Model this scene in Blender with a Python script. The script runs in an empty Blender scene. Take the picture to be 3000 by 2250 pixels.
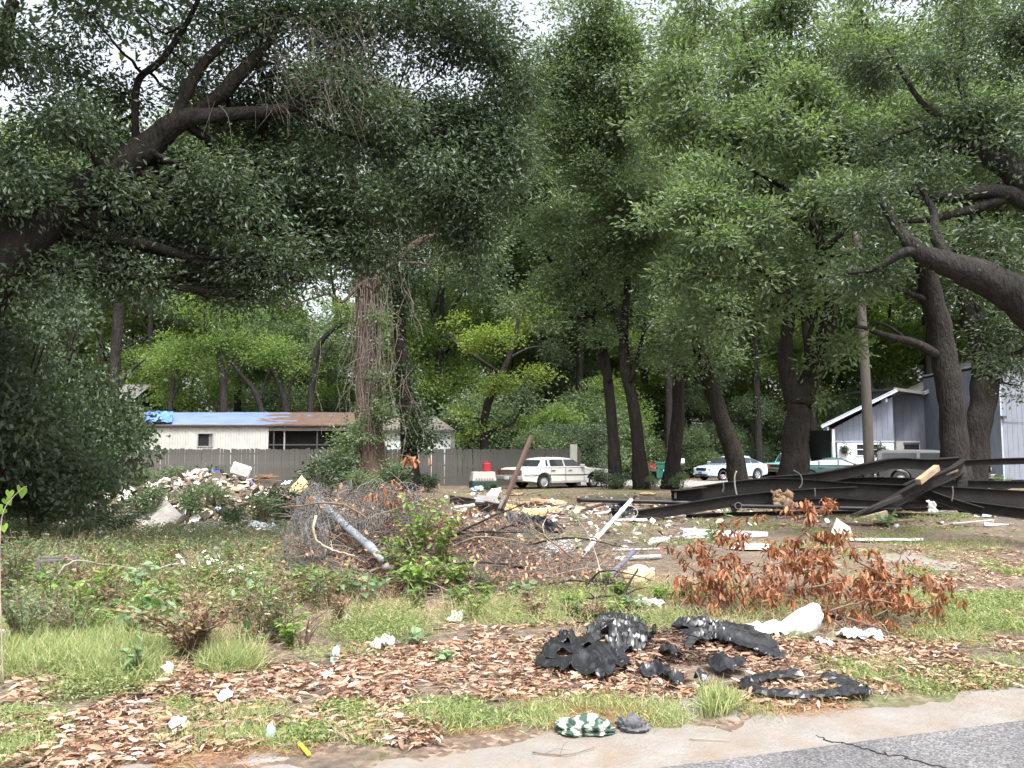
import bpy, bmesh, math, random
import numpy as np
from mathutils import Vector, Matrix, noise
R = math.radians
random.seed(7); RNG = np.random.default_rng(7)
scene = bpy.context.scene
C = scene.collection

# ------------------------------------------------------------------ camera
CAMH = 1.6; PITCH = math.atan(207/2448.0); FPX = 2448.0
cam = bpy.data.cameras.new('camera'); cam.sensor_width = 36; cam.lens = 36*FPX/3000
cam.clip_start = 0.05; cam.clip_end = 2000
co = bpy.data.objects.new('camera', cam); C.objects.link(co)
co.location = (0, 0, CAMH); co.rotation_euler = (math.pi/2 + PITCH, 0, 0)
scene.camera = co
# ------------------------------------------------------------------ sky and sun (bright overcast)
SUN_EL, SUN_AZ = 63, 160           # azimuth measured clockwise from +Y
world = bpy.data.worlds.new('World'); scene.world = world; world.use_nodes = True
wn = world.node_tree.nodes; wl = world.node_tree.links; wn.clear()
sky = wn.new('ShaderNodeTexSky'); sky.sky_type = 'NISHITA'; sky.sun_disc = False
sky.sun_elevation = R(SUN_EL); sky.sun_rotation = R(SUN_AZ)
sky.air_density = 1.0; sky.dust_density = 6.0; sky.ozone_density = 1.0
hs = wn.new('ShaderNodeHueSaturation'); hs.inputs['Saturation'].default_value = 0.33; hs.inputs['Value'].default_value = 1.0
bg = wn.new('ShaderNodeBackground'); bg.inputs['Strength'].default_value = 0.15
wo = wn.new('ShaderNodeOutputWorld')
wl.new(sky.outputs['Color'], hs.inputs['Color']); wl.new(hs.outputs['Color'], bg.inputs['Color']); wl.new(bg.outputs['Background'], wo.inputs['Surface'])
sd = bpy.data.lights.new('sun', 'SUN'); sd.energy = 1.7; sd.angle = R(16); sd.color = (1.0, .98, .95)
so = bpy.data.objects.new('sun', sd); C.objects.link(so)
sdir = Vector((math.sin(R(SUN_AZ))*math.cos(R(SUN_EL)), math.cos(R(SUN_AZ))*math.cos(R(SUN_EL)), math.sin(R(SUN_EL))))
so.rotation_euler = sdir.to_track_quat('Z', 'Y').to_euler(); so.location = (0, -5, 30)
scene.view_settings.view_transform = 'Standard'; scene.view_settings.look = 'None'
scene.cycles.max_bounces = 12; scene.cycles.diffuse_bounces = 8; scene.cycles.transmission_bounces = 8
scene.view_settings.exposure = 1.6; scene.view_settings.gamma = 1.0

# ------------------------------------------------------------------ pixel -> world helpers (for measuring the place)
cp, sp = math.cos(PITCH), math.sin(PITCH)
def ray(u, v):
    dx = (u-1500)/FPX; dy = (1125-v)/FPX
    return Vector((dx, cp-dy*sp, sp+dy*cp))
def P(u, v, Y):
    d = ray(u, v); t = Y/d.y
    return Vector((d.x*t, Y, CAMH+d.z*t))
MOUNDS = [(-8.0, 22.8, 1.9, 2.2, .95), (-9.6, 21.0, 1.3, 2.0, .35), (-2.0, 11.3, 1.2, 1.0, .30), (-.6, 10.6, .8, .8, .16),
          (5.2, 18.6, 2.6, .8, .16), (9.5, 18.8, 2.6, .8, .20), (1.3, 20.5, 1.6, 1.2, .10), (3.6, 9.5, 1.0, .6, .10), (1.9, 7.2, .5, .35, .08), (.35, 7.4, .6, .4, .10), (-6.2, 11.0, 1.5, 1.4, .15)]
E0 = Vector((-.035, 4.47)); ED = Vector((3.345, 1.10)).normalized(); EN = Vector((-ED.y, ED.x))   # near road edge line
def edge_d(x, y): return (x-E0.x)*EN.x + (y-E0.y)*EN.y          # >0 : off the road
def gz(x, y):
    d = edge_d(x, y)
    k = min(1, max(0, (d-.9)/2.0))
    z = 0.0
    if k > 0 and y < 60:
        z = .05*noise.noise(Vector((x*.5, y*.5, 0))) + .03*noise.noise(Vector((x*1.7, y*1.7, 3)))
        if y > 34: z *= max(0, 1-(y-34)/4)
        for cx, cy, sx, sy, h in MOUNDS:
            q = ((x-cx)/sx)**2 + ((y-cy)/sy)**2
            if q < 9: z += h*math.exp(-q)
    return z*k
def on(u, v, dz=0.0):
    d = ray(u, v); z = 0
    for _ in range(12):
        t = (z-CAMH)/d.z; p = Vector((d.x*t, d.y*t, z)); z = .5*z+.5*gz(p.x, p.y)
    p.z = gz(p.x, p.y)+dz
    return p

# ------------------------------------------------------------------ object helpers
def tag(o, label=None, cat=None, group=None, kind=None):
    if label: o['label'] = label
    if cat: o['category'] = cat
    if group: o['group'] = group
    if kind: o['kind'] = kind
    return o
def empty(name, loc=(0, 0, 0), rz=0, label=None, cat=None, group=None):
    o = bpy.data.objects.new(name, None); C.objects.link(o); o.empty_display_size = .1
    o.location = loc; o.rotation_euler = (0, 0, rz); tag(o, label, cat, group)
    return o
def link(name, me, m, parent=None):
    if m is not None and len(me.materials) == 0: me.materials.append(m)
    o = bpy.data.objects.new(name, me); C.objects.link(o)
    if parent is not None: o.parent = parent
    return o
def sharpen(me, ang=35):
    bm = bmesh.new(); bm.from_mesh(me); a = R(ang)
    for f in bm.faces: f.smooth = True
    for e in bm.edges:
        if len(e.link_faces) == 2:
            try: e.smooth = e.calc_face_angle() < a
            except ValueError: pass
    bm.to_mesh(me); bm.free()
def from_bm(name, bm, m, parent=None, smooth=None):
    bmesh.ops.recalc_face_normals(bm, faces=bm.faces)
    me = bpy.data.meshes.new(name); bm.to_mesh(me); bm.free()
    if smooth: sharpen(me, smooth)
    return link(name, me, m, parent)
def raw(name, v, f, m, parent=None, smooth=None):
    me = bpy.data.meshes.new(name); me.from_pydata([tuple(q) for q in v], [], [tuple(q) for q in f]); me.update()
    if smooth: sharpen(me, smooth)
    return link(name, me, m, parent)
def box_bm(bm, x0, x1, y0, y1, z0, z1, M=None, bev=0):
    g = bmesh.ops.create_cube(bm, size=1)
    vs = g['verts']
    for q in vs:
        q.co = Vector((x0+(q.co.x+.5)*(x1-x0), y0+(q.co.y+.5)*(y1-y0), z0+(q.co.z+.5)*(z1-z0)))
    if bev:
        es = list({e for q in vs for e in q.link_edges})
        r = bmesh.ops.bevel(bm, geom=es, offset=bev, segments=1, affect='EDGES'); vs = list({q for f in r['faces'] for q in f.verts} | {q for q in vs if q.is_valid})
    if M is not None:
        for q in vs: q.co = M @ q.co
    return vs
def box(name, x0, x1, y0, y1, z0, z1, m, parent=None, M=None, bev=0):
    bm = bmesh.new(); box_bm(bm, x0, x1, y0, y1, z0, z1, M, bev)
    return from_bm(name, bm, m, parent)
def seg_box(name, a, b, w, h, m, parent=None, roll=0, bev=.004, up=Vector((0, 0, 1))):
    """a bar from a to b, w wide (horizontal), h tall"""
    a = Vector(a); b = Vector(b); d = b-a; L = d.length; x = d.normalized()
    y = up.cross(x)
    if y.length < 1e-4: y = Vector((0, 1, 0))
    y.normalize(); z = x.cross(y)
    M = Matrix(((x.x, y.x, z.x, a.x), (x.y, y.y, z.y, a.y), (x.z, y.z, z.z, a.z), (0, 0, 0, 1))) @ Matrix.Rotation(roll, 4, 'X')
    return box(name, 0, L, -w/2, w/2, -h/2, h/2, m, parent, M, bev)
def smooth_path(pts, rad, sub=4, jit=0.0):
    pts = [Vector(p) for p in pts]; n = len(pts); op = []; orr = []
    if n == 2: sub = max(sub, 3)
    for i in range(n-1):
        p0 = pts[max(i-1, 0)]; p1 = pts[i]; p2 = pts[i+1]; p3 = pts[min(i+2, n-1)]
        for k in range(sub):
            t = k/sub
            q = .5*((2*p1)+(p2-p0)*t+(2*p0-5*p1+4*p2-p3)*t*t+(3*p1-p0-3*p2+p3)*t**3)
            if jit and (i or k): q = q+Vector([random.gauss(0, jit) for _ in range(3)])
            op.append(q); orr.append(rad[i]+(rad[i+1]-rad[i])*t)
    op.append(pts[-1]); orr.append(rad[-1])
    return op, orr
class Tubes:
    def __init__(s): s.v = []; s.f = []
    def add(s, pts, rad, n=6, rough=0.0, cap=True):
        b = len(s.v); m = len(pts); nrm = None
        for i in range(m):
            t = (pts[min(i+1, m-1)]-pts[max(i-1, 0)])
            if t.length < 1e-9: t = Vector((0, 0, 1))
            t.normalize()
            if nrm is None:
                nrm = t.orthogonal().normalized()
            else:
                nrm = (nrm-t*nrm.dot(t))
                nrm = nrm.normalized() if nrm.length > 1e-6 else t.orthogonal().normalized()
            bi = t.cross(nrm)
            for k in range(n):
                a = 2*math.pi*k/n; r = rad[i]
                if rough: r *= 1+rough*noise.noise(Vector((math.cos(a)*2.2, math.sin(a)*2.2+b*.37, i*.45)))
                s.v.append(pts[i]+(nrm*math.cos(a)+bi*math.sin(a))*r)
        for i in range(m-1):
            for k in range(n):
                k2 = (k+1) % n; s.f.append((b+i*n+k, b+i*n+k2, b+(i+1)*n+k2, b+(i+1)*n+k))
        if cap and n > 3:
            s.f.append(tuple(b+k for k in range(n))[::-1]); s.f.append(tuple(b+(m-1)*n+k for k in range(n)))
    def obj(s, name, m, parent=None, org=None, smooth=60):
        v = s.v if org is None else [q-Vector(org) for q in s.v]
        me = bpy.data.meshes.new(name); me.from_pydata([tuple(q) for q in v], [], s.f)
        me.polygons.foreach_set('use_smooth', np.ones(len(s.f), dtype=bool)); me.update()
        return link(name, me, m, parent)
def copy_tree(o, parent=None):
    c = o.copy(); C.objects.link(c); c.parent = parent
    for ch in list(o.children): copy_tree(ch, c)
    return c

# ------------------------------------------------------------------ materials
MATS = {}
def nodes_of(m):
    m.use_nodes = True; nt = m.node_tree; nt.nodes.clear()
    out = nt.nodes.new('ShaderNodeOutputMaterial'); return nt, nt.nodes, nt.links, out
def ramp(nd, stops, interp='LINEAR'):
    r = nd.new('ShaderNodeValToRGB'); e = r.color_ramp.elements; r.color_ramp.interpolation = interp
    while len(e) < len(stops): e.new(.5)
    for i, (p, c) in enumerate(stops): e[i].position = p; e[i].color = (*c, 1)
    return r
def mat(name, c1, c2=None, rough=.75, scale=6, metal=0, bump=.0, bscale=30, stretch=(1, 1, 1), spec=.4, dirt=None, dirt_scale=2.5, dirt_amt=.5, coat=0, bdist=.02):
    if name in MATS: return MATS[name]
    m = bpy.data.materials.new(name); MATS[name] = m
    nt, nd, lk, out = nodes_of(m)
    b = nd.new('ShaderNodeBsdfPrincipled'); lk.new(b.outputs[0], out.inputs[0])
    b.inputs['Roughness'].default_value = rough; b.inputs['Metallic'].default_value = metal
    b.inputs['Specular IOR Level'].default_value = spec; b.inputs['Coat Weight'].default_value = coat
    if c2 is None: c2 = tuple(q*.72 for q in c1)
    tc = nd.new('ShaderNodeTexCoord'); mp = nd.new('ShaderNodeMapping'); mp.inputs['Scale'].default_value = stretch
    lk.new(tc.outputs['Object'], mp.inputs[0])
    n1 = nd.new('ShaderNodeTexNoise'); n1.inputs['Scale'].default_value = scale; n1.inputs['Detail'].default_value = 6; n1.inputs['Roughness'].default_value = .65
    lk.new(mp.outputs[0], n1.inputs['Vector'])
    r = ramp(nd, [(.3, c2), (.7, c1)]); lk.new(n1.outputs['Fac'], r.inputs[0]); col = r.outputs[0]
    if dirt is not None:
        n2 = nd.new('ShaderNodeTexNoise'); n2.inputs['Scale'].default_value = dirt_scale; n2.inputs['Detail'].default_value = 9; n2.inputs['Roughness'].default_value = .7
        lk.new(tc.outputs['Object'], n2.inputs['Vector'])
        r2 = ramp(nd, [(.5-.12, (0, 0, 0)), (.5+.2, (dirt_amt,)*3)]); lk.new(n2.outputs['Fac'], r2.inputs[0])
        mx = nd.new('ShaderNodeMixRGB'); mx.inputs[2].default_value = (*dirt, 1); lk.new(r2.outputs[0], mx.inputs[0]); lk.new(col, mx.inputs[1]); col = mx.outputs[0]
    lk.new(col, b.inputs['Base Color'])
    if bump:
        n3 = nd.new('ShaderNodeTexNoise'); n3.inputs['Scale'].default_value = bscale; n3.inputs['Detail'].default_value = 5
        lk.new(mp.outputs[0], n3.inputs['Vector'])
        bp = nd.new('ShaderNodeBump'); bp.inputs['Strength'].default_value = min(1, bump); bp.inputs['Distance'].default_value = bdist
        lk.new(n3.outputs['Fac'], bp.inputs['Height']); lk.new(bp.outputs[0], b.inputs['Normal'])
    return m
def leafmat(name, stops, trans=.3, rough=.5, spec=.45, tcol=None):
    if name in MATS: return MATS[name]
    m = bpy.data.materials.new(name); MATS[name] = m
    nt, nd, lk, out = nodes_of(m)
    at = nd.new('ShaderNodeAttribute'); at.attribute_name = 'rnd'
    r = ramp(nd, stops); lk.new(at.outputs['Fac'], r.inputs[0])
    b = nd.new('ShaderNodeBsdfPrincipled'); b.inputs['Roughness'].default_value = rough; b.inputs['Specular IOR Level'].default_value = spec
    lk.new(r.outputs[0], b.inputs['Base Color'])
    if trans:
        t = nd.new('ShaderNodeBsdfTranslucent'); mx = nd.new('ShaderNodeMixShader'); mx.inputs[0].default_value = trans
        g = nd.new('ShaderNodeMixRGB'); g.blend_type = 'MULTIPLY'; g.inputs[0].default_value = 1; g.inputs[2].default_value = (*(tcol or (1.45, 1.5, .75)), 1)
        lk.new(r.outputs[0], g.inputs[1]); lk.new(g.outputs[0], t.inputs[0])
        lk.new(b.outputs[0], mx.inputs[1]); lk.new(t.outputs[0], mx.inputs[2]); lk.new(mx.outputs[0], out.inputs[0])
    else: lk.new(b.outputs[0], out.inputs[0])
    return m
BARK = mat('bark_dark', (.040, .035, .030), (.015, .0135, .012), .9, 9, bump=1, bscale=22, stretch=(1, 1, .25), spec=.12, bdist=.09)
BARK2 = mat('bark_greybrown', (.044, .040, .036), (.018, .0165, .015), .9, 8, bump=1, bscale=20, stretch=(1, 1, .25), spec=.12, bdist=.09)
BARKR = mat('bark_redbrown', (.15, .105, .085), (.06, .042, .035), .9, 7, bump=1, bscale=18, stretch=(1, 1, .2), spec=.12, bdist=.09)
DEADW = mat('dead_wood', (.42, .36, .29), (.2, .165, .13), .85, 10, bump=.6, stretch=(1, 1, .3), spec=.2)
TWIG = mat('twig_brown', (.20, .14, .10), (.09, .065, .05), .85, 14, spec=.2)
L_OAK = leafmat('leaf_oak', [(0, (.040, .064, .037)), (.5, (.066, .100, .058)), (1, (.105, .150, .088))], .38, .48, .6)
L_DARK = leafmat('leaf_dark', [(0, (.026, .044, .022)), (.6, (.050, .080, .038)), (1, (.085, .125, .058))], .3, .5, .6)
L_MID = leafmat('leaf_mid', [(0, (.080, .120, .062)), (.5, (.125, .178, .096)), (1, (.18, .245, .135))], .45, .5, .6)
L_FAR = leafmat('leaf_far', [(0, (.085, .135, .045)), (.5, (.145, .215, .07)), (1, (.22, .30, .10))], .55, .55, .4)
L_YEL = leafmat('leaf_yellowgreen', [(0, (.10, .15, .035)), (.5, (.16, .225, .05)), (1, (.25, .31, .08))], .45, .5, .3)
L_WEED = leafmat('leaf_weed', [(0, (.060, .110, .030)), (.5, (.11, .185, .055)), (1, (.19, .27, .085))], .35, .5, .35)
L_BRT = leafmat('leaf_bright', [(0, (.080, .150, .035)), (.5, (.14, .24, .055)), (1, (.24, .34, .09))], .35, .45, .4)
L_PALE = leafmat('leaf_pale', [(0, (.10, .17, .09)), (.5, (.16, .25, .13)), (1, (.23, .33, .18))], .3, .55, .3)
L_BROWN = leafmat('leaf_brown', [(0, (.13, .05, .026)), (.5, (.26, .105, .048)), (1, (.42, .20, .10))], .25, .5, .35, (1.3, 1, .7))
L_LITTER = leafmat('leaf_litter', [(0, (.085, .055, .042)), (.2, (.20, .125, .09)), (.45, (.32, .20, .14)), (.62, (.40, .24, .145)), (.82, (.45, .335, .265)), (1, (.52, .42, .345))], .1, .75, .15, (1.2, 1, .8))
L_DRY = leafmat('leaf_dry_grass', [(0, (.18, .13, .075)), (.5, (.33, .26, .15)), (1, (.5, .42, .27))], .2, .7, .2, (1.2, 1, .8))
L_GRASS = leafmat('grass_blade', [(0, (.12, .16, .055)), (.4, (.19, .25, .09)), (.75, (.30, .34, .15)), (1, (.46, .42, .24))], .3, .6, .25)
L_STRAW = leafmat('pine_straw', [(0, (.16, .075, .03)), (.5, (.30, .15, .07)), (1, (.42, .24, .13))], .0, .8, .2)

# ------------------------------------------------------------------ leaves in bulk
def unit(a): return a/np.maximum(np.linalg.norm(a, axis=1, keepdims=True), 1e-9)
def leaf_mesh(name, pos, d, n, L, W, rnd, m, parent=None, org=None, nice=False, fold=.18, curl=.12, blade=False):
    N = len(pos); pos = pos if org is None else pos-np.array(org)
    d = unit(d); n = unit(n-d*(n*d).sum(1, keepdims=True)); s = np.cross(d, n)
    L = np.broadcast_to(L, (N,))[:, None]; W = np.broadcast_to(W, (N,))[:, None]
    if not nice:
        V = np.stack([pos, pos+d*L*.55+s*W*.5+n*W*fold, pos+d*L-n*L*curl, pos+d*L*.55-s*W*.5+n*W*fold], 1); k = 4
        F = np.array([[0, 1, 3], [1, 2, 3]]) if blade else np.array([[0, 1, 2], [0, 2, 3]])
    else:
        V = np.stack([pos, pos+d*L*.3+s*W*.42+n*W*fold, pos+d*L*.68+s*W*.42+n*(W*fold-L*curl*.3), pos+d*L-n*L*curl,
                      pos+d*L*.68-s*W*.42+n*(W*fold-L*curl*.3), pos+d*L*.3-s*W*.42+n*W*fold], 1); k = 6
        F = np.array([[0, 1, 2, 3], [0, 3, 4, 5]])
    nv = N*k; nf = N*len(F); c = F.shape[1]
    idx = (np.arange(N)[:, None, None]*k+F[None]).reshape(-1)
    me = bpy.data.meshes.new(name)
    me.vertices.add(nv); me.vertices.foreach_set('co', V.reshape(-1).astype(np.float32))
    me.loops.add(nf*c); me.loops.foreach_set('vertex_index', idx.astype(np.int32))
    me.polygons.add(nf); me.polygons.foreach_set('loop_start', np.arange(0, nf*c, c, dtype=np.int32))
    try: me.polygons.foreach_set('loop_total', np.full(nf, c, dtype=np.int32))
    except Exception: pass
    me.update(calc_edges=True)
    a = me.attributes.new('rnd', 'FLOAT', 'POINT'); a.data.foreach_set('value', np.repeat(np.clip(rnd, 0, 1), k).astype(np.float32))
    return link(name, me, m, parent)
def cloud(blobs, L, W, cov, per=14, clump=.3, up=.5, gap=.0, gfreq=.9, flat=.55, droop=0.0, pads=14, pr=(.22, .40)):
    """blobs: (centre, (rx,ry,rz), mult). each blob is a set of flattened leaf pads; returns leaf arrays, clump centres by blob"""
    PS = []; DS = []; CC = []; RN = []
    for c, r, mu in blobs:
        nl = DENS*cov*mu*math.pi*r[0]*r[2]/(.5*L*W); nc = max(3, int(nl/per)); r_ = np.array(r)
        if pads:
            pc = unit(RNG.normal(size=(pads, 3)))*(RNG.random((pads, 1))**(1/2.0))*r_*.95+np.array(c)
            ps = RNG.uniform(pr[0], pr[1], (pads, 1))*r_*np.array([1.1, 1.1, .85]); pt = np.clip(RNG.normal(.5, .16, pads), 0, 1)
            w = (ps[:, 0]*ps[:, 2]); k = RNG.choice(pads, nc, p=w/w.sum())
            q = pc[k]+unit(RNG.normal(size=(nc, 3))+np.array([0, 0, .35]))*(RNG.random((nc, 1))**(1/2.6))*ps[k]; tint = pt[k]
        else:
            q = unit(RNG.normal(size=(nc, 3)))*(RNG.random((nc, 1))**(1/2.4))*r_+np.array(c); tint = np.full(nc, .5)
        if gap > 0:
            keep = np.array([noise.noise(Vector(t)*gfreq) > -1+gap or random.random() < .12 for t in q])
            q = q[keep]; tint = tint[keep]
            if len(q) < 2: q = np.array([c]); tint = np.array([.5])
        CC.append(q)
        n = len(q)*per
        base = np.repeat(q, per, 0); off = RNG.normal(size=(n, 3))*np.array([1, 1, flat])*clump
        PS.append(base+off); DS.append(off+RNG.normal(size=(n, 3))*clump*.6+np.array([0, 0, -droop*clump]))
        RN.append(np.repeat(np.clip(tint+RNG.normal(0, .14, len(q)), 0, 1), per)*.65+RNG.random(n)*.35)
    p = np.concatenate(PS); d = np.concatenate(DS); N = len(p)
    nn = RNG.normal(size=(N, 3))*.75+np.array([0, 0, up])
    return p, d, nn, np.concatenate(RN), CC
NLEAF = [0]; DENS = 2.5
def foliage(name, blobs, L, W, cov, m, parent, org, nice=False, **k):
    p, d, n, rn, cc = cloud(blobs, L, W, cov, **k); N = len(p); NLEAF[0] += N
    s = RNG.uniform(.7, 1.25, N)
    return leaf_mesh(name, p, d, n, L*s, W*s, rn, m, parent, org, nice), cc
def tree(name, label, base, stems, blobs, L, W, cov, lm, bark, group=None, twigs=7, twr=.02, cat='tree', limb=True, sides=9, jit=.0, **k):
    """stems: list of (points, radii). blobs get a limb from the nearest stem point and twigs to clumps"""
    base = Vector(base); root = empty(name, base, 0, label, cat, group)
    if jit: blobs = [(Vector(c)+Vector((random.gauss(0, jit*r[0]), random.gauss(0, jit*r[1]), random.gauss(0, jit*r[2]*1.3))), tuple(q*f for q, f in zip(r, [random.uniform(.72, 1.25)]*3)), mu*random.uniform(.7, 1.15)) for c, r, mu in blobs]
    tb = Tubes(); allp = []
    for pts, rad in stems:
        op, orr = smooth_path(pts, rad, 5, min(rad)*.12); tb.add(op, orr, sides, .13)
        allp += list(zip(op, orr))
    tb.obj('trunk', bark, root, base)
    if blobs:
        o, cc = foliage('crown', blobs, L, W, cov, lm, root, base, **k)
        if limb:
            br = Tubes()
            for (c, r, mu), q in zip(blobs, cc):
                c = Vector(c); pp, pr = min(allp, key=lambda t: (t[0]-c).length + (2.0 if t[0].z > c.z+.5 else 0))
                dist = (pp-c).length
                rr = min(pr*.55, .02+.018*dist+.02*max(r))
                mid = (pp+c)/2+Vector([random.gauss(0, .06*dist) for _ in range(3)])-Vector((0, 0, .04*dist))
                op, orr = smooth_path([pp, mid, c], [rr, rr*.7, rr*.45], 4, dist*.012); br.add(op, orr, 5, .2)
                for _ in range(twigs):
                    e = Vector(q[random.randrange(len(q))]); s0 = op[random.randrange(len(op)//2, len(op))]
                    mm = (s0+e)/2+Vector([random.gauss(0, .08*(s0-e).length) for _ in range(3)])
                    o2, r2 = smooth_path([s0, mm, e], [max(twr, rr*.3), max(twr*.7, rr*.18), twr*.4], 3, 0); br.add(o2, r2, 4, 0, False)
            tag(br.obj('branches', bark, root, base), kind='stuff')
    return root
def B(u, v, Y, ru, rv, ry=None, mu=1.0):
    """a foliage blob measured in the photograph at distance Y"""
    c = P(u, v, Y); s = Y/FPX
    rx, rz = ru*s, rv*s
    return (c, (rx, ry if ry else .8*(rx+rz)/2, rz), mu)
def S(pts, Y, w):
    """a stem through photograph points at distance Y (or per-point (u,v,Y)), w = widths in photograph px"""
    pp = []; rr = []
    for i, q in enumerate(pts):
        y = q[2] if len(q) > 2 else Y
        pp.append(P(q[0], q[1], y)); rr.append(w[i]*.5*y/FPX)
    return pp, rr
# ================================================================== SETTING
def m_ground():
    m = bpy.data.materials.new('ground_mix'); nt, nd, lk, out = nodes_of(m)
    b = nd.new('ShaderNodeBsdfPrincipled'); b.inputs['Roughness'].default_value = .95; b.inputs['Specular IOR Level'].default_value = .15
    lk.new(b.outputs[0], out.inputs[0])
    tc = nd.new('ShaderNodeTexCoord')
    def nz(s, d=8, r=.65):
        n = nd.new('ShaderNodeTexNoise'); n.inputs['Scale'].default_value = s; n.inputs['Detail'].default_value = d; n.inputs['Roughness'].default_value = r
        lk.new(tc.outputs['Object'], n.inputs['Vector']); return n.outputs['Fac']
    r1 = ramp(nd, [(.28, (.050, .040, .032)), (.5, (.115, .092, .072)), (.72, (.20, .16, .125))]); lk.new(nz(9), r1.inputs[0])
    v = nd.new('ShaderNodeTexVoronoi'); v.inputs['Scale'].default_value = 26; v.inputs['Randomness'].default_value = 1; lk.new(tc.outputs['Object'], v.inputs['Vector'])
    sep = nd.new('ShaderNodeSeparateColor'); lk.new(v.outputs['Color'], sep.inputs[0])
    r2 = ramp(nd, [(.0, (.08, .055, .04)), (.45, (.165, .112, .085)), (.8, (.27, .20, .15)), (1, (.35, .28, .22))]); lk.new(sep.outputs[0], r2.inputs[0])
    mx = nd.new('ShaderNodeMixRGB'); lk.new(r1.outputs[0], mx.inputs[1]); lk.new(r2.outputs[0], mx.inputs[2])
    rr = ramp(nd, [(.42, (0, 0, 0)), (.58, (.75,)*3)]); lk.new(nz(.8, 5), rr.inputs[0]); lk.new(rr.outputs[0], mx.inputs[0])
    gr = ramp(nd, [(.3, (.06, .085, .03)), (.7, (.15, .18, .075))]); lk.new(nz(14), gr.inputs[0])
    mg = nd.new('ShaderNodeMixRGB'); lk.new(mx.outputs[0], mg.inputs[1]); lk.new(gr.outputs[0], mg.inputs[2])
    rg = ramp(nd, [(.52, (0, 0, 0)), (.66, (.8,)*3)]); lk.new(nz(.55, 9, .7), rg.inputs[0]); lk.new(rg.outputs[0], mg.inputs[0])
    lk.new(mg.outputs[0], b.inputs['Base Color'])
    bp = nd.new('ShaderNodeBump'); bp.inputs['Strength'].default_value = .8; bp.inputs['Distance'].default_value = .03; lk.new(nz(24, 8), bp.inputs['Height']); lk.new(bp.outputs[0], b.inputs['Normal'])
    return m
def ground():
    xs = np.concatenate([np.linspace(-400, -40, 8)[:-1], np.linspace(-40, -16, 25)[:-1], np.arange(-16, 16, .16), np.linspace(16, 40, 25), np.linspace(40, 400, 8)[1:]])
    ys = np.concatenate([np.linspace(-60, 3, 8)[:-1], np.arange(3, 16, .16), np.arange(16, 32, .3), np.linspace(32, 60, 20), np.linspace(60, 500, 8)[1:]])
    v = [(x, y, gz(x, y)) for y in ys for x in xs]; nx = len(xs)
    f = [(j*nx+i, j*nx+i+1, (j+1)*nx+i+1, (j+1)*nx+i) for j in range(len(ys)-1) for i in range(nx-1)]
    o = raw('ground', v, f, m_ground()); o.data.polygons.foreach_set('use_smooth', np.ones(len(f), dtype=bool))
    tag(o, kind='structure')
ground()
def m_road(name, c1, c2, sand=None, light=None):
    m = bpy.data.materials.new(name); nt, nd, lk, out = nodes_of(m)
    b = nd.new('ShaderNodeBsdfPrincipled'); b.inputs['Roughness'].default_value = .9; b.inputs['Specular IOR Level'].default_value = .25
    lk.new(b.outputs[0], out.inputs[0]); tc = nd.new('ShaderNodeTexCoord')
    def nz(s, d=6, r=.6):
        n = nd.new('ShaderNodeTexNoise'); n.inputs['Scale'].default_value = s; n.inputs['Detail'].default_value = d; n.inputs['Roughness'].default_value = r
        lk.new(tc.outputs['Object'], n.inputs['Vector']); return n.outputs['Fac']
    r1 = ramp(nd, [(.3, c2), (.7, c1)]); lk.new(nz(1.2, 4), r1.inputs[0])
    v = nd.new('ShaderNodeTexVoronoi'); v.inputs['Scale'].default_value = 95; lk.new(tc.outputs['Object'], v.inputs['Vector'])
    sep = nd.new('ShaderNodeSeparateColor'); lk.new(v.outputs['Color'], sep.inputs[0])
    r2 = ramp(nd, [(.0, (.35, .35, .35)), (.6, (1, 1, 1)), (1, (1.75, 1.7, 1.6))]); lk.new(sep.outputs[0], r2.inputs[0])
    mu = nd.new('ShaderNodeMixRGB'); mu.blend_type = 'MULTIPLY'; mu.inputs[0].default_value = .8; lk.new(r1.outputs[0], mu.inputs[1]); lk.new(r2.outputs[0], mu.inputs[2]); col = mu.outputs[0]
    if sand:
        sx = nd.new('ShaderNodeSeparateXYZ'); lk.new(tc.outputs['Object'], sx.inputs[0])
        mr = nd.new('ShaderNodeMapRange'); mr.inputs[1].default_value = -.30; mr.inputs[2].default_value = 0.05; lk.new(sx.outputs['Y'], mr.inputs[0])
        ad = nd.new('ShaderNodeMath'); ad.operation = 'ADD'; lk.new(mr.outputs[0], ad.inputs[0]); lk.new(nz(5, 9, .75), ad.inputs[1])
        rs = ramp(nd, [(.86, (0, 0, 0)), (1.0, (.85,)*3)]); lk.new(ad.outputs[0], rs.inputs[0])
        ms = nd.new('ShaderNodeMixRGB'); ms.inputs[2].default_value = (*sand, 1); lk.new(rs.outputs[0], ms.inputs[0]); lk.new(col, ms.inputs[1]); col = ms.outputs[0]
    lk.new(col, b.inputs['Base Color'])
    bp = nd.new('ShaderNodeBump'); bp.inputs['Strength'].default_value = .6; bp.inputs['Distance'].default_value = .006; lk.new(sep.outputs[0], bp.inputs['Height']); lk.new(bp.outputs[0], b.inputs['Normal'])
    return m
SAND = (.27, .252, .23)
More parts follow.
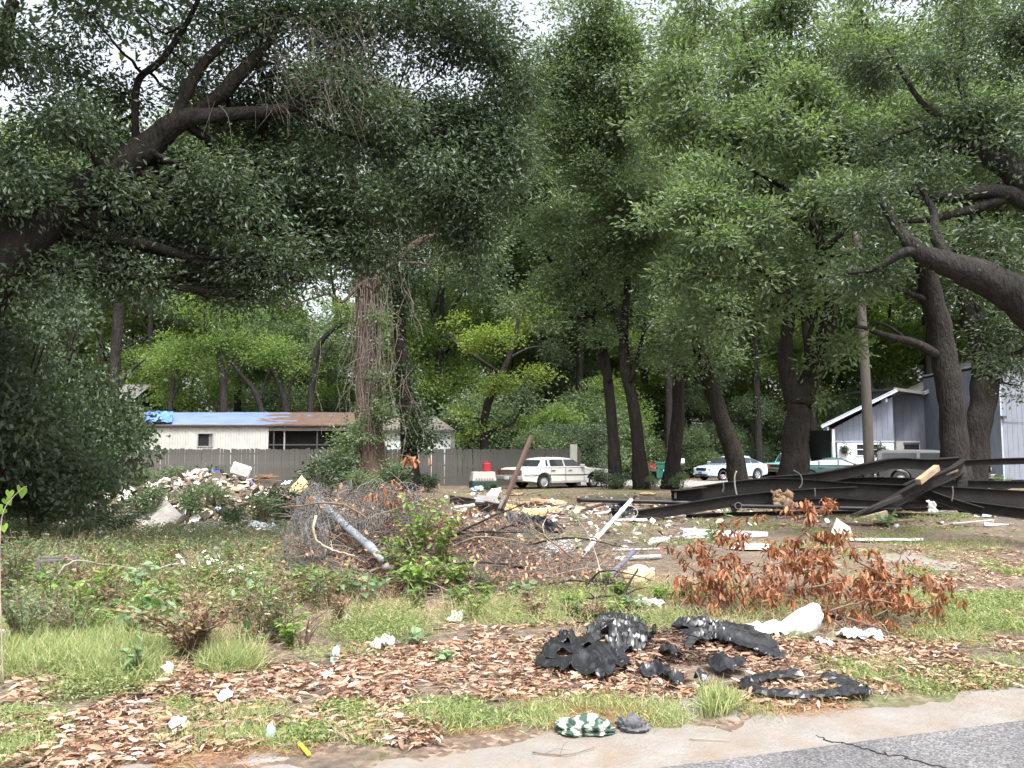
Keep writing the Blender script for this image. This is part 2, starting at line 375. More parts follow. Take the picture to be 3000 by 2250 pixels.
def strip(name, y_in, y_out, z, m, jit_out=0.0, jit_in=0.0, f=1.0, x0=-60, x1=70):
    """a strip along the near road edge in road coordinates (x along, y off the road)"""
    xs = np.concatenate([np.linspace(x0, -7, 12)[:-1], np.arange(-7, 8, .06), np.linspace(8, x1, 14)])
    v = []; fc = []; ny = 4
    for x in xs:
        a = y_in+jit_in*(noise.noise(Vector((x*1.3*f, 1, 0)))+.5*noise.noise(Vector((x*5*f, 2, 0))))
        b = y_out+jit_out*(noise.noise(Vector((x*.9*f, 5, 0)))+.6*noise.noise(Vector((x*3.1*f, 6, 0)))+.3*noise.noise(Vector((x*11*f, 7, 0))))
        for k in range(ny): v.append((x, a+(b-a)*k/(ny-1), z-(.006 if k == ny-1 else 0)))
    for i in range(len(xs)-1):
        for k in range(ny-1): q = i*ny+k; fc.append((q, q+ny, q+ny+1, q+1))
    o = raw(name, v, fc, m); o.location = (E0.x, E0.y, 0); o.rotation_euler = (0, 0, math.atan2(ED.y, ED.x)); tag(o, kind='structure'); return o
strip('road', -7.2, 0.0, .014, m_road('asphalt_near', (.145, .145, .15), (.085, .085, .089), SAND), .04)
MSAND = mat('sand', (.245, .238, .225), (.18, .172, .160), .95, 3.5, bump=.7, bscale=60, spec=.1, dirt=(.20, .145, .10), dirt_scale=2.6, dirt_amt=.7)
strip('sand_shoulder', -.3, .27, .009, MSAND, .28)
strip('far_verge', -8.6, -7.2, .009, MSAND, 0, .2)
# crack in the asphalt
tk = Tubes(); cp_ = [(2390, 2160), (2440, 2180), (2490, 2186), (2560, 2208), (2640, 2222), (2690, 2238), (2790, 2262), (2900, 2300)]
pp = []
for u, v in cp_:
    g = on(u, v); pp.append(Vector((g.x, g.y, .0128)))
op, orr = smooth_path(pp, [.0015, .003, .002, .0035, .002, .004, .003, .002], 7, .012)
for q in op: q.z = .0128
tk.add(op, orr, 5, .6); tag(tk.obj('road_crack', mat('crack_dark', (.03, .03, .03), rough=1)), kind='structure')
# far street beyond the lot
def patch(name, poly, z, m):
    o = raw(name, [(x, y, z) for x, y in poly], [tuple(range(len(poly)))], m); tag(o, kind='structure'); return o
patch('far_street', [(3.0, 42.8), (12, 41.0), (80, 38.5), (80, 56), (30, 53.6), (11.5, 52.6), (7.6, 52.0), (3.0, 50.5)], .02, m_road('asphalt_far', (.30, .295, .29), (.22, .22, .215)))
for poly in ([(1880, 2070), (1950, 2110), (2060, 2120), (2190, 2090), (2160, 2050), (2060, 2025), (1950, 2030)], [(120, 2235), (240, 2250), (330, 2215), (250, 2180), (140, 2190)], [(690, 2240), (830, 2245), (800, 2205), (720, 2205)], [(2640, 1660), (2760, 1690), (2860, 1660), (2780, 1625), (2680, 1625)], [(350, 2262), (470, 2250), (430, 2232), (350, 2236)]):
    pts = [on(u, v) for u, v in poly]; c = sum(pts, Vector())/len(pts); nn = 60
    v = [(c.x, c.y, gz(c.x, c.y)+.014)]; rx = max(abs(p.x-c.x) for p in pts); ry = max(abs(p.y-c.y) for p in pts)
    for k in range(nn):
        a = 2*math.pi*k/nn; r = 1+.5*noise.noise(Vector((math.cos(a)*1.8+c.x, math.sin(a)*1.8, c.y)))+.25*noise.noise(Vector((math.cos(a)*6+c.x, math.sin(a)*6, c.y)))
        x = c.x+rx*r*math.cos(a); y = c.y+ry*r*math.sin(a); v.append((x, y, gz(x, y)-.004))
    tag(raw('sand_patch', v, [(0, 1+k, 1+(k+1) % nn) for k in range(nn)], MSAND), kind='structure')

# ================================================================== TREES
# --- big live oak on the left, its limb sloping up across the frame
ob = on(-260, 1700); ob.y = 11.5; ob.x = -8.6; ob.z = 0
st = [([ob+Vector((0, 0, -.1)), P(-230, 1300, 11.5), P(-120, 950, 11.5), P(60, 725, 11.5), P(200, 590, 11.6), P(340, 500, 11.8), P(445, 420, 12), P(530, 352, 12), P(640, 338, 12.2), P(800, 325, 12.4), P(960, 300, 12.8), P(1150, 330, 13.2)],
       [.62, .55, .45, .30, .245, .23, .20, .16, .11, .09, .06, .03]),
      S([(505, 370), (555, 250), (610, 170), (700, 100), (820, 40)], 12, [34, 36, 30, 22, 10]),
      S([(560, 345), (660, 260), (760, 150), (840, 20)], 12.2, [40, 44, 34, 20]),
      S([(400, 450), (400, 250), (470, 180), (540, 80), (600, -40)], 12.3, [24, 22, 20, 16, 10]),
      S([(60, 725), (-40, 500), (-30, 250), (40, 0)], 11.5, [70, 60, 50, 36])]
blo = [B(60, 120, 10.5, 200, 130), B(180, 330, 11, 210, 120, mu=.8), B(60, 520, 11, 150, 110), B(330, 500, 11.2, 150, 80, mu=.7), B(560, 470, 11.6, 140, 70, mu=.6), B(590, 150, 12.5, 150, 120, mu=.5),
       B(760, 70, 12.4, 190, 110), B(960, 110, 12.8, 200, 140), B(1180, 120, 13.2, 220, 160), B(1400, 140, 13.8, 210, 180), B(1500, 330, 14, 130, 150),
       B(820, 250, 12.8, 190, 110, mu=.8), B(1050, 320, 13, 220, 150), B(1290, 350, 13.6, 220, 170), B(1420, 500, 14, 160, 150), B(1200, 560, 13.4, 220, 130), B(930, 500, 12.8, 210, 120, mu=.9),
       B(700, 600, 12.4, 200, 110, mu=.75), B(450, 640, 12.2, 200, 90, mu=.7), B(1340, 690, 14, 150, 130), B(1090, 700, 13.2, 190, 100, mu=.8), B(820, 760, 12.8, 200, 100, mu=.7), B(580, 780, 12.5, 170, 80, mu=.65),
       B(1400, 800, 14, 80, 70, mu=.8), B(950, 840, 13, 150, 60, mu=.45), B(700, 860, 12.8, 140, 60, mu=.5), B(250, 720, 12, 170, 90, mu=.8), B(400, 850, 12.3, 160, 80, mu=.7), B(110, 820, 11.6, 150, 100), B(250, 20, 11, 80, 70), B(420, 600, 13.2, 200, 120), B(640, 660, 13.4, 200, 110), B(860, 640, 13.6, 190, 120), B(560, 830, 13.3, 180, 70), B(300, 620, 13, 160, 110), B(760, 420, 13.4, 170, 110), B(1000, 760, 13.8, 150, 80, mu=.7), B(130, 600, 12.6, 150, 120), B(190, 110, 12, 110, 110), B(480, 130, 13.2, 90, 120, mu=.5), B(330, 270, 12.6, 130, 80), B(420, 20, 12.8, 120, 60, mu=.6), B(640, 40, 13, 140, 70), B(280, 400, 12.8, 150, 80), B(520, 300, 13.3, 120, 90, mu=.6), B(700, 330, 13.4, 130, 90)]
tree('live_oak_tree', 'huge dark live oak with long sloping limb above the vine thicket', ob, st, blo, .09, .036, 1.55, L_OAK, BARK, twigs=9, twr=.007, per=16, clump=.20, gap=.68, gfreq=1.0, flat=.65, droop=.5, up=.35, jit=.16)
# its crown overhead, out of the frame, that keeps the ground beneath in shade
top = bpy.data.objects[-1] if False else None
tops = [B(150, -250, 10.5, 420, 240, 2.2), B(700, -260, 12, 420, 240, 2.2), B(1200, -240, 13.5, 380, 220, 2.2), B(-350, 300, 11, 300, 400, 2), B(-300, 900, 12, 220, 300, 2)]
o2, _ = foliage('crown', tops, .2, .09, 1.6, L_OAK, [t for t in C.objects if t.name.startswith('live_oak_tree')][0], ob, clump=.35)
# fine hanging dead twigs under the oak
tw = Tubes()
for _ in range(210):
    u = random.gauss(930, 130); v = random.uniform(20, 330); a = P(u, v, random.uniform(11.4, 12.3)); s = random.uniform(.25, .75)
    b = a+Vector((random.gauss(.35, .4)*s, random.gauss(0, .2), -s*random.uniform(.4, 1))); mm = (a+b)/2+Vector((random.gauss(0, .1), 0, .12))
    op, orr = smooth_path([a, mm, b], [.0035, .003, .0018], 4); tw.add(op, orr, 3, 0, False)
tag(tw.obj('dead_twigs', mat('twig_grey', (.17, .145, .125), (.09, .075, .065), .9), [t for t in C.objects if t.name.startswith('live_oak_tree')][0], ob), kind='stuff')

# --- vine covered tree by the fence
b1 = P(1092, 1428, 35); b1.z = 0
st = [([b1+Vector((0, 0, -.1)), P(1090, 1395, 35), P(1085, 1330, 35), P(1080, 1200, 35), P(1078, 1000, 35), P(1068, 820, 35), P(1045, 640, 35), P(1020, 450, 35), P(1010, 300, 35)], [1.05, .86, .68, .55, .48, .42, .33, .25, .15]),
      S([(1075, 770), (1035, 722), (985, 715), (955, 690), (945, 668)], 34.5, [26, 22, 20, 15, 8]),
      S([(1088, 850), (1130, 790), (1190, 735), (1240, 700), (1272, 690), (1275, 665), (1258, 655)], 34.3, [34, 28, 24, 18, 14, 12, 6]),
      S([(1120, 790), (1180, 770), (1260, 775)], 34.3, [12, 9, 4]),
      S([(1075, 765), (1000, 755), (930, 765), (905, 785)], 34.6, [20, 16, 10, 4]),
      S([(1075, 820), (1040, 850), (1000, 885), (960, 860), (910, 855)], 34.4, [16, 12, 8, 6, 3]),
      S([(960, 860), (870, 890), (810, 915)], 34.4, [7, 6, 3])]
vt = tree('vine_tree', 'thick red-brown trunk hung with bare vines before the picket fence', b1, st, [B(960, 430, 34, 130, 90), B(1080, 330, 34, 140, 100), B(1180, 480, 34, 110, 80), B(1020, 600, 34.5, 90, 60, mu=.6)], .16, .07, 2, L_OAK, BARKR, twr=.012, sides=12, clump=.4)
vi = Tubes()
for _ in range(120):
    u0 = random.gauss(1085, 26); v0 = random.uniform(560, 1150); L = random.uniform(120, 480); u1 = u0+random.gauss(0, 26); Y = random.uniform(33.9, 34.5)
    if random.random() < .3: u0 = random.gauss(1100, 80); u1 = u0+random.gauss(0, 40); L *= .7
    v1 = min(v0+L, 1415); a = P(u0, v0, Y); b = P(u1, v1, Y); n = 4
    pts = [a.lerp(b, k/n)+Vector((random.gauss(0, .10), random.gauss(0, .08), 0)) for k in range(n+1)]
    op, orr = smooth_path(pts, [.016]*(n+1), 3); vi.add(op, [random.choice((.006, .009, .013))]*len(op), 3, 0, False)
for _ in range(26):
    a = P(random.gauss(1090, 40), random.uniform(850, 1250), 34.2); pts = [a]
    for k in range(4): pts.append(pts[-1]+Vector((random.gauss(0, .28), random.gauss(0, .1), random.uniform(-.55, .1))))
    op, orr = smooth_path(pts, [.014]*5, 4); vi.add(op, orr, 3, 0, False)
tag(vi.obj('vine', mat('vine_bark', (.22, .185, .16), (.10, .08, .068), .9), vt, b1), kind='stuff')
foliage('ivy', [B(1110, 1100, 34.3, 28, 120, .4, .5), B(1125, 1250, 34.2, 30, 90, .5, .7), B(1010, 1330, 33.8, 60, 90, .7, .6), B(1050, 1260, 34.1, 26, 70, .4, .5), B(1120, 950, 34.3, 40, 90, .5, .35), B(1150, 1380, 34, 40, 40, .6, .6)], .13, .09, 1.6, L_MID, vt, b1, clump=.22)
# --- second ivy trunk
b2 = P(1205, 1425, 36); b2.z = 0
st = [([b2+Vector((0, 0, -.1)), P(1200, 1330, 36), P(1190, 1200, 36), P(1178, 1050, 36), P(1165, 880, 36), P(1155, 700, 36)], [.42, .37, .34, .30, .26, .2])]
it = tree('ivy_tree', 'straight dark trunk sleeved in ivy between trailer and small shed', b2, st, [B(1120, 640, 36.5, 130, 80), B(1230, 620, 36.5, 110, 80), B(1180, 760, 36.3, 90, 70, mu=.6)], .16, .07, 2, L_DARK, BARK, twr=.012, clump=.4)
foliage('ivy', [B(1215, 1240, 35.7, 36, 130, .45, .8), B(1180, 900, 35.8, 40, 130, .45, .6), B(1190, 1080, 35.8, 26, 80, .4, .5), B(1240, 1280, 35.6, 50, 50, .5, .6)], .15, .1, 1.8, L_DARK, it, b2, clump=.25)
# --- yellow-green maple
b3 = P(1425, 1415, 45); b3.z = 0
st = [([b3, P(1420, 1330, 45), P(1418, 1260, 45), P(1430, 1180, 45), P(1465, 1110, 45), P(1500, 1020, 45), P(1520, 930, 45)], [.3, .26, .24, .22, .19, .15, .08]),
      S([(1420, 1290), (1445, 1260), (1500, 1240), (1520, 1210)], 45, [14, 12, 9, 5]), S([(1475, 1100), (1400, 1050), (1340, 1010), (1310, 970)], 45, [12, 10, 8, 4]), S([(1490, 1050), (1550, 1020), (1610, 1015)], 45, [9, 7, 3])]
tree('maple_tree', 'young maple with bright yellow-green leaves rising behind the fence', b3, st, [B(1440, 1060, 44, 62, 34), B(1500, 1110, 44, 88, 34), B(1460, 1160, 44, 45, 24, mu=.7), B(1550, 1075, 44, 60, 30, mu=.8), B(1540, 1150, 44, 40, 30, mu=.7), B(1360, 1210, 44.5, 50, 28, mu=.7), B(1395, 1255, 44.5, 50, 20, mu=.7), B(1345, 1280, 44.5, 30, 26, mu=.6), B(1480, 920, 47, 110, 70, mu=.7), B(1380, 950, 47, 100, 60, mu=.5), B(1560, 850, 48, 60, 40, mu=.5)], .15, .11, 1.5, L_YEL, BARK2, twr=.012, clump=.3, flat=.6, jit=.45, pads=10, pr=(.2, .36), gap=.7, gfreq=.8)
# --- paired slender trunks right of the white car
b4 = P(1805, 1432, 39.5); b4.z = 0
tree('laurel_oak_tree', 'slender dark leaning trunk just off the white sedan front bumper', b4, [([b4, P(1798, 1300, 39.5), P(1785, 1150, 39.5), P(1768, 1030, 39.5), P(1730, 930, 39.5), P(1660, 850, 39.3), P(1600, 740, 39), P(1560, 640, 39)], [.38, .28, .24, .21, .18, .14, .1, .05]), S([(1785, 1120), (1745, 1000), (1740, 900), (1750, 830)], 39.4, [22, 18, 14, 6]), S([(1730, 930), (1640, 930), (1560, 945)], 39.3, [12, 9, 4])],
     [B(1640, 790, 38, 80, 50), B(1560, 900, 38.5, 70, 36, mu=.6), B(1640, 940, 38.5, 90, 50, mu=.8), B(1700, 860, 38, 80, 60, mu=.8), B(1640, 640, 38, 110, 70, mu=.8), B(1760, 970, 38.5, 60, 50, mu=.6)], .17, .075, 2.1, L_MID, BARK, twr=.012, clump=.36, gap=.7, gfreq=.5, jit=.35)
b5 = P(1880, 1434, 38.8); b5.z = 0
tree('laurel_oak_tree', 'twin-stemmed dark oak standing beside the green wheelie bin', b5, [([b5, P(1872, 1330, 38.8), P(1858, 1200, 38.8), P(1832, 1080, 38.8), P(1828, 960, 38.8), P(1838, 850, 38.8), P(1835, 740, 38.8)], [.45, .33, .28, .26, .21, .17, .11]), S([(1830, 985), (1800, 910), (1755, 850), (1700, 790)], 38.6, [30, 26, 20, 8]), S([(1845, 1120), (1880, 1000), (1900, 890), (1920, 830)], 38.6, [14, 11, 8, 4]), S([(1835, 760, 38.6), (1800, 560, 37.5), (1745, 380, 36.5), (1740, 200, 35), (1750, 20, 34)], 37, [17, 14, 11, 8, 3]), S([(1790, 520, 37.2), (1860, 380, 36), (1880, 220, 35)], 36, [9, 7, 3])],
     [B(1840, 700, 37.5, 130, 70), B(1760, 780, 37.5, 90, 60, mu=.8), B(1900, 820, 37.5, 90, 70, mu=.8), B(1720, 560, 37, 150, 90), B(1880, 560, 37, 140, 90), B(1810, 440, 36, 150, 80), B(1680, 420, 36, 120, 80), B(1640, 280, 35, 110, 80), B(1790, 300, 35, 140, 80), B(1660, 140, 34, 130, 80, mu=.9), B(1820, 160, 34, 140, 80), B(1740, 30, 33, 150, 60, mu=.8), B(1950, 60, 33, 120, 60, mu=.7), B(1740, 660, 37, 120, 70), B(1900, 700, 37, 110, 70), B(1820, 540, 37, 130, 80), B(1700, 250, 35, 130, 90), B(1600, 180, 35, 110, 90), B(1900, 250, 34.5, 120, 90)], .18, .075, 2.1, L_MID, BARK, twr=.014, clump=.36, gap=.7, gfreq=.45, jit=.4)
b6 = P(1962, 1432, 39.2); b6.z = 0
tree('laurel_oak_tree', 'straight trunk with dark band standing between bin and white mailbox', b6, [([b6, P(1972, 1360, 39.2), P(1985, 1250, 39.2), P(1988, 1120, 39.2), P(1980, 1000, 39.2), P(1960, 880, 39)], [.48, .37, .32, .28, .22, .12])],
     [B(1960, 930, 38, 100, 60), B(2010, 1020, 38, 70, 40, mu=.7), B(1930, 1040, 38.5, 60, 40, mu=.5)], .17, .075, 2, L_MID, BARK, twr=.012, clump=.42)
# --- leaning trunk before the silver sedan
b7 = P(2168, 1425, 37); b7.z = 0
tree('laurel_oak_tree', 'crooked trunk leaning in front of the silver-blue sedan', b7, [([b7, P(2155, 1350, 37), P(2130, 1270, 37), P(2098, 1180, 37), P(2068, 1090, 37), P(2045, 1000, 36.6), P(2050, 900, 36)], [.48, .42, .39, .36, .33, .26, .14])],
     [B(2040, 960, 35.5, 110, 60), B(2110, 1040, 36, 60, 40, mu=.6), B(2000, 1070, 36, 60, 40, mu=.5), B(2080, 860, 35, 120, 60, mu=.8)], .18, .08, 2, L_MID, BARK, twr=.012, clump=.42)
# --- forked magnolia-leaved oak in the centre right
b8 = P(2325, 1440, 27); b8.z = 0
tree('forked_oak_tree', 'broad forked oak with glossy rosettes of leaves behind the steel beams', b8, [([b8, P(2328, 1340, 27), P(2335, 1230, 27), P(2345, 1165, 27)], [.52, .44, .41, .40]), ([P(2342, 1190, 27), P(2308, 1110, 27), P(2300, 1030, 27), P(2312, 930, 26.8), P(2310, 830, 26.4)], [.36, .26, .24, .2, .12]),
      ([P(2345, 1190, 27), P(2372, 1110, 27), P(2400, 1050, 27), P(2425, 950, 26.8), P(2440, 870, 26.6), P(2405, 770, 26.2), P(2395, 690, 25.8), P(2340, 620, 25), P(2250, 560, 24.5)], [.36, .32, .30, .27, .24, .2, .16, .11, .06]), S([(2375, 1100, 27), (2365, 1010, 26.8), (2400, 900, 26.4)], 27, [22, 18, 8]),
      S([(2400, 760, 26), (2460, 690, 25.5), (2540, 640, 25)], 26, [18, 14, 6]), S([(2395, 700, 25.8), (2360, 520, 25.4), (2280, 340, 25), (2200, 180, 25), (2170, 20, 25.4)], 25, [26, 22, 17, 11, 4]), S([(2340, 480, 25.3), (2400, 330, 25), (2390, 180, 25)], 25, [13, 9, 4]), S([(2310, 560, 25), (2150, 470, 24.5), (2030, 420, 24.6)], 25, [12, 9, 4])],
     [B(1990, 760, 23.5, 120, 60), B(2100, 700, 23, 110, 60), B(2220, 640, 23, 130, 70), B(2350, 600, 23, 130, 80), B(2470, 640, 23.5, 110, 70), B(2540, 720, 24, 90, 70), B(2060, 860, 24, 110, 60, mu=.9), B(2190, 820, 24, 120, 70, mu=.8), B(2330, 780, 24.5, 110, 60, mu=.7), B(2460, 860, 25, 80, 70, mu=.7), B(2400, 1075, 26.3, 90, 24, mu=.8), B(2500, 1010, 26, 60, 34, mu=.6), B(2240, 930, 25, 80, 50, mu=.6),
      B(2000, 560, 24, 130, 80), B(2140, 500, 23.5, 140, 80), B(2290, 460, 23.5, 140, 80), B(2440, 480, 24, 120, 80, mu=.9), B(2100, 340, 24, 150, 80), B(2260, 300, 24, 140, 80), B(1960, 400, 25, 120, 80), B(2000, 210, 25, 140, 80, mu=.9), B(2170, 160, 25, 150, 80), B(2330, 170, 25, 120, 80, mu=.8), B(2100, 40, 25.5, 160, 60), B(2280, 30, 25.5, 150, 60, mu=.8), B(2420, 1160, 26.8, 50, 30, mu=.3), B(2060, 620, 26, 130, 90), B(2220, 380, 26, 150, 90), B(2380, 380, 26, 120, 100), B(2040, 130, 26, 130, 90), B(2330, 90, 26, 130, 80), B(2180, 720, 26, 130, 70), B(2420, 560, 26, 120, 80)], .20, .074, 2.1, L_MID, BARK, twr=.012, per=10, clump=.27, gap=.72, gfreq=.6, flat=.7, up=.6, jit=.38, pads=10, pr=(.26, .42))
# --- big right trunks
b9 = P(2800, 1500, 26.5); b9.z = 0
tree('water_oak_tree', 'massive furrowed trunk rising out of the steel beam wreckage', b9, [([b9, P(2800, 1400, 26.5), P(2795, 1280, 26.5), P(2780, 1130, 26.5), P(2755, 980, 26.5), P(2725, 850, 26.3), P(2700, 740, 26), P(2660, 600, 25.5)], [.6, .47, .42, .40, .38, .34, .28, .17]), S([(2740, 1040, 26.4), (2680, 1005, 26), (2600, 985, 25.6), (2550, 965, 25.3), (2500, 955, 25)], 26, [34, 26, 20, 14, 8]), S([(2660, 1000, 26), (2610, 960, 25.8), (2560, 940, 25.6)], 26, [12, 9, 4]), S([(2720, 880, 26.3), (2640, 850, 26), (2580, 830, 26)], 26, [20, 14, 5])],
     [B(2600, 540, 25, 130, 80), B(2720, 480, 25, 120, 90), B(2620, 380, 25, 140, 90), B(2520, 300, 25, 120, 80), B(2680, 250, 25, 140, 90), B(2560, 120, 25, 140, 80), B(2720, 100, 25, 130, 80), B(2450, 60, 25.5, 120, 60, mu=.8), B(2620, 690, 25.5, 90, 50, mu=.6), B(2560, 870, 25.8, 80, 40, mu=.5), B(2440, 200, 25.5, 90, 80, mu=.7), B(2560, 450, 26.5, 130, 90), B(2680, 370, 26.5, 130, 90), B(2760, 640, 27, 120, 70, mu=.7), B(2500, 720, 26.5, 90, 60, mu=.7), B(2600, 20, 26, 150, 60), B(2800, 330, 26.5, 120, 100)], .17, .065, 2.2, L_MID, BARK2, twr=.014, clump=.32, gap=.7, gfreq=.55, jit=.4)
b10 = P(2850, 1450, 32); b10.z = 0
tree('water_oak_tree', 'second thick trunk forking low against the blue house wall', b10, [([b10, P(2855, 1350, 32), P(2870, 1230, 32), P(2885, 1130, 32), P(2870, 1020, 32), P(2830, 900, 32), P(2800, 780, 32)], [.52, .47, .47, .5, .33, .26, .17]), S([(2890, 1110), (2920, 1040), (2960, 980), (3000, 900)], 32, [90, 62, 44, 24]), S([(2868, 1030), (2870, 940), (2850, 850), (2880, 740)], 32, [44, 36, 28, 14]), S([(2850, 960), (2780, 930), (2730, 900)], 32.3, [22, 16, 8])],
     [B(2860, 880, 32, 90, 60, mu=.5), B(2950, 1050, 31.5, 60, 60, mu=.8), B(2940, 960, 31.5, 70, 50), B(2790, 800, 32, 90, 50, mu=.6), B(2990, 1130, 31, 40, 50, mu=.35)], .17, .07, 2, L_DARK, BARK2, twr=.014, clump=.4)
# --- near oak leaning in from the right, giant limb
b11 = Vector((11.3, 13.2, 0))
st = [([b11, P(3420, 1300, 13.4), P(3230, 1080, 13.5), P(3060, 930, 13.6), P(2960, 855, 13.7), P(2860, 805, 13.8), P(2760, 768, 13.9), P(2690, 735, 14), P(2640, 680, 14.2), P(2590, 610, 14.4), P(2520, 560, 14.6)], [.8, .65, .48, .37, .32, .27, .20, .15, .10, .06, .03]), S([(2700, 745, 14), (2650, 740, 14), (2560, 790, 14.2), (2480, 800, 14.4)], 14, [40, 30, 18, 8]), S([(2790, 780, 13.9), (2740, 690, 14.1), (2735, 620, 14.3), (2690, 540, 14.5)], 14, [44, 32, 24, 10]),
      ([P(3300, 1150, 13.5), P(3200, 800, 13.8), P(3080, 620, 14.2), P(2960, 495, 14.5), P(2870, 440, 14.7), P(2790, 420, 15), P(2700, 370, 15)], [.4, .36, .3, .22, .18, .13, .06]),
      S([(3100, 640, 14.2), (2960, 570, 14.4), (2860, 565, 14.5), (2760, 580, 14.6), (2640, 562, 14.8)], 14, [60, 52, 44, 34, 12]), S([(2980, 570, 14.4), (2860, 610, 14.5), (2740, 640, 14.6), (2640, 650, 14.7)], 14, [36, 30, 22, 8]), S([(2960, 495, 14.5), (2820, 380, 14.8), (2700, 300, 15), (2600, 140, 15)], 15, [30, 24, 18, 8]), S([(2870, 430, 14.7), (2830, 300, 14.8), (2780, 160, 15)], 15, [22, 18, 8])]
tree('live_oak_tree', 'massive low oak limb reaching in beside the blue house tower', b11, st,
     [B(2900, 300, 14.5, 130, 90), B(2760, 220, 15, 130, 80, mu=.9), B(2960, 150, 14.5, 130, 100), B(2820, 80, 15, 130, 70, mu=.8), B(2940, 690, 14.2, 110, 60), B(2830, 700, 14.4, 90, 40, mu=.7), B(2950, 420, 14.2, 90, 50, mu=.6), B(2740, 480, 15.2, 90, 50, mu=.6), B(2620, 440, 15.5, 90, 60, mu=.7), B(2580, 250, 16, 100, 80, mu=.8), B(2960, 1020, 14, 60, 60, mu=.6), B(2990, 760, 13.8, 60, 50), B(2560, 640, 15.5, 80, 50, mu=.6), B(2540, 575, 14.7, 110, 60), B(2490, 800, 14.5, 90, 45, mu=.8), B(2690, 560, 14.6, 100, 60), B(2660, 690, 14.3, 80, 40, mu=.7), B(2620, 800, 14.4, 70, 40, mu=.6),
      B(3200, 300, 14, 200, 300, 2, .4), B(2900, -150, 15, 350, 150, 2, .35)], .10, .04, 2.1, L_OAK, BARK2, twr=.007, clump=.2, gap=.66, gfreq=1.0, flat=.6, droop=.3, jit=.3)

# --- background tree line: prototypes copied
def proto(name, label, group, h, lm, seed, L=.34, trunkr=.3, wide=.40, cov=1.15, low=.22):
    random.seed(seed)
    st = [([Vector((0, 0, -.2)), Vector((random.gauss(0, .2), 0, h*.25)), Vector((random.gauss(0, .5), 0, h*.55)), Vector((random.gauss(0, .8), 0, h*.85))], [trunkr, trunkr*.8, trunkr*.55, trunkr*.15])]
    for _ in range(4):
        z = h*random.uniform(.3, .6); a = random.uniform(0, 6.28); r = h*wide*random.uniform(.5, .9)
        st.append(([Vector((0, 0, z)), Vector((math.cos(a)*r*.5, math.sin(a)*r*.5, z+h*.1)), Vector((math.cos(a)*r, math.sin(a)*r, z+h*.2))], [trunkr*.4, trunkr*.25, trunkr*.08]))
    bl = []
    for _ in range(13):
        z = h*random.uniform(low, .95); a = random.uniform(0, 6.28); k = 1-abs((z/h-.6)/.55)**2; r = h*wide*max(.15, k)*random.uniform(.2, 1)
        s = h*random.uniform(.10, .16); bl.append((Vector((math.cos(a)*r, math.sin(a)*r, z)), (s, s, s*.7), 1))
    return tree(name, label, (0, 0, 0), st, bl, L, L*.45, cov, lm, BARK2, group, 4, .03, clump=.6, gap=.55, gfreq=.3)
GT = 'distant trees behind the lot'
def sector(u): return 'beyond the vine thicket' if u < 330 else 'beyond the mobile home' if u < 1090 else 'beyond the small metal shed' if u < 1400 else 'beyond the white sedan and fence end' if u < 1830 else 'beyond the parked silver sedan' if u < 2390 else 'beyond the blue-grey house'
PR = [proto('broadleaf_tree', 'leafy green tree in the distant tree line', GT, 19, L_FAR, 1), proto('broadleaf_tree', 'leafy green tree in the distant tree line', GT, 16, L_FAR, 2, wide=.42), proto('broadleaf_tree', 'leafy green tree in the distant tree line', GT, 21, L_MID, 3, wide=.33)]
PT = proto('tall_oak_tree', 'tall airy oak', GT, 27, L_MID, 14, L=.24, trunkr=.28, wide=.27, cov=1.2, low=.42)
random.seed(11)
spots = []
for u in range(-150, 3300, 165):
    spots.append((u+random.uniform(-50, 50), random.uniform(66, 82), random.uniform(.75, 1.0)))
for u in range(-100, 3300, 330):
    spots.append((u+random.uniform(-70, 70), random.uniform(92, 110), random.uniform(1.1, 1.4)))
spots += [(u_, random.uniform(74, 90), random.uniform(1.3, 1.7)) for u_ in (1720, 1880, 2060, 2240, 2420, 2620, 2800, 2980)]+[(u_, random.uniform(66, 80), random.uniform(1.2, 1.5)) for u_ in (-60, 120, 950, 1270)]
spots += [(-520, 34, .6), (300, 56, .72), (560, 56, .62), (880, 58, .6), (-420, 50, .8), (1250, 57, .66), (1620, 60, .62), (1760, 58, .6), (2250, 64, .75), (2080, 62, .5)]
for i, (u, Y, s) in enumerate(spots):
    p = PR[i % 3]; o = p if i < 3 else copy_tree(p); o['label'] = ('rounded light green', 'broad light green', 'tall slim darker green')[i % 3]+' tree in the distant line '+sector(u)
    q = P(u, 1332, Y); o.location = (q.x, Y, 0); o.scale = (s, s, s*random.uniform(.85, 1.1)); o.rotation_euler = (0, 0, random.uniform(0, 6.28))
for i, (u, Y, s) in enumerate([(1690, 58, 1.08), (1960, 56, 1.1), (2225, 59, 1.12), (2390, 60, 1.15), (2560, 62, 1.2), (2720, 64, 1.2), (2900, 63, 1.2), (3080, 62, 1.2), (1270, 56, .95), (700, 60, 1.05), (430, 58, 1.0)]):
    o = PT if i == 0 else copy_tree(PT); o['label'] = 'tall airy light green oak with a high crown '+sector(u)
    q = P(u, 1332, Y); o.location = (q.x, Y, 0); o.scale = (s, s, s*random.uniform(.94, 1.06)); o.rotation_euler = (0, 0, random.uniform(0, 6.28))
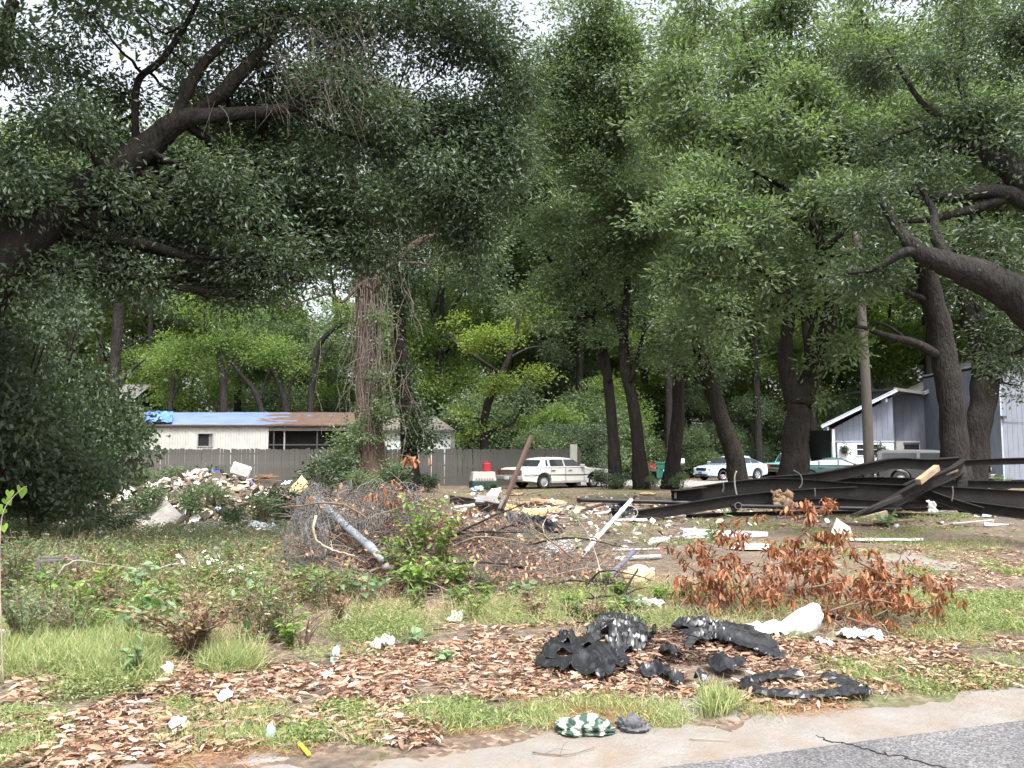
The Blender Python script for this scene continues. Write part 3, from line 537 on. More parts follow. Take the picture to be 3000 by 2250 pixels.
# bare thin trunks seen against the light beyond the trailer
GB = 'thin bare trunks beyond the trailer'
for pts, w in [([(660, 1330), (655, 1150), (640, 1040), (600, 950)], [30, 24, 16, 8]), ([(800, 1330), (760, 1180), (700, 1090), (650, 1030)], [20, 17, 12, 6]), ([(860, 1330), (835, 1180), (800, 1080)], [22, 20, 12]), ([(915, 1330), (912, 1150), (935, 1010), (1000, 950)], [22, 20, 18, 9]), ([(500, 1330), (500, 1180), (520, 1080)], [18, 14, 8]), ([(325, 1420), (330, 1200), (345, 950), (350, 800)], [40, 34, 30, 20])]:
    Y = 52 if pts[0][0] != 325 else 30
    pp, rr = S(pts, Y, w); pp[0].z = 0
    f2 = S([pts[1], (pts[1][0]+random.uniform(20, 60), pts[1][1]-90), (pts[1][0]+random.uniform(60, 120), pts[1][1]-150)], Y, [w[1]*.5, w[1]*.35, 3])
    tree('slender_tree', 'slender dark bare trunk rising behind the blue tarp roof' if Y == 52 else 'upright dark trunk standing by the picket fence end near the lapboard house', pp[0], [(pp, rr), f2], [B(pts[-1][0], pts[-1][1]-40, Y, 90, 50, mu=.6), B(pts[-1][0]+80, pts[-1][1], Y, 60, 40, mu=.4)], .2, .09, 1.6, L_FAR if Y == 52 else L_DARK, BARK2, GB if Y == 52 else None, 4, .02, clump=.45)
# understory shrubs: behind the fence and under the trees
def shrub_proto(name, label, group, h, w, lm, seed, L=.16, cov=2.2, nb=9, bark=BARK, aspect=.5, **k):
    random.seed(seed); bl = []; st = []
    for _ in range(nb):
        a = random.uniform(0, 6.28); r = w*random.uniform(.1, .8); z = h*random.uniform(.25, .8)
        s = w*random.uniform(.35, .5); bl.append((Vector((math.cos(a)*r, math.sin(a)*r, z)), (s, s, min(s*.8, z*.95)), 1))
    for _ in range(5):
        a = random.uniform(0, 6.28); r = w*.5
        st.append(([Vector((math.cos(a)*.08*w, math.sin(a)*.08*w, -.05)), Vector((math.cos(a)*r*.5, math.sin(a)*r*.5, h*.35)), Vector((math.cos(a)*r, math.sin(a)*r, h*.75))], [.03*h**.5, .02*h**.5, .006]))
    return tree(name, label, (0, 0, 0), st, bl, L, L*aspect, cov, lm, bark, group, 4, .006 if h < 2 else .012, 'shrub', sides=5, **k)
GS = 'dark understory shrubs along the tree line'
sp1 = shrub_proto('tall_shrub', 'dense dark shrub growing beneath the distant trees', GS, 5.5, 3.0, L_MID, 21, .24, clump=.5, gap=.45, gfreq=.5)
sp2 = shrub_proto('tall_shrub', 'dense dark shrub growing beneath the distant trees', GS, 6.5, 2.6, L_OAK, 22, .24, clump=.5, gap=.45, gfreq=.5)
sp3 = shrub_proto('tall_shrub', 'dense dark shrub growing beneath the distant trees', GS, 4.5, 2.6, L_FAR, 23, .22, clump=.5, gap=.45, gfreq=.5)
SPR = [sp1, sp2, sp3]; random.seed(5); used = 0
for u, Y, s in [(1370, 52, .9), (1480, 54, .9), (1580, 53, 1), (1690, 55, .9), (1770, 54, .8), (1830, 62, .75), (1940, 64, .9), (2030, 57.5, .55), (2090, 60, .6), (2250, 63, .9), (2330, 66, 1), (2430, 68, 1), (1240, 56, .8), (350, 47, .8), (450, 60, .9), (700, 62, .8), (1000, 60, .9), (2600, 72, 1.2), (2720, 75, 1.3), (1900, 57, .45), (1560, 48, .55), (1650, 49.5, .5), (1730, 50, .5), (120, 40, 1.0), (-40, 36, 1.0), (2360, 62, .5), (2200, 60.5, .45)]:
    o = SPR[used] if used < 3 else copy_tree(SPR[random.randrange(3)]); used += 1; o['label'] = ('big ' if s > .85 else 'mid-sized ' if s > .6 else 'small ')+'dense dark shrub under the trees '+sector(u)
    q = P(u, 1332, Y); o.location = (q.x, Y, 0); o.scale = (s, s, s*random.uniform(.9, 1.2)); o.rotation_euler = (0, 0, random.uniform(0, 6.28))
# vine thicket on the left: big dark shrubs in the oak's shade
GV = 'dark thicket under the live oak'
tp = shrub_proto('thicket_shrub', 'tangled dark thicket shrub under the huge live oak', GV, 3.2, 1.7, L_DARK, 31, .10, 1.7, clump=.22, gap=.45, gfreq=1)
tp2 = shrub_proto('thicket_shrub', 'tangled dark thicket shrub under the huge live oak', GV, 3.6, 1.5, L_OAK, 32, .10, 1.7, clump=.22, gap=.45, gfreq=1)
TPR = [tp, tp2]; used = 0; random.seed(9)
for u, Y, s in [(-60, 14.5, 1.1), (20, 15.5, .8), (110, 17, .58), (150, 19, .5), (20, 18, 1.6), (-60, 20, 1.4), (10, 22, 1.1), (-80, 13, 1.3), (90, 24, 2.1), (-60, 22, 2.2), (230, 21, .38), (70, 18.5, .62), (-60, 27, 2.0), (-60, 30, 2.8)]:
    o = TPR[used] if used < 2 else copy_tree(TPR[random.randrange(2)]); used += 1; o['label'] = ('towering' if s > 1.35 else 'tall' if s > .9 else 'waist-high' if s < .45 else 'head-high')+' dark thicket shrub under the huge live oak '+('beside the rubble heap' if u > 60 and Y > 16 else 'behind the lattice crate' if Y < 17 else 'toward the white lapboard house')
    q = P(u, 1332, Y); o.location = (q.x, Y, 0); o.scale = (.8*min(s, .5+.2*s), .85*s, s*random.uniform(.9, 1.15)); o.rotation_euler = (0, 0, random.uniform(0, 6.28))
# ================================================================== FENCE, BUILDINGS
WOODG = mat('weathered_picket', (.155, .150, .140), (.085, .082, .076), .9, 5, bump=.5, stretch=(1, 1, .15), dirt=(.06, .065, .05), dirt_scale=1.3, dirt_amt=.6, spec=.15)
DARKV = mat('dark_interior', (.012, .012, .014), rough=.6)
GLASSD = mat('dark_glass', (.03, .035, .04), (.018, .02, .024), .08, 3, spec=.6)
def fence():
    A = P(300, 1420, 42.5); Bp = P(1705, 1420, 44.0)
    root = empty('picket_fence', (A.x, A.y, 0), math.atan2(Bp.y-A.y, Bp.x-A.x), 'long weathered grey wooden picket fence in front of the trailer', 'fence')
    L = (Bp-A).xy.length; n = int(L/.1345); ms = []
    for k in range(5):
        bm = bmesh.new(); h = 1.90+random.uniform(-.03, .03); w = .067; c = .03
        pr = [(-w, 0), (w, 0), (w, h-c), (w-c, h), (-w+c, h), (-w, h-c)]
        vs = [[bm.verts.new((x, y, z)) for x, z in pr] for y in (-.009, .009)]
        bm.faces.new(vs[0]); bm.faces.new(vs[1][::-1])
        for i in range(6): bm.faces.new((vs[0][i], vs[0][(i+1) % 6], vs[1][(i+1) % 6], vs[1][i]))
        bmesh.ops.recalc_face_normals(bm, faces=bm.faces); me = bpy.data.meshes.new('picket'); bm.to_mesh(me); bm.free(); ms.append(me)
    for i in range(n):
        o = link('picket', random.choice(ms), WOODG, root); o.location = (0.07+i*.1345+random.gauss(0, .004), random.gauss(0, .006), random.gauss(0, .012)); o.rotation_euler = (random.gauss(0, .01), random.gauss(0, .009), 0)
    for z in (.4, 1.05, 1.65): box('rail', 0, L, .02, .06, z-.045, z+.045, WOODG, root)
    for i in range(int(L/2.4)+1): box('post', i*2.4-.045, i*2.4+.045, .061, .15, -.1, 1.85, WOODG, root)
fence()
# ---------------- trailer
WHT = mat('white_metal', (.52, .52, .50), (.42, .42, .40), .6, 2, dirt=(.30, .28, .24), dirt_scale=1.2, dirt_amt=.5)
def m_tarp():
    m = bpy.data.materials.new('tarp_over_rust'); nt, nd, lk, out = nodes_of(m)
    b = nd.new('ShaderNodeBsdfPrincipled'); b.inputs['Roughness'].default_value = .55; lk.new(b.outputs[0], out.inputs[0])
    tc = nd.new('ShaderNodeTexCoord'); sx = nd.new('ShaderNodeSeparateXYZ'); lk.new(tc.outputs['Object'], sx.inputs[0])
    n = nd.new('ShaderNodeTexNoise'); n.inputs['Scale'].default_value = 1.6; n.inputs['Detail'].default_value = 8; mp = nd.new('ShaderNodeMapping'); mp.inputs['Scale'].default_value = (.5, 2, 1)
    lk.new(tc.outputs['Object'], mp.inputs[0]); lk.new(mp.outputs[0], n.inputs['Vector'])
    mr = nd.new('ShaderNodeMapRange'); mr.inputs[1].default_value = 5.0; mr.inputs[2].default_value = 9.9; mr.inputs[3].default_value = .12; mr.inputs[4].default_value = .62; lk.new(sx.outputs['X'], mr.inputs[0])
    a = nd.new('ShaderNodeMath'); a.operation = 'ADD'; lk.new(n.outputs['Fac'], a.inputs[0]); lk.new(mr.outputs[0], a.inputs[1])
    r = ramp(nd, [(.97, (0, 0, 0)), (1.0, (1, 1, 1))]); lk.new(a.outputs[0], r.inputs[0])
    r1 = ramp(nd, [(.3, (.085, .13, .235)), (.75, (.16, .215, .31))]); lk.new(n.outputs['Fac'], r1.inputs[0])
    r2 = ramp(nd, [(.3, (.065, .042, .032)), (.7, (.12, .075, .052))]); lk.new(n.outputs['Fac'], r2.inputs[0])
    mx = nd.new('ShaderNodeMixRGB'); lk.new(r.outputs[0], mx.inputs[0]); lk.new(r1.outputs[0], mx.inputs[1]); lk.new(r2.outputs[0], mx.inputs[2]); lk.new(mx.outputs[0], b.inputs['Base Color'])
    bp = nd.new('ShaderNodeBump'); bp.inputs['Strength'].default_value = .5; bp.inputs['Distance'].default_value = .06; lk.new(n.outputs['Fac'], bp.inputs['Height']); lk.new(bp.outputs[0], b.inputs['Normal'])
    return m
def corr(name, x0, x1, z0, z1, m, parent, y=0, pitch=.115, depth=.025, axis='x', holes=()):
    """corrugated sheet wall facing -Y, with an optional rectangular hole"""
    v = []; f = []
    def band(a, b, c, d):
        n = max(2, int((b-a)/pitch*4)); s = len(v)
        for i in range(n+1):
            x = a+(b-a)*i/n; yy = y-depth*(.5+.5*math.cos(2*math.pi*x/pitch))**2
            for z in (c, d): v.append((x, yy, z) if axis == 'x' else (yy, x, z))
        for i in range(n): q = s+2*i; f.append((q, q+2, q+3, q+1))
    if holes:
        hx0, hx1, hz0, hz1 = holes
        band(x0, hx0, z0, z1); band(hx1, x1, z0, z1); band(hx0, hx1, z0, hz0); band(hx0, hx1, hz1, z1)
    else: band(x0, x1, z0, z1)
    o = raw(name, v, f, m, parent); o.data.polygons.foreach_set('use_smooth', np.ones(len(f), dtype=bool)); return o
def trailer():
    Y = 47.0; s = Y/FPX; X = lambda u: (u-1500)*s; Z = lambda v: P(1500, v, Y).z
    x0 = X(345); root = empty('mobile_home', (x0, Y, 0), 0, 'old white mobile home with blue tarp and rusty roof behind the fence', 'mobile home')
    xl = lambda u: X(u)-x0
    zt = Z(1247); zp = Z(1250)
    corr('wall', 0, xl(788), .3, zt, WHT, root, 0, .15, .035, holes=(xl(583), xl(625), Z(1307), Z(1270)))
    box('side_wall', 0.003, .05, .04, 3.6, .3, zt, WHT, root)
    box('back_wall', 0, xl(1125), 3.6, 3.65, .3, zt, WHT, root)
    w = box('window', xl(583), xl(625), .06, .09, Z(1307), Z(1270), DARKV, root)
    for a in ((xl(580), xl(583), Z(1309), Z(1268)), (xl(625), xl(628), Z(1309), Z(1268)), (xl(583), xl(625), Z(1271), Z(1268)), (xl(583), xl(625), Z(1309), Z(1306.6))):
        box('window_frame', a[0], a[1], -.06, .03, a[2], a[3], mat('alu_frame', (.42, .42, .40), rough=.5, metal=.3), w)
    box('curtain', xl(613), xl(624), .03, .05, Z(1306), Z(1272), mat('curtain_grey', (.20, .19, .18)), w)
    # porch bay with dark screens
    box('wall', xl(788)+.01, xl(1125), .9, .95, .3, zt, mat('porch_dark', (.035, .035, .037), (.02, .02, .022), .8), root)
    box('porch_floor', xl(788)+.01, xl(1060), 0, .9, .3, .55, WOODG, root)
    for u in (803, 834, 930, 1060):
        box('porch_post', xl(u)-.04, xl(u)+.04, .02, .1, .55, zp, mat('porch_post_grey', (.30, .30, .29)) if u == 834 else mat('porch_post_dark', (.06, .058, .055)), root)
    box('porch_rail', xl(788)+.02, xl(1060), .03, .08, Z(1305), Z(1301), mat('porch_post_dark', (.06, .058, .055)), root)
    box('porch_fascia', xl(788)+.02, xl(1060), -.05, -.02, Z(1262), Z(1252), mat('fascia_grey', (.25, .235, .21), dirt=(.1, .07, .05)), root)
    # roof: gently bowed sheet, tarp to the left and rust to the right
    v = []; f = []; nx = 60; ny = 8; x1 = xl(1075)
    for j in range(ny+1):
        for i in range(nx+1):
            x = -.12+(x1+.12)*i/nx; t = j/ny; y = -.15+3.9*t
            z = zt+.03+(.95 if True else 0)*math.sin(t*math.pi*.5)*.95+.03*noise.noise(Vector((x*.8, y*2, 0)))
            v.append((x, y, z))
    for j in range(ny):
        for i in range(nx): q = j*(nx+1)+i; f.append((q, q+1, q+nx+2, q+nx+1))
    o = raw('roof', v, f, m_tarp(), root); o.data.polygons.foreach_set('use_smooth', np.ones(len(f), dtype=bool))
    box('roof_edge', -.14, x1+.02, -.19, -.155, zt-.04, zt+.05, mat('roof_edge_dark', (.07, .055, .045), dirt=(.2, .1, .06)), root)
    box('downspout', xl(548), xl(563), -.12, -.05, Z(1333), Z(1306), WHT, root)
    box('vent', xl(430), xl(455), 1.6, 2.1, zt+.5, zt+.85, mat('vent_dark', (.05, .05, .05)), root)
trailer()
# crumpled blue tarp on the trailer's left end
def crumple_sheet(name, org, ax, ay, nx, ny, amp, freq, m, parent=None, mask=None, seed=0, base=None, ground=False, sharp=False, thick=0, ani=(1, 1)):
    """sheet over org + s*ax + t*ay (s,t in 0..1), creased along its normal; mask(s,t)->bool keeps cells"""
    ax = Vector(ax); ay = Vector(ay); nrm = ax.cross(ay).normalized(); org = Vector(org)
    if ground and nrm.z < 0: nrm = -nrm
    v = []; f = []; rnd = random.Random(seed)
    for j in range(ny+1):
        for i in range(nx+1):
            s = (i+(rnd.uniform(-.3, .3) if 0 < i < nx else 0))/nx; t = (j+(rnd.uniform(-.3, .3) if 0 < j < ny else 0))/ny
            p = org+ax*s+ay*t; q = Vector((s*ax.length*ani[0], t*ay.length*ani[1], seed*3.7))*freq
            h = 1.5*(1-abs(noise.noise(q)))**3+.5*(1-abs(noise.noise(q*2.3+Vector((9, 0, 0)))))**3-.75+rnd.uniform(-.04, .04)
            if base: h += base(s, t)/max(amp, 1e-6)
            p = p+nrm*h*amp
            if ground: p.z = gz(p.x, p.y)+.012+max(h, -.05)*amp
            v.append(p)
    for j in range(ny):
        for i in range(nx):
            if mask and not mask((i+.5)/nx, (j+.5)/ny): continue
            q = j*(nx+1)+i
            f += [(q, q+1, q+nx+2), (q, q+nx+2, q+nx+1)] if (i+j) % 2 else [(q, q+1, q+nx+1), (q+1, q+nx+2, q+nx+1)]
    o = raw(name, v, f, m, parent)
    bm = bmesh.new(); bm.from_mesh(o.data); bmesh.ops.delete(bm, geom=[q for q in bm.verts if not q.link_faces], context='VERTS'); bm.to_mesh(o.data); bm.free()
    if not sharp: sharpen(o.data, 34)
    if thick:
        md = o.modifiers.new('solid', 'SOLIDIFY'); md.thickness = thick
    return o
TARPB = mat('tarp_blue', (.05, .13, .55), (.03, .07, .30), .45, 4)
a = P(335, 1262, 46.6); t = crumple_sheet('blue_tarp', a, P(392, 1262, 46.6)-a, P(338, 1208, 47.6)-a, 16, 14, .16, 2.0, TARPB, seed=3, thick=.01)
tag(t, 'crumpled deep blue tarp hanging off the mobile home end', 'tarp')
a = P(425, 1238, 46.9); t = crumple_sheet('blue_tarp', a, P(505, 1240, 46.9)-a, P(430, 1206, 48)-a, 18, 14, .10, 2.0, mat('tarp_blue2', (.10, .22, .60), (.06, .13, .40), .45, 4), seed=5, thick=.01)
tag(t, 'wrinkled blue tarp piece lying on the mobile home roof', 'tarp')
# white lapboard house behind on the left
def left_house():
    Y = 52; s = Y/FPX; X = lambda u: (u-1500)*s; Z = lambda v: P(1500, v, Y).z
    root = empty('lapboard_house', (X(170), Y, 0), 0, 'white lapboard house half hidden by the vine thicket', 'house')
    W = X(352)-X(170); zt = Z(1190); box('wall', 0, W, .05, 6, 0, zt, WHT, root)
    n = int((zt-.6)/.2)
    for i in range(n): box('lap_board', -.02, W+.02, -.0+.0, .045, .6+i*.2, .6+i*.2+.19, WHT, root, Matrix.Translation((0, 0, 0)) @ Matrix.Rotation(.06, 4, 'X') if False else None)
    x0 = X(172)-X(170); w = box('window', x0, X(212)-X(170), -.03, -.002, Z(1300), Z(1270), GLASSD, root)
    box('window_bar', x0, X(212)-X(170), -.045, -.032, Z(1286), Z(1284), WHT, w); box('window_bar', X(191)-X(170), X(193)-X(170), -.046, -.031, Z(1300), Z(1270), WHT, w)
    raw('roof', [(-.6, -.6, zt), (W+.6, -.6, zt), (W+.6, 3, zt+1.6), (-.6, 3, zt+1.6), (-.6, 6.6, zt), (W+.6, 6.6, zt)], [(0, 1, 2, 3), (3, 2, 5, 4)], mat('shingle_grey', (.16, .155, .15), (.09, .088, .085), .95, 12), root)
left_house()
def shed():
    Y = 45.3; s = Y/FPX; X = lambda u: (u-1500)*s; Z = lambda v: P(1500, v, Y).z
    x0 = X(1100); root = empty('metal_shed', (x0, Y, 0), 0, 'small white ribbed metal shed with grey shingle roof behind fence', 'shed')
    W = X(1322)-x0; zt = Z(1258)
    corr('wall', 0, W, 0, zt, mat('white_rib', (.66, .67, .68), (.56, .57, .58), .5, 2), root, 0, .2, .03)
    box('side_wall', W-.06, W-.003, .001, 3, 0, zt, WHT, root); box('side_wall', .003, .05, .001, 3, 0, zt, WHT, root)
    zr = Z(1226); SH = mat('shingle_brown', (.16, .14, .12), (.085, .075, .068), .95, 14)
    e = X(1326)-x0; rr = X(1275)-x0
    raw('roof', [(-.2, -.25, zt-.02), (e+.05, -.25, zt-.02), (e+.05, 3.2, zt-.02), (-.2, 3.2, zt-.02), (rr, 1.4, zr+.1), (.8, 1.4, zr+.1)], [(0, 1, 4, 5), (1, 2, 4), (2, 3, 5, 4), (3, 0, 5)], SH, root)
    box('fascia', -.2, e+.05, -.27, -.23, zt-.12, zt-.021, mat('fascia_dark', (.09, .085, .08)), root)
shed()
# far house with pale roof behind the silver car
def far_house():
    Y = 74; s = Y/FPX; X = lambda u: (u-1500)*s; Z = lambda v: P(1500, v, Y).z
    x0 = X(1990); root = empty('green_house', (x0, Y, 0), 0, 'dark green house with pale grey roof behind the silver sedan', 'house')
    W = X(2330)-x0; zt = Z(1288)
    box('wall', 0, W, 0, 6, 0, zt, mat('green_wall', (.05, .085, .07)), root)
    raw('roof', [(-.5, -.5, zt), (W+.5, -.5, zt), (W-1.2, 3, Z(1222)), (.3, 3, Z(1222)), (W+.5, 6.5, zt), (-.5, 6.5, zt)], [(0, 1, 2, 3), (3, 2, 4, 5), (1, 4, 2), (5, 0, 3)], mat('shingle_pale', (.42, .43, .44), (.30, .31, .32), .9, 9), root)
    box('window', W*.3, W*.5, -.03, -.002, .9, 1.9, GLASSD, root)
far_house()
# ---------------- blue-grey house on the right
BLUE = mat('blue_siding', (.185, .205, .25), (.13, .147, .185), .8, 3, stretch=(1, 1, .3), dirt=(.11, .12, .15), dirt_scale=1.6, dirt_amt=.5)
BLUE_LIT = mat('lit_blue_siding', (.19, .205, .245), (.14, .153, .187), .75, 3, stretch=(1, 1, .25), dirt=(.20, .22, .25), dirt_scale=1.4, dirt_amt=.55)  # lighter siding copy, with the tower front's brighter light put into its colour
WPAINT = mat('white_paint', (.74, .75, .77), (.62, .63, .65), .7, 2)
TRIMB = mat('trim_blue', (.36, .40, .47), (.28, .31, .37), .7, 3)
ROOFD = mat('roof_dark', (.15, .145, .14), (.08, .078, .075), .95, 10)
def house():
    Y = 55.0; s = Y/FPX; X = lambda u: (u-1500)*s; Z = lambda v: P(1500, v, Y).z
    x0 = X(2435); root = empty('blue_house', (x0, Y, 0), 0, 'blue-grey wooden house with sloping eave and white lower wall', 'house')
    xl = lambda u: X(u)-x0
    W = xl(2615); zm = Z(1293)
    def zroof(x): return Z(1252)+(Z(1158)-Z(1252))*(x-xl(2435))/(xl(2615)-xl(2435))-.12
    # white lower wall with a window opening, blue boards above
    hx0, hx1, hz0, hz1 = xl(2505), xl(2572), Z(1334), Z(1300)
    for a in ((0, hx0, 0, zm), (hx1, W, 0, zm), (hx0, hx1, 0, hz0), (hx0, hx1, hz1, zm)): box('lower_wall', a[0], a[1], 0, .12, a[2], a[3], WPAINT, root)
    box('wall_core', .01, W-.01, .125, 4, 0, zroof(0), mat('dark_interior', (.012,)*3), root)
    n = 11; bw = (W+.06)/n
    for i in range(n):
        xa = -.03+i*bw; xb = xa+bw-.014; za, zb = zroof(xa+.03), zroof(xb)
        raw('siding_board', [(xa, -.03, zm), (xb, -.03, zm), (xb, -.03, zb), (xa, -.03, za), (xa, .06, zm), (xb, .06, zm), (xb, .06, zb), (xa, .06, za)], [(0, 1, 2, 3), (7, 6, 5, 4), (0, 4, 5, 1), (1, 5, 6, 2), (2, 6, 7, 3), (3, 7, 4, 0)], BLUE, root)
    box('belt_trim', -.04, W+.04, -.05, -.031, zm-.05, zm+.04, TRIMB, root)
    w = empty('window', (0, 0, 0)); w.parent = root
    for a, b in ((hx0, (hx0+hx1)/2), ((hx0+hx1)/2, hx1)):
        box('pane', a+.03, b-.03, .06, .075, hz0+.03, hz1-.03, GLASSD, w)
        box('frame', a, a+.05, -.02, .055, hz0, hz1, WPAINT, w); box('frame', b-.05, b-.001, -.02, .055, hz0, hz1, WPAINT, w)
        box('frame', a+.051, b-.051, -.018, .054, hz1-.05, hz1-.001, WPAINT, w); box('frame', a+.051, b-.051, -.018, .054, (hz0+hz1)/2-.025, (hz0+hz1)/2+.025, WPAINT, w)
    box('sill', hx0-.05, hx1+.05, -.07, .0, hz0-.05, hz0-.002, WPAINT, w)
    # corner post and downspout at the left end
    box('corner_post', xl(2431), xl(2438), -.35, -.24, 0, Z(1258), WPAINT, root)
    box('recess_shade_strip', xl(2438), xl(2450), -.018, -.002, 0, zm-.06, mat('recess_shade_blue', (.05, .06, .085)), root)  # flat strip on the wall; a recess's shade is put into its dark colour
    # sloping roof slab over the gable wing
    ra = Vector((xl(2392), -.8, Z(1254))); rb = Vector((xl(2614), -.8, Z(1148)))
    dz = (rb-ra).normalized()
    v = [ra, rb, rb+Vector((4.2, 7, .2)), ra+Vector((4.2, 7, .2))]; up = Vector((0, 0, .14))
    raw('roof', v+[q+up for q in v], [(3, 2, 1, 0), (4, 5, 6, 7), (1, 2, 6, 5), (2, 3, 7, 6), (3, 0, 4, 7), (0, 1, 5, 4)], ROOFD, root)
    seg_box('fascia', ra+Vector((0, -.03, .05)), rb+Vector((0, -.03, .05)), .04, .2, mat('fascia_pale', (.50, .54, .60), (.42, .45, .5), .7), root)
    seg_box('fascia', ra+Vector((0, -.06, .15)), rb+Vector((0, -.06, .15)), .04, .07, mat('fascia_mid', (.36, .40, .46)), root)
    for u, vv in ((2413, 1254), (2585, 1172)): box('rafter_tail', xl(u)-.06, xl(u)+.06, -.7, 0, Z(vv)-.16, Z(vv)+.05, TRIMB, root)
    # recessed middle: side wall and back wall with door
    Yb = 3.0
    raw('wall', [(W, -.0, zm), (W, Yb, zm), (W, Yb, Z(1150)+.6), (W, 0, Z(1158))], [(0, 1, 2, 3)], BLUE, root)
    s2 = (Y+Yb)/FPX; X2 = lambda u: (u-1500)*s2-x0; Z2 = lambda v: P(1500, v, Y+Yb).z
    # back wall in boards
    n = 15; xa0 = X2(2600); xb0 = X2(2945); bw = (xb0-xa0)/n
    for i in range(n):
        box('siding_board', xa0+i*bw, xa0+(i+1)*bw-.014, Yb, Yb+.08, 0, Z2(1157)+max(0, (xa0+i*bw-X2(2695)))*.42, BLUE, root)
    box('wall_core', xa0, xb0, Yb+.085, Yb+.2, 0, Z2(1160), DARKV, root)
    box('lower_wall', X2(2622), X2(2692), Yb-.03, Yb-.002, 0, Z2(1292), mat('cream_paint', (.50, .50, .48)), root)
    w = box('window', X2(2645), X2(2688), Yb-.06, Yb-.032, Z2(1332), Z2(1300), GLASSD, root); box('header', X2(2643), X2(2690), Yb-.10, Yb-.061, Z2(1302), Z2(1296), mat('header_dark', (.10, .10, .11)), w)
    d = box('door', X2(2712), X2(2750), Yb-.04, Yb-.002, .2, Z2(1273), mat('door_cream', (.55, .56, .54), (.46, .47, .46), .6), root); box('door_frame', X2(2709), X2(2712)-.002, Yb-.05, Yb-.001, .2, Z2(1271), TRIMB, d); box('door_frame', X2(2750)+.002, X2(2753), Yb-.05, Yb-.001, .2, Z2(1271), TRIMB, d)
    box('porch_light', X2(2723), X2(2729), Yb-.16, Yb-.002, Z2(1269), Z2(1261), mat('lamp_white', (.8, .8, .78)), root)
    w = box('window', X2(2744), X2(2768), Yb-.05, Yb-.002, Z2(1214), Z2(1170), GLASSD, root)
    for a in ((2742, 2744, 1216, 1168), (2768, 2770, 1216, 1168)): box('frame', X2(a[0]), X2(a[1]), Yb-.07, Yb-.001, Z2(a[2]), Z2(a[3]), TRIMB, w)
    box('frame', X2(2744)+.002, X2(2768)-.002, Yb-.065, Yb-.051, Z2(1193), Z2(1190), WPAINT, w); box('sill', X2(2740), X2(2772), Yb-.1, Yb-.001, Z2(1219), Z2(1216), TRIMB, w)
    # upper roofs
    pa = Vector((xl(2612), -.9, Z(1150))); pb = Vector((X2(2697), Yb-.6, Z2(1157)))
    v = [Vector((xl(2606), -.75, Z(1146))), Vector((X2(2697), Yb-.7, Z2(1158))), Vector((X2(2697), Yb+5, Z2(1158)+.3)), Vector((xl(2606), Yb+4, Z(1146)+.3))]; up = Vector((0, 0, .16))
    raw('roof', v+[q+up for q in v], [(3, 2, 1, 0), (4, 5, 6, 7), (1, 2, 6, 5), (2, 3, 7, 6), (3, 0, 4, 7), (0, 1, 5, 4)], ROOFD, root)
    seg_box('fascia', v[0]+Vector((0, -.03, .09)), v[1]+Vector((0, -.03, .09)), .04, .2, mat('fascia_olive', (.17, .17, .15)), root)
    v = [Vector((X2(2690), Yb-.7, Z2(1160))), Vector((X2(2960), Yb-.7, Z2(1160)+(X2(2960)-X2(2690))*.45)), Vector((X2(2960), Yb+5, Z2(1160)+(X2(2960)-X2(2690))*.45)), Vector((X2(2690), Yb+5, Z2(1160)))]
    raw('roof', v+[q+up for q in v], [(3, 2, 1, 0), (4, 5, 6, 7), (1, 2, 6, 5), (2, 3, 7, 6), (3, 0, 4, 7), (0, 1, 5, 4)], ROOFD, root)
    seg_box('fascia', v[0]+Vector((0, -.03, .09)), v[1]+Vector((0, -.03, .09)), .04, .24, mat('fascia_mid', (.36, .40, .46)), root)
    # tower of vertical boards at the right
    Yt = -6.0; s3 = (Y+Yt)/FPX; X3 = lambda u: (u-1500)*s3-x0; Z3 = lambda v: P(1500, v, Y+Yt).z
    xa0 = X3(2934); n = 14; bw = .30
    for i in range(n):
        box('siding_board', xa0+i*bw+.007, xa0+(i+1)*bw-.007, Yt-.03, Yt+.05, .15, Z3(1063+i*.9), BLUE_LIT, root)
    box('tower_core', xa0+.01, xa0+n*bw, Yt+.055, Yb, 0, Z3(1066), DARKV, root)
    n = 24; dy = (Yb-Yt)/n
    for i in range(n): box('siding_board', xa0-.06, xa0-.002, Yt+i*dy+.007, Yt+(i+1)*dy-.007, .15, Z3(1070), BLUE, root)
    box('corner_trim', xa0-.08, xa0+.005, Yt-.06, Yt-.031, .1, Z3(1062), TRIMB, root)
    box('cap', xa0-.15, xa0+n*bw*.2, Yt-.15, Yb, Z3(1062), Z3(1062)+.08, TRIMB, root)
    box('meter_box', xa0-.25, xa0-.065, Yt+2.2, Yt+2.9, 1.7, 2.4, mat('meter_grey', (.40, .42, .44)), root)
    tb = Tubes(); op, orr = smooth_path([Vector((xa0-.12, Yt+2.5, .3)), Vector((xa0-.12, Yt+2.5, 1.8)), Vector((xa0-.1, Yt+2.5, 4.5)), Vector((xa0-.1, Yt+2.5, 5.6))], [.03]*4, 3); tb.add(op, orr, 6); tb.obj('conduit', mat('conduit_grey', (.22, .24, .28)), root)
    for z in (Z3(1158), Z3(1236)):
        tb = Tubes(); op, orr = smooth_path([Vector((xa0-.1, Yt-.05, z)), Vector((xa0+2, Yt-.09, z-.04)), Vector((xa0+4.2, Yt-.05, z+.03))], [.012]*3, 4); tb.add(op, orr, 4); tb.obj('wire', mat('wire_black', (.02, .02, .02)), root)
    box('flood_lamp', X3(2930), X3(2942), Yt-.25, Yt-.062, Z3(1226), Z3(1219), mat('lamp_dark', (.05, .05, .055)), root)
house()
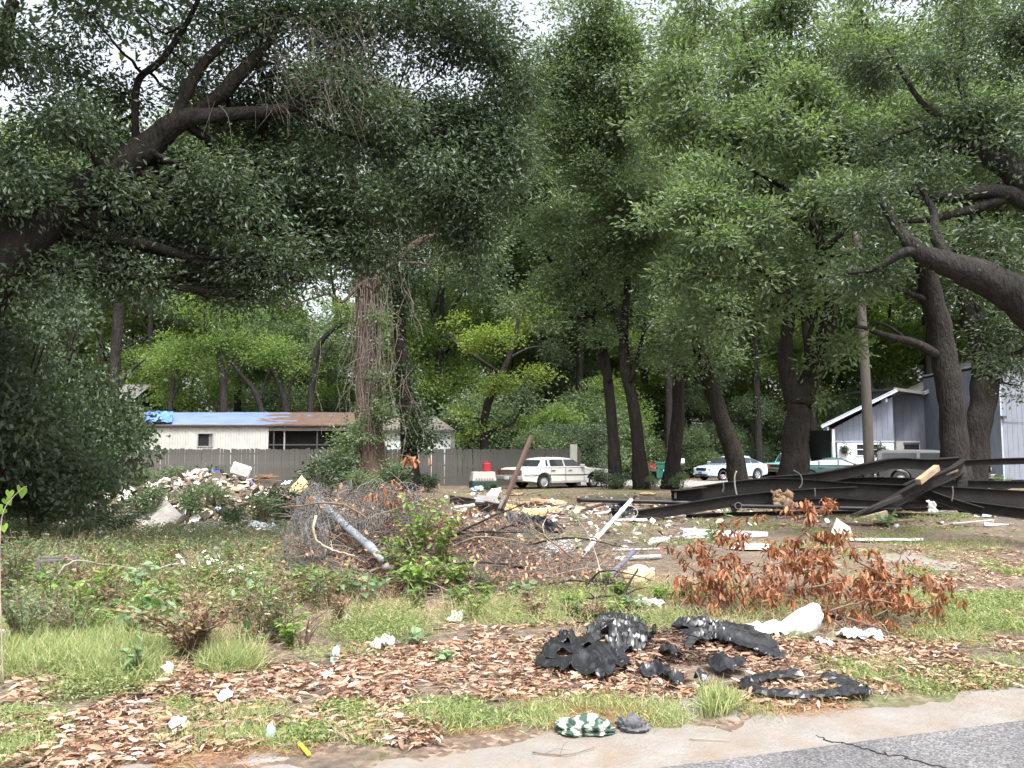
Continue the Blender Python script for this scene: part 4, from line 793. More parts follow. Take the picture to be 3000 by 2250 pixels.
def hanging_plant(u, v, label):
    c = P(u, v, 54.7); root = empty('hanging_basket', (c.x, c.y, c.z-.25), 0, label, 'hanging plant', 'hanging baskets on the white wall')
    bm = bmesh.new(); bmesh.ops.create_cone(bm, cap_ends=True, segments=12, radius1=.14, radius2=.22, depth=.24); bmesh.ops.translate(bm, verts=bm.verts, vec=(0, 0, .12)); from_bm('pot', bm, mat('pot_dark', (.03, .035, .035)), root, 40)
    foliage('leaves', [(c+Vector((0, 0, .12)), (.3, .25, .2), 1), (c+Vector((.22, 0, -.12)), (.10, .1, .25), .6)], .11, .06, 2.2, L_DARK, root, root.location, clump=.09)
    tb = Tubes()
    for a in (0, 2.1, 4.2): tb.add([Vector((.2*math.cos(a), .2*math.sin(a), .24)), Vector((0, 0, .85))], [.006, .006], 4)
    tag(tb.obj('hanger', mat('wire_black', (.02, .02, .02)), root), kind='stuff')
    seg_box('bracket', Vector((0, .3, .85)), Vector((0, 0, .85)), .02, .02, mat('wire_black', (.02, .02, .02)), root)
hanging_plant(2474, 1318, 'dark hanging basket between corner post and house window'); hanging_plant(2580, 1318, 'dark hanging basket between house window and cream wall')
# utility pole
q = P(2549, 1420, 44); root = empty('utility_pole', (q.x, 44, 0), 0, 'plain wooden utility pole standing before the blue house', 'pole')
tb = Tubes(); op, orr = smooth_path([Vector((0, 0, -.2)), Vector((-.02, 0, 4)), Vector((-.12, 0, 9)), Vector((-.2, 0, 13.5))], [.27, .26, .23, .2], 5); tb.add(op, orr, 12, .06); tb.obj('shaft', mat('pole_wood', (.085, .076, .065), (.05, .045, .038), .9, 8, bump=.5, stretch=(1, 1, .12)), root)
box('crossarm', -1.3, .9, -.36, -.24, 12.4, 12.55, mat('pole_wood', (.2, .2, .2)), root)
for x in (-1.1, -.5, .6):
    bm = bmesh.new(); bmesh.ops.create_cone(bm, cap_ends=True, segments=8, radius1=.05, radius2=.03, depth=.15, matrix=Matrix.Translation((x, -.3, 12.62))); from_bm('insulator', bm, mat('porcelain', (.5, .48, .45), rough=.3), root, 40)

# ================================================================== VEHICLES
RUB = mat('tyre_rubber', (.028, .028, .028), (.018, .018, .018), .85, 8)
RIM = mat('rim_alloy', (.52, .53, .55), (.42, .43, .45), .35, 4, metal=.6)
CHROME = mat('chrome', (.62, .63, .65), (.5, .5, .52), .18, 3, metal=1)
BLKP = mat('black_plastic', (.025, .025, .026), (.016, .016, .017), .5, 6)
CGLASS = mat('car_glass', (.04, .048, .052), (.025, .03, .034), .08, 2, spec=.4)
LAMPW = mat('headlamp', (.68, .70, .72), (.5, .52, .55), .12, 9, spec=.7)
LAMPR = mat('tail_lamp', (.30, .02, .02), (.18, .01, .01), .2, 9, spec=.6)
LAMPO = mat('lamp_amber', (.55, .22, .04), (.4, .15, .03), .25, 9)
def paint(name, c, rough=.3, dirt=None, amt=.3): return mat(name, c, tuple(q*.9 for q in c), rough, 1.5, coat=.5, dirt=dirt, dirt_amt=amt, dirt_scale=1.8)
def arch(cx, ra, zc, zb, n=9):
    a0 = math.asin(max(-1, min(1, (zb-zc)/ra)))
    return [(cx+ra*math.cos(a), zc+ra*math.sin(a)) for a in np.linspace(a0, math.pi-a0, n)]
def slab(name, prof, hw, m, parent, pull=.16, inset=.05, bulge=.03, smooth=38):
    """closed side profile (x,z) given width hw, edges rounded, ends rounded in plan"""
    n = len(prof); xs = [p[0] for p in prof]; cx = (max(xs)+min(xs))/2; hl = (max(xs)-min(xs))/2
    area = sum(prof[i][0]*prof[(i+1) % n][1]-prof[(i+1) % n][0]*prof[i][1] for i in range(n)); sg = 1 if area > 0 else -1
    nor = []
    for i in range(n):
        a = Vector(prof[i-1]); b = Vector(prof[i]); c = Vector(prof[(i+1) % n]); t = ((b-a).normalized()+(c-b).normalized())
        t = t.normalized() if t.length > 1e-6 else (c-b).normalized(); nor.append(Vector((-t.y, t.x))*sg)
    zmax = max(p[1] for p in prof); zmin = min(p[1] for p in prof)
    lay = [(-1, 1.0), (-.955, .25), (-.82, 0), (-.4, 0), (0, 0), (.4, 0), (.82, 0), (.955, .25), (1, 1.0)]
    bm = bmesh.new(); rings = []
    for yy, k in lay:
        r = []
        for i, (x, z) in enumerate(prof):
            q = Vector((x, z))+nor[i]*inset*k; e = abs((q.x-cx)/hl); e = max(0, (e-.72)/.28)
            px = q.x-math.copysign(pull*e*e*(abs(yy)**3), q.x-cx)
            zz = (z-zmin)/(zmax-zmin); w = hw*(1-.07*max(0, zz-.55)/.45-.05*max(0, .35-zz)/.35)
            r.append(bm.verts.new((px, yy*w, q.y)))
        rings.append(r)
    for a, b in zip(rings[:-1], rings[1:]):
        for i in range(n): bm.faces.new((a[i], a[(i+1) % n], b[(i+1) % n], b[i]))
    bm.faces.new(rings[0]); bm.faces.new(rings[-1][::-1])
    return from_bm(name, bm, m, parent, smooth)
def wheel(parent, x, y, r, w, rim=RIM, spokes=0, rr=.64):
    g = empty('wheel', (x, y, r)); g.parent = parent; s = 1 if y > 0 else -1
    bm = bmesh.new(); N = 28; pr = [(rr*r, -.5), (r*.93, -.5), (r, -.36), (r, .36), (r*.93, .5), (rr*r, .5)]
    rg = [[bm.verts.new((q*math.cos(2*math.pi*i/N), t*w, q*math.sin(2*math.pi*i/N))) for q, t in pr] for i in range(N)]
    for i in range(N):
        for k in range(len(pr)): bm.faces.new((rg[i][k], rg[i][(k+1) % 6], rg[(i+1) % N][(k+1) % 6], rg[(i+1) % N][k]))
    from_bm('tyre', bm, RUB, g, 30)
    bm = bmesh.new(); yy = s*w*.30
    if spokes:
        box_ = BLKP
        bmesh.ops.create_circle(bm, cap_ends=True, segments=N, radius=rr*r*1.02, matrix=Matrix.Translation((0, s*w*.1, 0)) @ Matrix.Rotation(math.pi/2, 4, 'X')); from_bm('hub_back', bm, box_, g)
        bm = bmesh.new()
        for k in range(spokes):
            a = 2*math.pi*k/spokes
            for o in (-.045, .045): box_bm(bm, .0, rr*r, -.012, .012, -.02, .02, Matrix.Translation((0, s*w*.36, 0)) @ Matrix.Rotation(a+o*3, 4, 'Y'))
        bmesh.ops.create_cone(bm, cap_ends=True, segments=14, radius1=.07, radius2=.06, depth=.05, matrix=Matrix.Translation((0, s*w*.37, 0)) @ Matrix.Rotation(math.pi/2, 4, 'X'))
        tag(from_bm('rim', bm, rim, g), kind='stuff')
        bm = bmesh.new(); a_ = [[bm.verts.new((q*math.cos(2*math.pi*i/N), t, q*math.sin(2*math.pi*i/N))) for q, t in ((rr*r*1.0, s*w*.45), (rr*r*.9, s*w*.36))] for i in range(N)]
        for i in range(N): bm.faces.new((a_[i][0], a_[i][1], a_[(i+1) % N][1], a_[(i+1) % N][0]))
        from_bm('rim_lip', bm, rim, g)
    else:
        pr = [(rr*r*1.02, s*w*.47), (rr*r*.86, s*w*.30), (rr*r*.62, s*w*.38), (rr*r*.3, s*w*.46), (.001, s*w*.47)]
        rg = [[bm.verts.new((q*math.cos(2*math.pi*i/N), t, q*math.sin(2*math.pi*i/N))) for q, t in pr] for i in range(N)]
        for i in range(N):
            for k in range(4): bm.faces.new((rg[i][k], rg[i][k+1], rg[(i+1) % N][k+1], rg[(i+1) % N][k]))
        from_bm('rim', bm, rim, g, 25)
def cabin(parent, m, xb0, xr0, xr1, xb1, zb, zr, wb, wr, roofm=None, crown=.04):
    """greenhouse: rear base, rear roof, front roof, front base"""
    bm = bmesh.new(); lay = [-1, -.9, -.5, 0, .5, .9, 1]; rings = []
    for yy in lay:
        k = abs(yy); dr = .05 if k == 1 else 0
        pr = [(xb0, zb, wb), (xr0-.10, zr-.13, wr+.02), (xr0+.05, zr-.03, wr), (xr0+.3, zr, wr), ((xr0+xr1)/2, zr+crown*.6, wr), (xr1-.3, zr, wr), (xr1-.05, zr-.03, wr), (xr1+.10, zr-.13, wr+.02), (xb1, zb, wb)]
        rings.append([bm.verts.new((x, yy*w, z-(dr if 0 < i < 8 else 0)+crown*(1-k*k)*(1 if 0 < i < 8 else 0))) for i, (x, z, w) in enumerate(pr)])
    for a, b in zip(rings[:-1], rings[1:]):
        for i in range(8): bm.faces.new((a[i], a[i+1], b[i+1], b[i]))
    bm.faces.new(rings[0]); bm.faces.new(rings[-1][::-1])
    return from_bm('roof', bm, roofm or m, parent, 40)
def side_glass(parent, poly, zb, zr, wb, wr, name='window', m=CGLASS, off=.008):
    for s in (-1, 1):
        v = [(x, s*(wb+(wr-wb)*(z-zb)/(zr-zb)+off), z) for x, z in poly]; n = len(v)
        v2 = [(x, y-s*.03, z) for x, y, z in v]
        raw(name, v+v2, [tuple(range(n)), tuple(range(2*n-1, n-1, -1))]+[(i, (i+1) % n, n+(i+1) % n, n+i) for i in range(n)], m, parent)
def end_glass(parent, xa, za, xb, zb_, wa, wb, name, m=CGLASS, off=.012):
    """glass across the car from low (xa,za) half width wa to high (xb,zb_)"""
    d = Vector((xb-xa, zb_-za)).normalized(); nx, nz = (d.y, -d.x)
    if (nx > 0) != (xa > xb): nx, nz = -nx, -nz
    v = [(xa+nx*off, -wa, za+nz*off), (xa+nx*off, wa, za+nz*off), (xb+nx*off, wb, zb_+nz*off), (xb+nx*off, -wb, zb_+nz*off)]
    v2 = [(x-nx*.03, y, z-nz*.03) for x, y, z in v]
    return raw(name, v+v2, [(0, 1, 2, 3), (7, 6, 5, 4)]+[(i, (i+1) % 4, 4+(i+1) % 4, 4+i) for i in range(4)], m, parent)
def seam(parent, x, z0, z1, hw, x2=None):
    for s in (-1, 1):
        a = Vector((x, s*hw, z0)); b = Vector((x if x2 is None else x2, s*hw, z1)); seg_box('door_seam', a, b, .012, .012, BLKP, parent, bev=0)
def handle(parent, x, z, hw, m=CHROME):
    for s in (-1, 1): box('door_handle', x-.1, x+.1, s*hw-.018, s*hw+.018, z-.02, z+.02, m, parent, bev=.006)
def mirror(parent, x, z, hw, m):
    for s in (-1, 1):
        y0, y1 = sorted((s*(hw-.06), s*(hw+.17))); box('mirror', x-.06, x+.06, y0, y1, z-.06, z+.09, m, parent, bev=.02)
def place(root, u, Y, ang):
    q = P(u, 1332, Y); root.location = (q.x, Y, .02 if Y > 43 else gz(q.x, Y)); root.rotation_euler = (0, 0, R(ang))

def white_sedan():
    m = paint('car_white', (.66, .65, .62), .45, (.45, .43, .38), .25); t = empty('sedan_car', label='boxy cream-white old sedan parked against the picket fence', cat='car'); rw = .335
    top = [(-2.72, .36), (-2.78, .5), (-2.76, .82), (-2.70, .95), (-2.4, 1.0), (-1.55, 1.02), (1.0, 1.01), (1.35, .985), (2.55, .91), (2.70, .88), (2.74, .72), (2.76, .5), (2.70, .34)]
    prof = top+[(1.98, .27)]+arch(1.60, .40, rw, .27)+[(-1.0, .27)]+arch(-1.42, .40, rw, .27)+[(-2.0, .30)]
    slab('body', prof, .98, m, t, .10, .05)
    cabin(t, m, -1.72, -1.28, .42, 1.08, 1.0, 1.44, .93, .72)
    side_glass(t, [(-1.28, 1.07), (-1.16, 1.07), (-1.14, 1.36), (-1.20, 1.36)], 1.0, 1.44, .93, .72); side_glass(t, [(-1.02, 1.06), (-.22, 1.06), (-.22, 1.37), (-.98, 1.37)], 1.0, 1.44, .93, .72); side_glass(t, [(-.12, 1.06), (.86, 1.06), (.40, 1.37), (-.12, 1.37)], 1.0, 1.44, .93, .72)
    end_glass(t, 1.04, 1.03, .54, 1.36, .80, .64, 'windshield'); end_glass(t, -1.68, 1.04, -1.40, 1.34, .76, .62, 'rear_window')
    for x in (-1.42, 1.60):
        for s in (-1, 1): wheel(t, x, s*.84, rw, .22, mat('rim_dull', (.40, .40, .39), (.3, .3, .29), .5, 5, metal=.3))
    box('bumper', -2.90, -2.70, -.95, .95, .42, .62, mat('bumper_grey', (.25, .25, .24)), t, bev=.03); box('bumper', 2.68, 2.84, -.93, .93, .40, .58, mat('bumper_grey', (.25,)*3), t, bev=.03)
    box('tail_light', -2.815, -2.74, -.93, .93, .68, .86, mat('tail_panel', (.13, .085, .075), rough=.3), t, bev=.01); box('chrome_strip', -2.82, -2.72, -.95, .95, .865, .90, CHROME, t)
    for s in (-1, 1): box('tail_lamp', -2.822, -2.70, s*.80-.12, s*.80+.12, .69, .85, LAMPR, t)
    box('licence_plate', -2.93, -2.905, -.16, .16, .45, .6, mat('plate', (.6, .6, .58)), t); box('grille', 2.74, 2.80, -.45, .45, .62, .86, CHROME, t); 
    for s in (-1, 1): box('headlight', 2.70, 2.765, s*.70-.2, s*.70+.2, .66, .84, LAMPW, t)
    for x, x2 in ((.98, .98), (-.17, -.17), (-1.1, -1.02)): seam(t, x, .36, 1.0, .985, x2)
    for s in (-1, 1): seg_box('side_moulding', Vector((-2.6, s*.985, .66)), Vector((2.6, s*.985, .64)), .012, .03, BLKP, t, bev=0); seg_box('rocker', Vector((-1.0, s*.955, .32)), Vector((1.15, s*.955, .32)), .03, .10, mat('rocker_silver', (.40, .39, .36)), t)
    handle(t, -.9, .86, .99); handle(t, .12, .86, .99); mirror(t, .86, 1.06, .95, m)
    box('sunroof', -.55, .1, -.35, .35, 1.475, 1.50, BLKP, t)
    place(t, 1628, 41.0, 35)
white_sedan()
def modern_sedan(cols, label, u, Y, ang, name='sedan_car', spk=7, round_=0, glassm=CGLASS, plate=True):
    m = cols; t = empty(name, label=label, cat='car'); rw = .335
    top = [(-2.42, .34), (-2.52, .55), (-2.50, .85), (-2.42, .97), (-2.0, 1.03), (-1.5, 1.05), (.8, 1.02), (1.2, .98), (1.9, .90), (2.25, .80), (2.42, .66), (2.50, .50), (2.46, .30)]
    if round_: top = [(-2.35, .34), (-2.46, .52), (-2.45, .78), (-2.35, .92), (-2.0, .99), (-1.5, 1.0), (.9, .96), (1.3, .92), (1.95, .80), (2.3, .66), (2.42, .5), (2.38, .28)]
    prof = top+[(1.90, .24)]+arch(1.48, .40, rw, .24)+[(-1.0, .23)]+arch(-1.40, .40, rw, .24)+[(-1.85, .26)]
    slab('body', prof, .92, m, t, .26, .06)
    zr = 1.50 if not round_ else 1.38; zb = 1.02 if not round_ else .96
    r0, r1 = (-1.05, .25) if not round_ else (-.75, .30)
    cabin(t, m, -2.0, r0, r1, 1.20, zb, zr, .86, .62)
    side_glass(t, [(-1.62, zb+.06), (-.95, zb+.05), (-.95, zr-.11), (r0+.0, zr-.13), (-1.4, zb+.24)], zb, zr, .86, .62, m=glassm); side_glass(t, [(-.88, zb+.05), (.05, zb+.05), (.05, zr-.09), (-.88, zr-.10)], zb, zr, .86, .62, m=glassm); side_glass(t, [(.12, zb+.05), (.98, zb+.05), (r1+.05, zr-.12), (.12, zr-.09)], zb, zr, .86, .62, m=glassm)
    end_glass(t, 1.16, zb+.02, r1+.12, zr-.09, .74, .56, 'windshield'); end_glass(t, -1.94, zb+.03, r0-.14, zr-.12, .70, .54, 'rear_window')
    for x in (-1.40, 1.48):
        for s in (-1, 1): wheel(t, x, s*.79, rw, .22, RIM, spk, .66)
    for s in (-1, 1):
        bx = box('headlight', 2.10, 2.36, s*.62-.16, s*.62+.16, .64 if not round_ else .55, .78 if not round_ else .66, LAMPW, t, bev=.03); box('tail_light', -2.50, -2.36, s*.66-.18, s*.66+.18, .74, .92, LAMPR, t, bev=.02)
        box('fog_lamp', 2.38, 2.47, s*.62-.07, s*.62+.07, .36, .43, LAMPW, t)
    g = box('grille', 2.36, 2.455, -.42, .42, .60, .78, BLKP, t, bev=.02)
    for k in range(4): box('grille_bar', 2.45, 2.463, -.40, .40, .625+k*.042, .638+k*.042, CHROME, g)
    box('lower_grille', 2.44, 2.503, -.5, .5, .30, .40, BLKP, t)
    if plate: box('licence_plate', 2.495, 2.53, -.16, .16, .43, .56, mat('plate_blue', (.09, .08, .42), (.25, .25, .5), .5, 9), t)
    for x, x2 in ((.96, 1.0), (-.02, 0), (-.98, -.9)): seam(t, x, .34, 1.0, .905, x2)
    handle(t, -.8, .86, .915, m); handle(t, .15, .86, .915, m); mirror(t, .92, zb+.05, .88, m)
    place(t, u, Y, ang); return t
modern_sedan(paint('car_silverblue', (.40, .50, .60), .25), 'silver-blue sedan with alloy wheels parked beside the white mailbox', 2140, 52.5, 180+29)
modern_sedan(paint('car_teal_dark', (.028, .085, .085), .4, (.07, .085, .08), .3), 'dusty teal sedan with rounded roof before the pale house wall', 2452, 47.0, -24, spk=6, round_=1, glassm=mat('glass_painted_reflect', (.34, .36, .42), (.26, .28, .34), .1, 2, spec=.7), plate=False)  # side glass carries a pale reflection in its base colour
def pickup(m, label, u, Y, ang, open_tail=False):
    t = empty('pickup_truck', label=label, cat='truck'); rw = .38
    prof = [(-2.6, .52), (-2.62, 1.02), (-.35, 1.04), (1.0, 1.06), (2.35, 1.0), (2.45, .95), (2.48, .6), (2.44, .45)]+[(2.05, .45)]+arch(1.60, .46, rw, .45)+[(-1.1, .42)]+arch(-1.55, .46, rw, .45)+[(-2.1, .5)]
    slab('body', prof, .98, m, t, .05, .03)
    cabin(t, m, -.52, -.40, .70, 1.12, 1.04, 1.74, .92, .76)
    side_glass(t, [(-.22, 1.12), (.86, 1.12), (.58, 1.62), (-.20, 1.62)], 1.04, 1.74, .92, .76)
    end_glass(t, 1.08, 1.09, .84, 1.62, .82, .68, 'windshield'); end_glass(t, -.50, 1.14, -.48, 1.60, .70, .62, 'rear_window')
    for x in (-1.55, 1.60):
        for s in (-1, 1): wheel(t, x, s*.82, rw, .25, RIM, 5, .58)
    box('bumper', 2.46, 2.62, -.96, .96, .48, .66, CHROME, t, bev=.02); box('bumper', -2.75, -2.6, -.95, .95, .5, .64, CHROME, t, bev=.02); box('grille', 2.46, 2.50, -.55, .55, .72, .93, BLKP, t)
    for k in range(3): box('grille_bar', 2.495, 2.51, -.54, .54, .76+k*.06, .775+k*.06, CHROME, t)
    for s in (-1, 1):
        box('headlight', 2.46, 2.51, s*.75-.17, s*.75+.17, .80, .94, LAMPW, t); box('turn_signal', 2.46, 2.508, s*.75-.17, s*.75+.17, .70, .795, LAMPO, t); box('tail_light', -2.66, -2.6, s*.86-.09, s*.86+.09, .68, .98, LAMPR, t)
        seg_box('lower_stripe', Vector((-2.55, s*.972, .62)), Vector((2.4, s*.972, .62)), .014, .22, mat('stripe_dark', (.035, .06, .065)), t, bev=0)
    b = box('bed_liner', -2.5, -.6, -.78, .78, 1.02, 1.055, BLKP, t); box('tailgate', -2.66, -2.622, -.74, .74, .66, 1.01, m, t); box('licence_plate', -2.68, -2.663, -.16, .16, .70, .86, mat('plate', (.6,)*3), t)
    for x in (1.05, -.30): seam(t, x, .55, 1.04, .965)
    handle(t, -.1, .92, .97, BLKP); mirror(t, .9, 1.2, .95, BLKP); place(t, u, Y, ang); return t
pickup(paint('car_teal_light', (.20, .45, .42), .35, (.25, .35, .33), .3), 'teal pickup truck with amber signals parked behind the forked oak', 2330, 58, 180+38)
pickup(paint('car_red', (.36, .03, .04), .4), 'red pickup truck seen from behind beside the green bin', 1898, 57.5, 78)
def suv():
    m = paint('car_black_matt', (.028, .028, .030), .5, (.06, .058, .055), .4); t = empty('suv_car', label='dark old full-size utility vehicle parked behind the steel beams', cat='car'); rw = .39
    prof = [(-2.55, .5), (-2.60, 1.12), (-.2, 1.14), (.85, 1.14), (2.30, 1.12), (2.42, 1.08), (2.45, .6), (2.40, .48), (2.10, .46)]+arch(1.62, .48, rw, .46)+[(-1.1, .44)]+arch(-1.52, .48, rw, .46)+[(-2.1, .48)]
    slab('body', prof, 1.0, m, t, .05, .03); cabin(t, m, -2.55, -2.45, .40, 1.0, 1.12, 1.80, .94, .80, mat('car_roof_grey', (.10, .10, .105), rough=.5))
    side_glass(t, [(-2.35, 1.2), (-.75, 1.2), (-.75, 1.68), (-2.32, 1.68)], 1.12, 1.80, .94, .80); side_glass(t, [(-.62, 1.2), (.72, 1.2), (.36, 1.68), (-.60, 1.68)], 1.12, 1.80, .94, .80); end_glass(t, .97, 1.16, .52, 1.68, .84, .72, 'windshield', mat('glass_painted_sky', (.42, .44, .47), (.3, .32, .35), .08, 2, spec=.7)); end_glass(t, -2.56, 1.2, -2.52, 1.66, .8, .7, 'rear_window')  # the windshield's sky reflection is put into its pale base colour
    for x in (-1.52, 1.62):
        for s in (-1, 1): wheel(t, x, s*.84, rw, .26, mat('rim_dull', (.4,)*3), 0, .55)
    box('bumper', 2.44, 2.62, -.98, .98, .46, .64, CHROME, t, bev=.02); box('bumper', -2.75, -2.6, -.95, .95, .48, .62, CHROME, t, bev=.02)
    g = box('grille', 2.44, 2.49, -.92, .92, .74, 1.06, BLKP, t)
    for k in range(4): box('grille_bar', 2.485, 2.50, -.60, .60, .78+k*.075, .795+k*.075, CHROME, g)
    box('grille_trim', 2.43, 2.50, -.94, .94, 1.062, 1.09, CHROME, t)
    for s in (-1, 1): box('headlight', 2.45, 2.51, s*.78-.12, s*.78+.12, .84, 1.0, LAMPW, t); box('tail_light', -2.66, -2.59, s*.88-.08, s*.88+.08, .7, 1.05, LAMPR, t); seg_box('side_moulding', Vector((-2.5, s*.99, .98)), Vector((2.35, s*.99, .98)), .02, .03, CHROME, t, bev=0)
    for x in (.85, -.68): seam(t, x, .5, 1.12, .985)
    handle(t, -.5, 1.0, .99); mirror(t, .8, 1.25, .97, BLKP); place(t, 2728, 42.5, -20)
suv()

# ================================================================== STREET SIDE THINGS
def bin_():
    q = P(1939, 1405, 53); t = empty('wheelie_bin', (q.x, 53, .02), R(-12), 'dark green wheeled rubbish bin standing beside the street', 'bin'); G_ = mat('bin_green', (.022, .13, .085), (.016, .10, .065), .55, 3)
    bm = bmesh.new(); vs = box_bm(bm, -.36, .36, -.36, .36, .08, 1.06, None, .03)
    for v in bm.verts: k = .86+.14*(v.co.z-.08)/.98; v.co.x *= k; v.co.y *= k
    from_bm('bin_body', bm, G_, t); box('rim', -.385, .385, -.385, .385, 1.0, 1.05, G_, t, bev=.01)
    bm = bmesh.new(); box_bm(bm, -.39, .39, -.40, .40, 1.062, 1.12, None, .025); from_bm('lid', bm, G_, t); box('handle_slot', -.34, -.18, -.372, -.362, .74, .80, BLKP, t); box('grip', -.1, .1, -.372, -.361, .66, .71, BLKP, t)
    for s in (-1, 1): wheel(t, s*.3, .38, .11, .06, BLKP)
    box('sticker', .10, .17, -.362, -.345, .56, .63, mat('sticker_white', (.8,)*3), t)
bin_()
def mailbox():
    q = P(1991, 1403, 52.5); t = empty('mailbox', (q.x, 52.5, .02), R(6), 'white round-topped mailbox with small lettering on a wooden post', 'mailbox'); W_ = mat('mailbox_white', (.80, .80, .79), (.72, .72, .71), .45, 3)
    bm = bmesh.new(); n = 12; r = .15; zb = 1.06; ring = []
    pr = [(-r, 0), (r, 0)]+[(r*math.cos(a), .14+r*math.sin(a)) for a in np.linspace(0, math.pi, n)]
    vs = [[bm.verts.new((x, y, zb+z)) for y, z in pr] for x in (-.28, .28)]
    for i in range(len(pr)): bm.faces.new((vs[0][i], vs[0][(i+1) % len(pr)], vs[1][(i+1) % len(pr)], vs[1][i]))
    bm.faces.new(vs[0]); bm.faces.new(vs[1][::-1]); from_bm('box_shell', bm, W_, t, 40)
    box('door', .282, .295, -.15, .15, 1.06, 1.32, W_, t, bev=.005); box('flag', .05, .15, -.17, -.155, 1.18, 1.26, W_, t)
    for k, (w, h) in enumerate([(.03, .05), (.05, .07), (.02, .05), (.05, .04), (.03, .05), (.06, .05), (.05, .03)]): box('lettering', -.23+k*.063, -.23+k*.063+w, -.156, -.1505, 1.17+.008*(k % 3)-k*.003, 1.17+h*.8, mat('ink_grey', (.35, .34, .36)), t)
    box('post', -.055, .055, -.055, .055, -.1, 1.06, mat('post_wood', (.38, .34, .28), (.24, .21, .17), .9, 9, stretch=(1, 1, .2)), t); box('bracket', -.22, .2, -.1, .1, .98, 1.058, mat('mail_under', (.42, .41, .38)), t)
mailbox()
def kennel():
    q = on(1420, 1434); q = P(1415, 1430, 39.6); q.z = 0
    t = empty('dog_kennel', (q.x, q.y, 0), R(14), 'grey-topped plastic dog kennel with dark green base by the fence', 'kennel')
    T_ = mat('kennel_grey', (.42, .40, .36), (.33, .31, .28), .7, 4); 
    box('base', -.60, .60, -.38, .38, .02, .36, mat('kennel_green', (.02, .05, .045), rough=.6), t, bev=.03)
    bm = bmesh.new(); box_bm(bm, -.58, .58, -.37, .37, .364, .80, None, .03)
    for v in bm.verts:
        if v.co.z > .7: v.co.x *= .9; v.co.y *= .82
    from_bm('upper_shell', bm, T_, t); 
    for k in range(7): box('vent_slot', -.42+k*.13, -.36+k*.13, -.385, -.371, .42, .5, mat('kennel_slot', (.22, .21, .2)), t)
    t2 = empty('fuel_can', (q.x+.18, q.y, .80), R(20), 'red plastic fuel can standing on the dog kennel', 'fuel can'); RD = mat('can_red', (.42, .025, .04), (.32, .02, .03), .45, 4)
    bm = bmesh.new(); box_bm(bm, -.17, .17, -.11, .11, 0, .40, None, .025); from_bm('can_body', bm, RD, t2); box('handle', -.13, .05, -.03, .03, .43, .47, RD, t2, bev=.008); box('handle_post', -.13, -.08, -.03, .03, .39, .435, RD, t2); box('handle_post', .0, .05, -.03, .03, .39, .435, RD, t2)
    bm = bmesh.new(); bmesh.ops.create_cone(bm, cap_ends=True, segments=12, radius1=.045, radius2=.04, depth=.08, matrix=Matrix.Translation((.115, 0, .44))); from_bm('cap', bm, mat('cap_red', (.3, .02, .02)), t2, 40)
kennel()
q = P(1681, 1420, 42.9); o = box('white_column', -.18, .18, -.08, .08, 0, 2.12, mat('column_cream', (.56, .55, .48), (.46, .45, .39), .8, 3), None, None, .01); o.location = (q.x, 42.9, 0); tag(o, 'upright cream board standing at the end of the picket fence', 'board')
q = P(1704, 1380, 42.6); o = box('yard_sign', -.28, .28, -.01, .01, .62, 1.02, mat('sign_white', (.66, .68, .72), (.35, .40, .55), .6, 5), None); o.location = (q.x, 42.6, 0); o.rotation_euler = (0, 0, R(10)); tag(o, 'small pale yard sign behind the white sedan hood', 'sign')
for s in (-.18, .18): seg_box('stake', Vector((s, .016, -.05)), Vector((s, .016, .7)), .01, .01, mat('wire_grey', (.2, .2, .2)), o)
# ================================================================== STEEL BEAM WRECKAGE
STEEL = mat('blackened_steel', (.013, .0125, .0125), (.008, .0078, .0078), .7, 5, bump=.4, bscale=25, dirt=(.035, .028, .024), dirt_scale=3, dirt_amt=.5, spec=.22)
STEELB = mat('brown_steel', (.06, .05, .045), (.03, .026, .024), .7, 5, bump=.4, dirt=(.09, .065, .05), spec=.3)
def ibeam(name, label, pts, h, w, m=STEEL, tf=.02, tw=.016, group=None, roll=0.0):
    """I section swept through points; twist in radians; parts: web, two flanges"""
    pts, _ = smooth_path(pts, [1]*len(pts), 4); n = len(pts); org = pts[0].copy()
    root = empty(name, org, 0, label, 'beam', group)
    fr = []
    for i in range(n):
        t = (pts[min(i+1, n-1)]-pts[max(i-1, 0)]).normalized(); y = Vector((0, 0, 1)).cross(t).normalized(); z = t.cross(y)
        r = roll*i/(n-1); y2 = y*math.cos(r)+z*math.sin(r); z2 = z*math.cos(r)-y*math.sin(r); fr.append((pts[i]-org, y2, z2))
    def sweep(nm, y0, y1, z0, z1):
        v = []; f = []
        for p, y, z in fr:
            for a, b in ((y0, z0), (y1, z0), (y1, z1), (y0, z1)): v.append(p+y*a+z*b)
        for i in range(n-1):
            for k in range(4): f.append((i*4+k, i*4+(k+1) % 4, i*4+4+(k+1) % 4, i*4+4+k))
        f.append((3, 2, 1, 0)); f.append(tuple((n-1)*4+k for k in range(4))); raw(nm, v, f, m, root)
    sweep('web', -tw/2, tw/2, -h/2+tf+.001, h/2-tf-.001); sweep('flange', -w/2, w/2, h/2-tf, h/2); sweep('flange', -w/2, w/2, -h/2, -h/2+tf)
    return root
GBM = 'blackened steel beams from a wrecked trailer frame'
PP = lambda L_: [P(*q) for q in L_]
ibeam('steel_beam', 'long black steel beam crossing the wreckage at knee height', PP([(2035, 1452, 20.6), (2255, 1425, 20.8), (2520, 1440, 21), (2780, 1450, 21), (3100, 1468, 21)]), .42, .18, group=GBM)
ibeam('steel_beam', 'black steel beam arching up to a peak over the wreckage', PP([(2245, 1412, 21.6), (2400, 1400, 21.7), (2540, 1372, 21.8), (2625, 1357, 21.9), (2720, 1360, 22), (2812, 1354, 22)]), .28, .16, group=GBM, roll=.15)
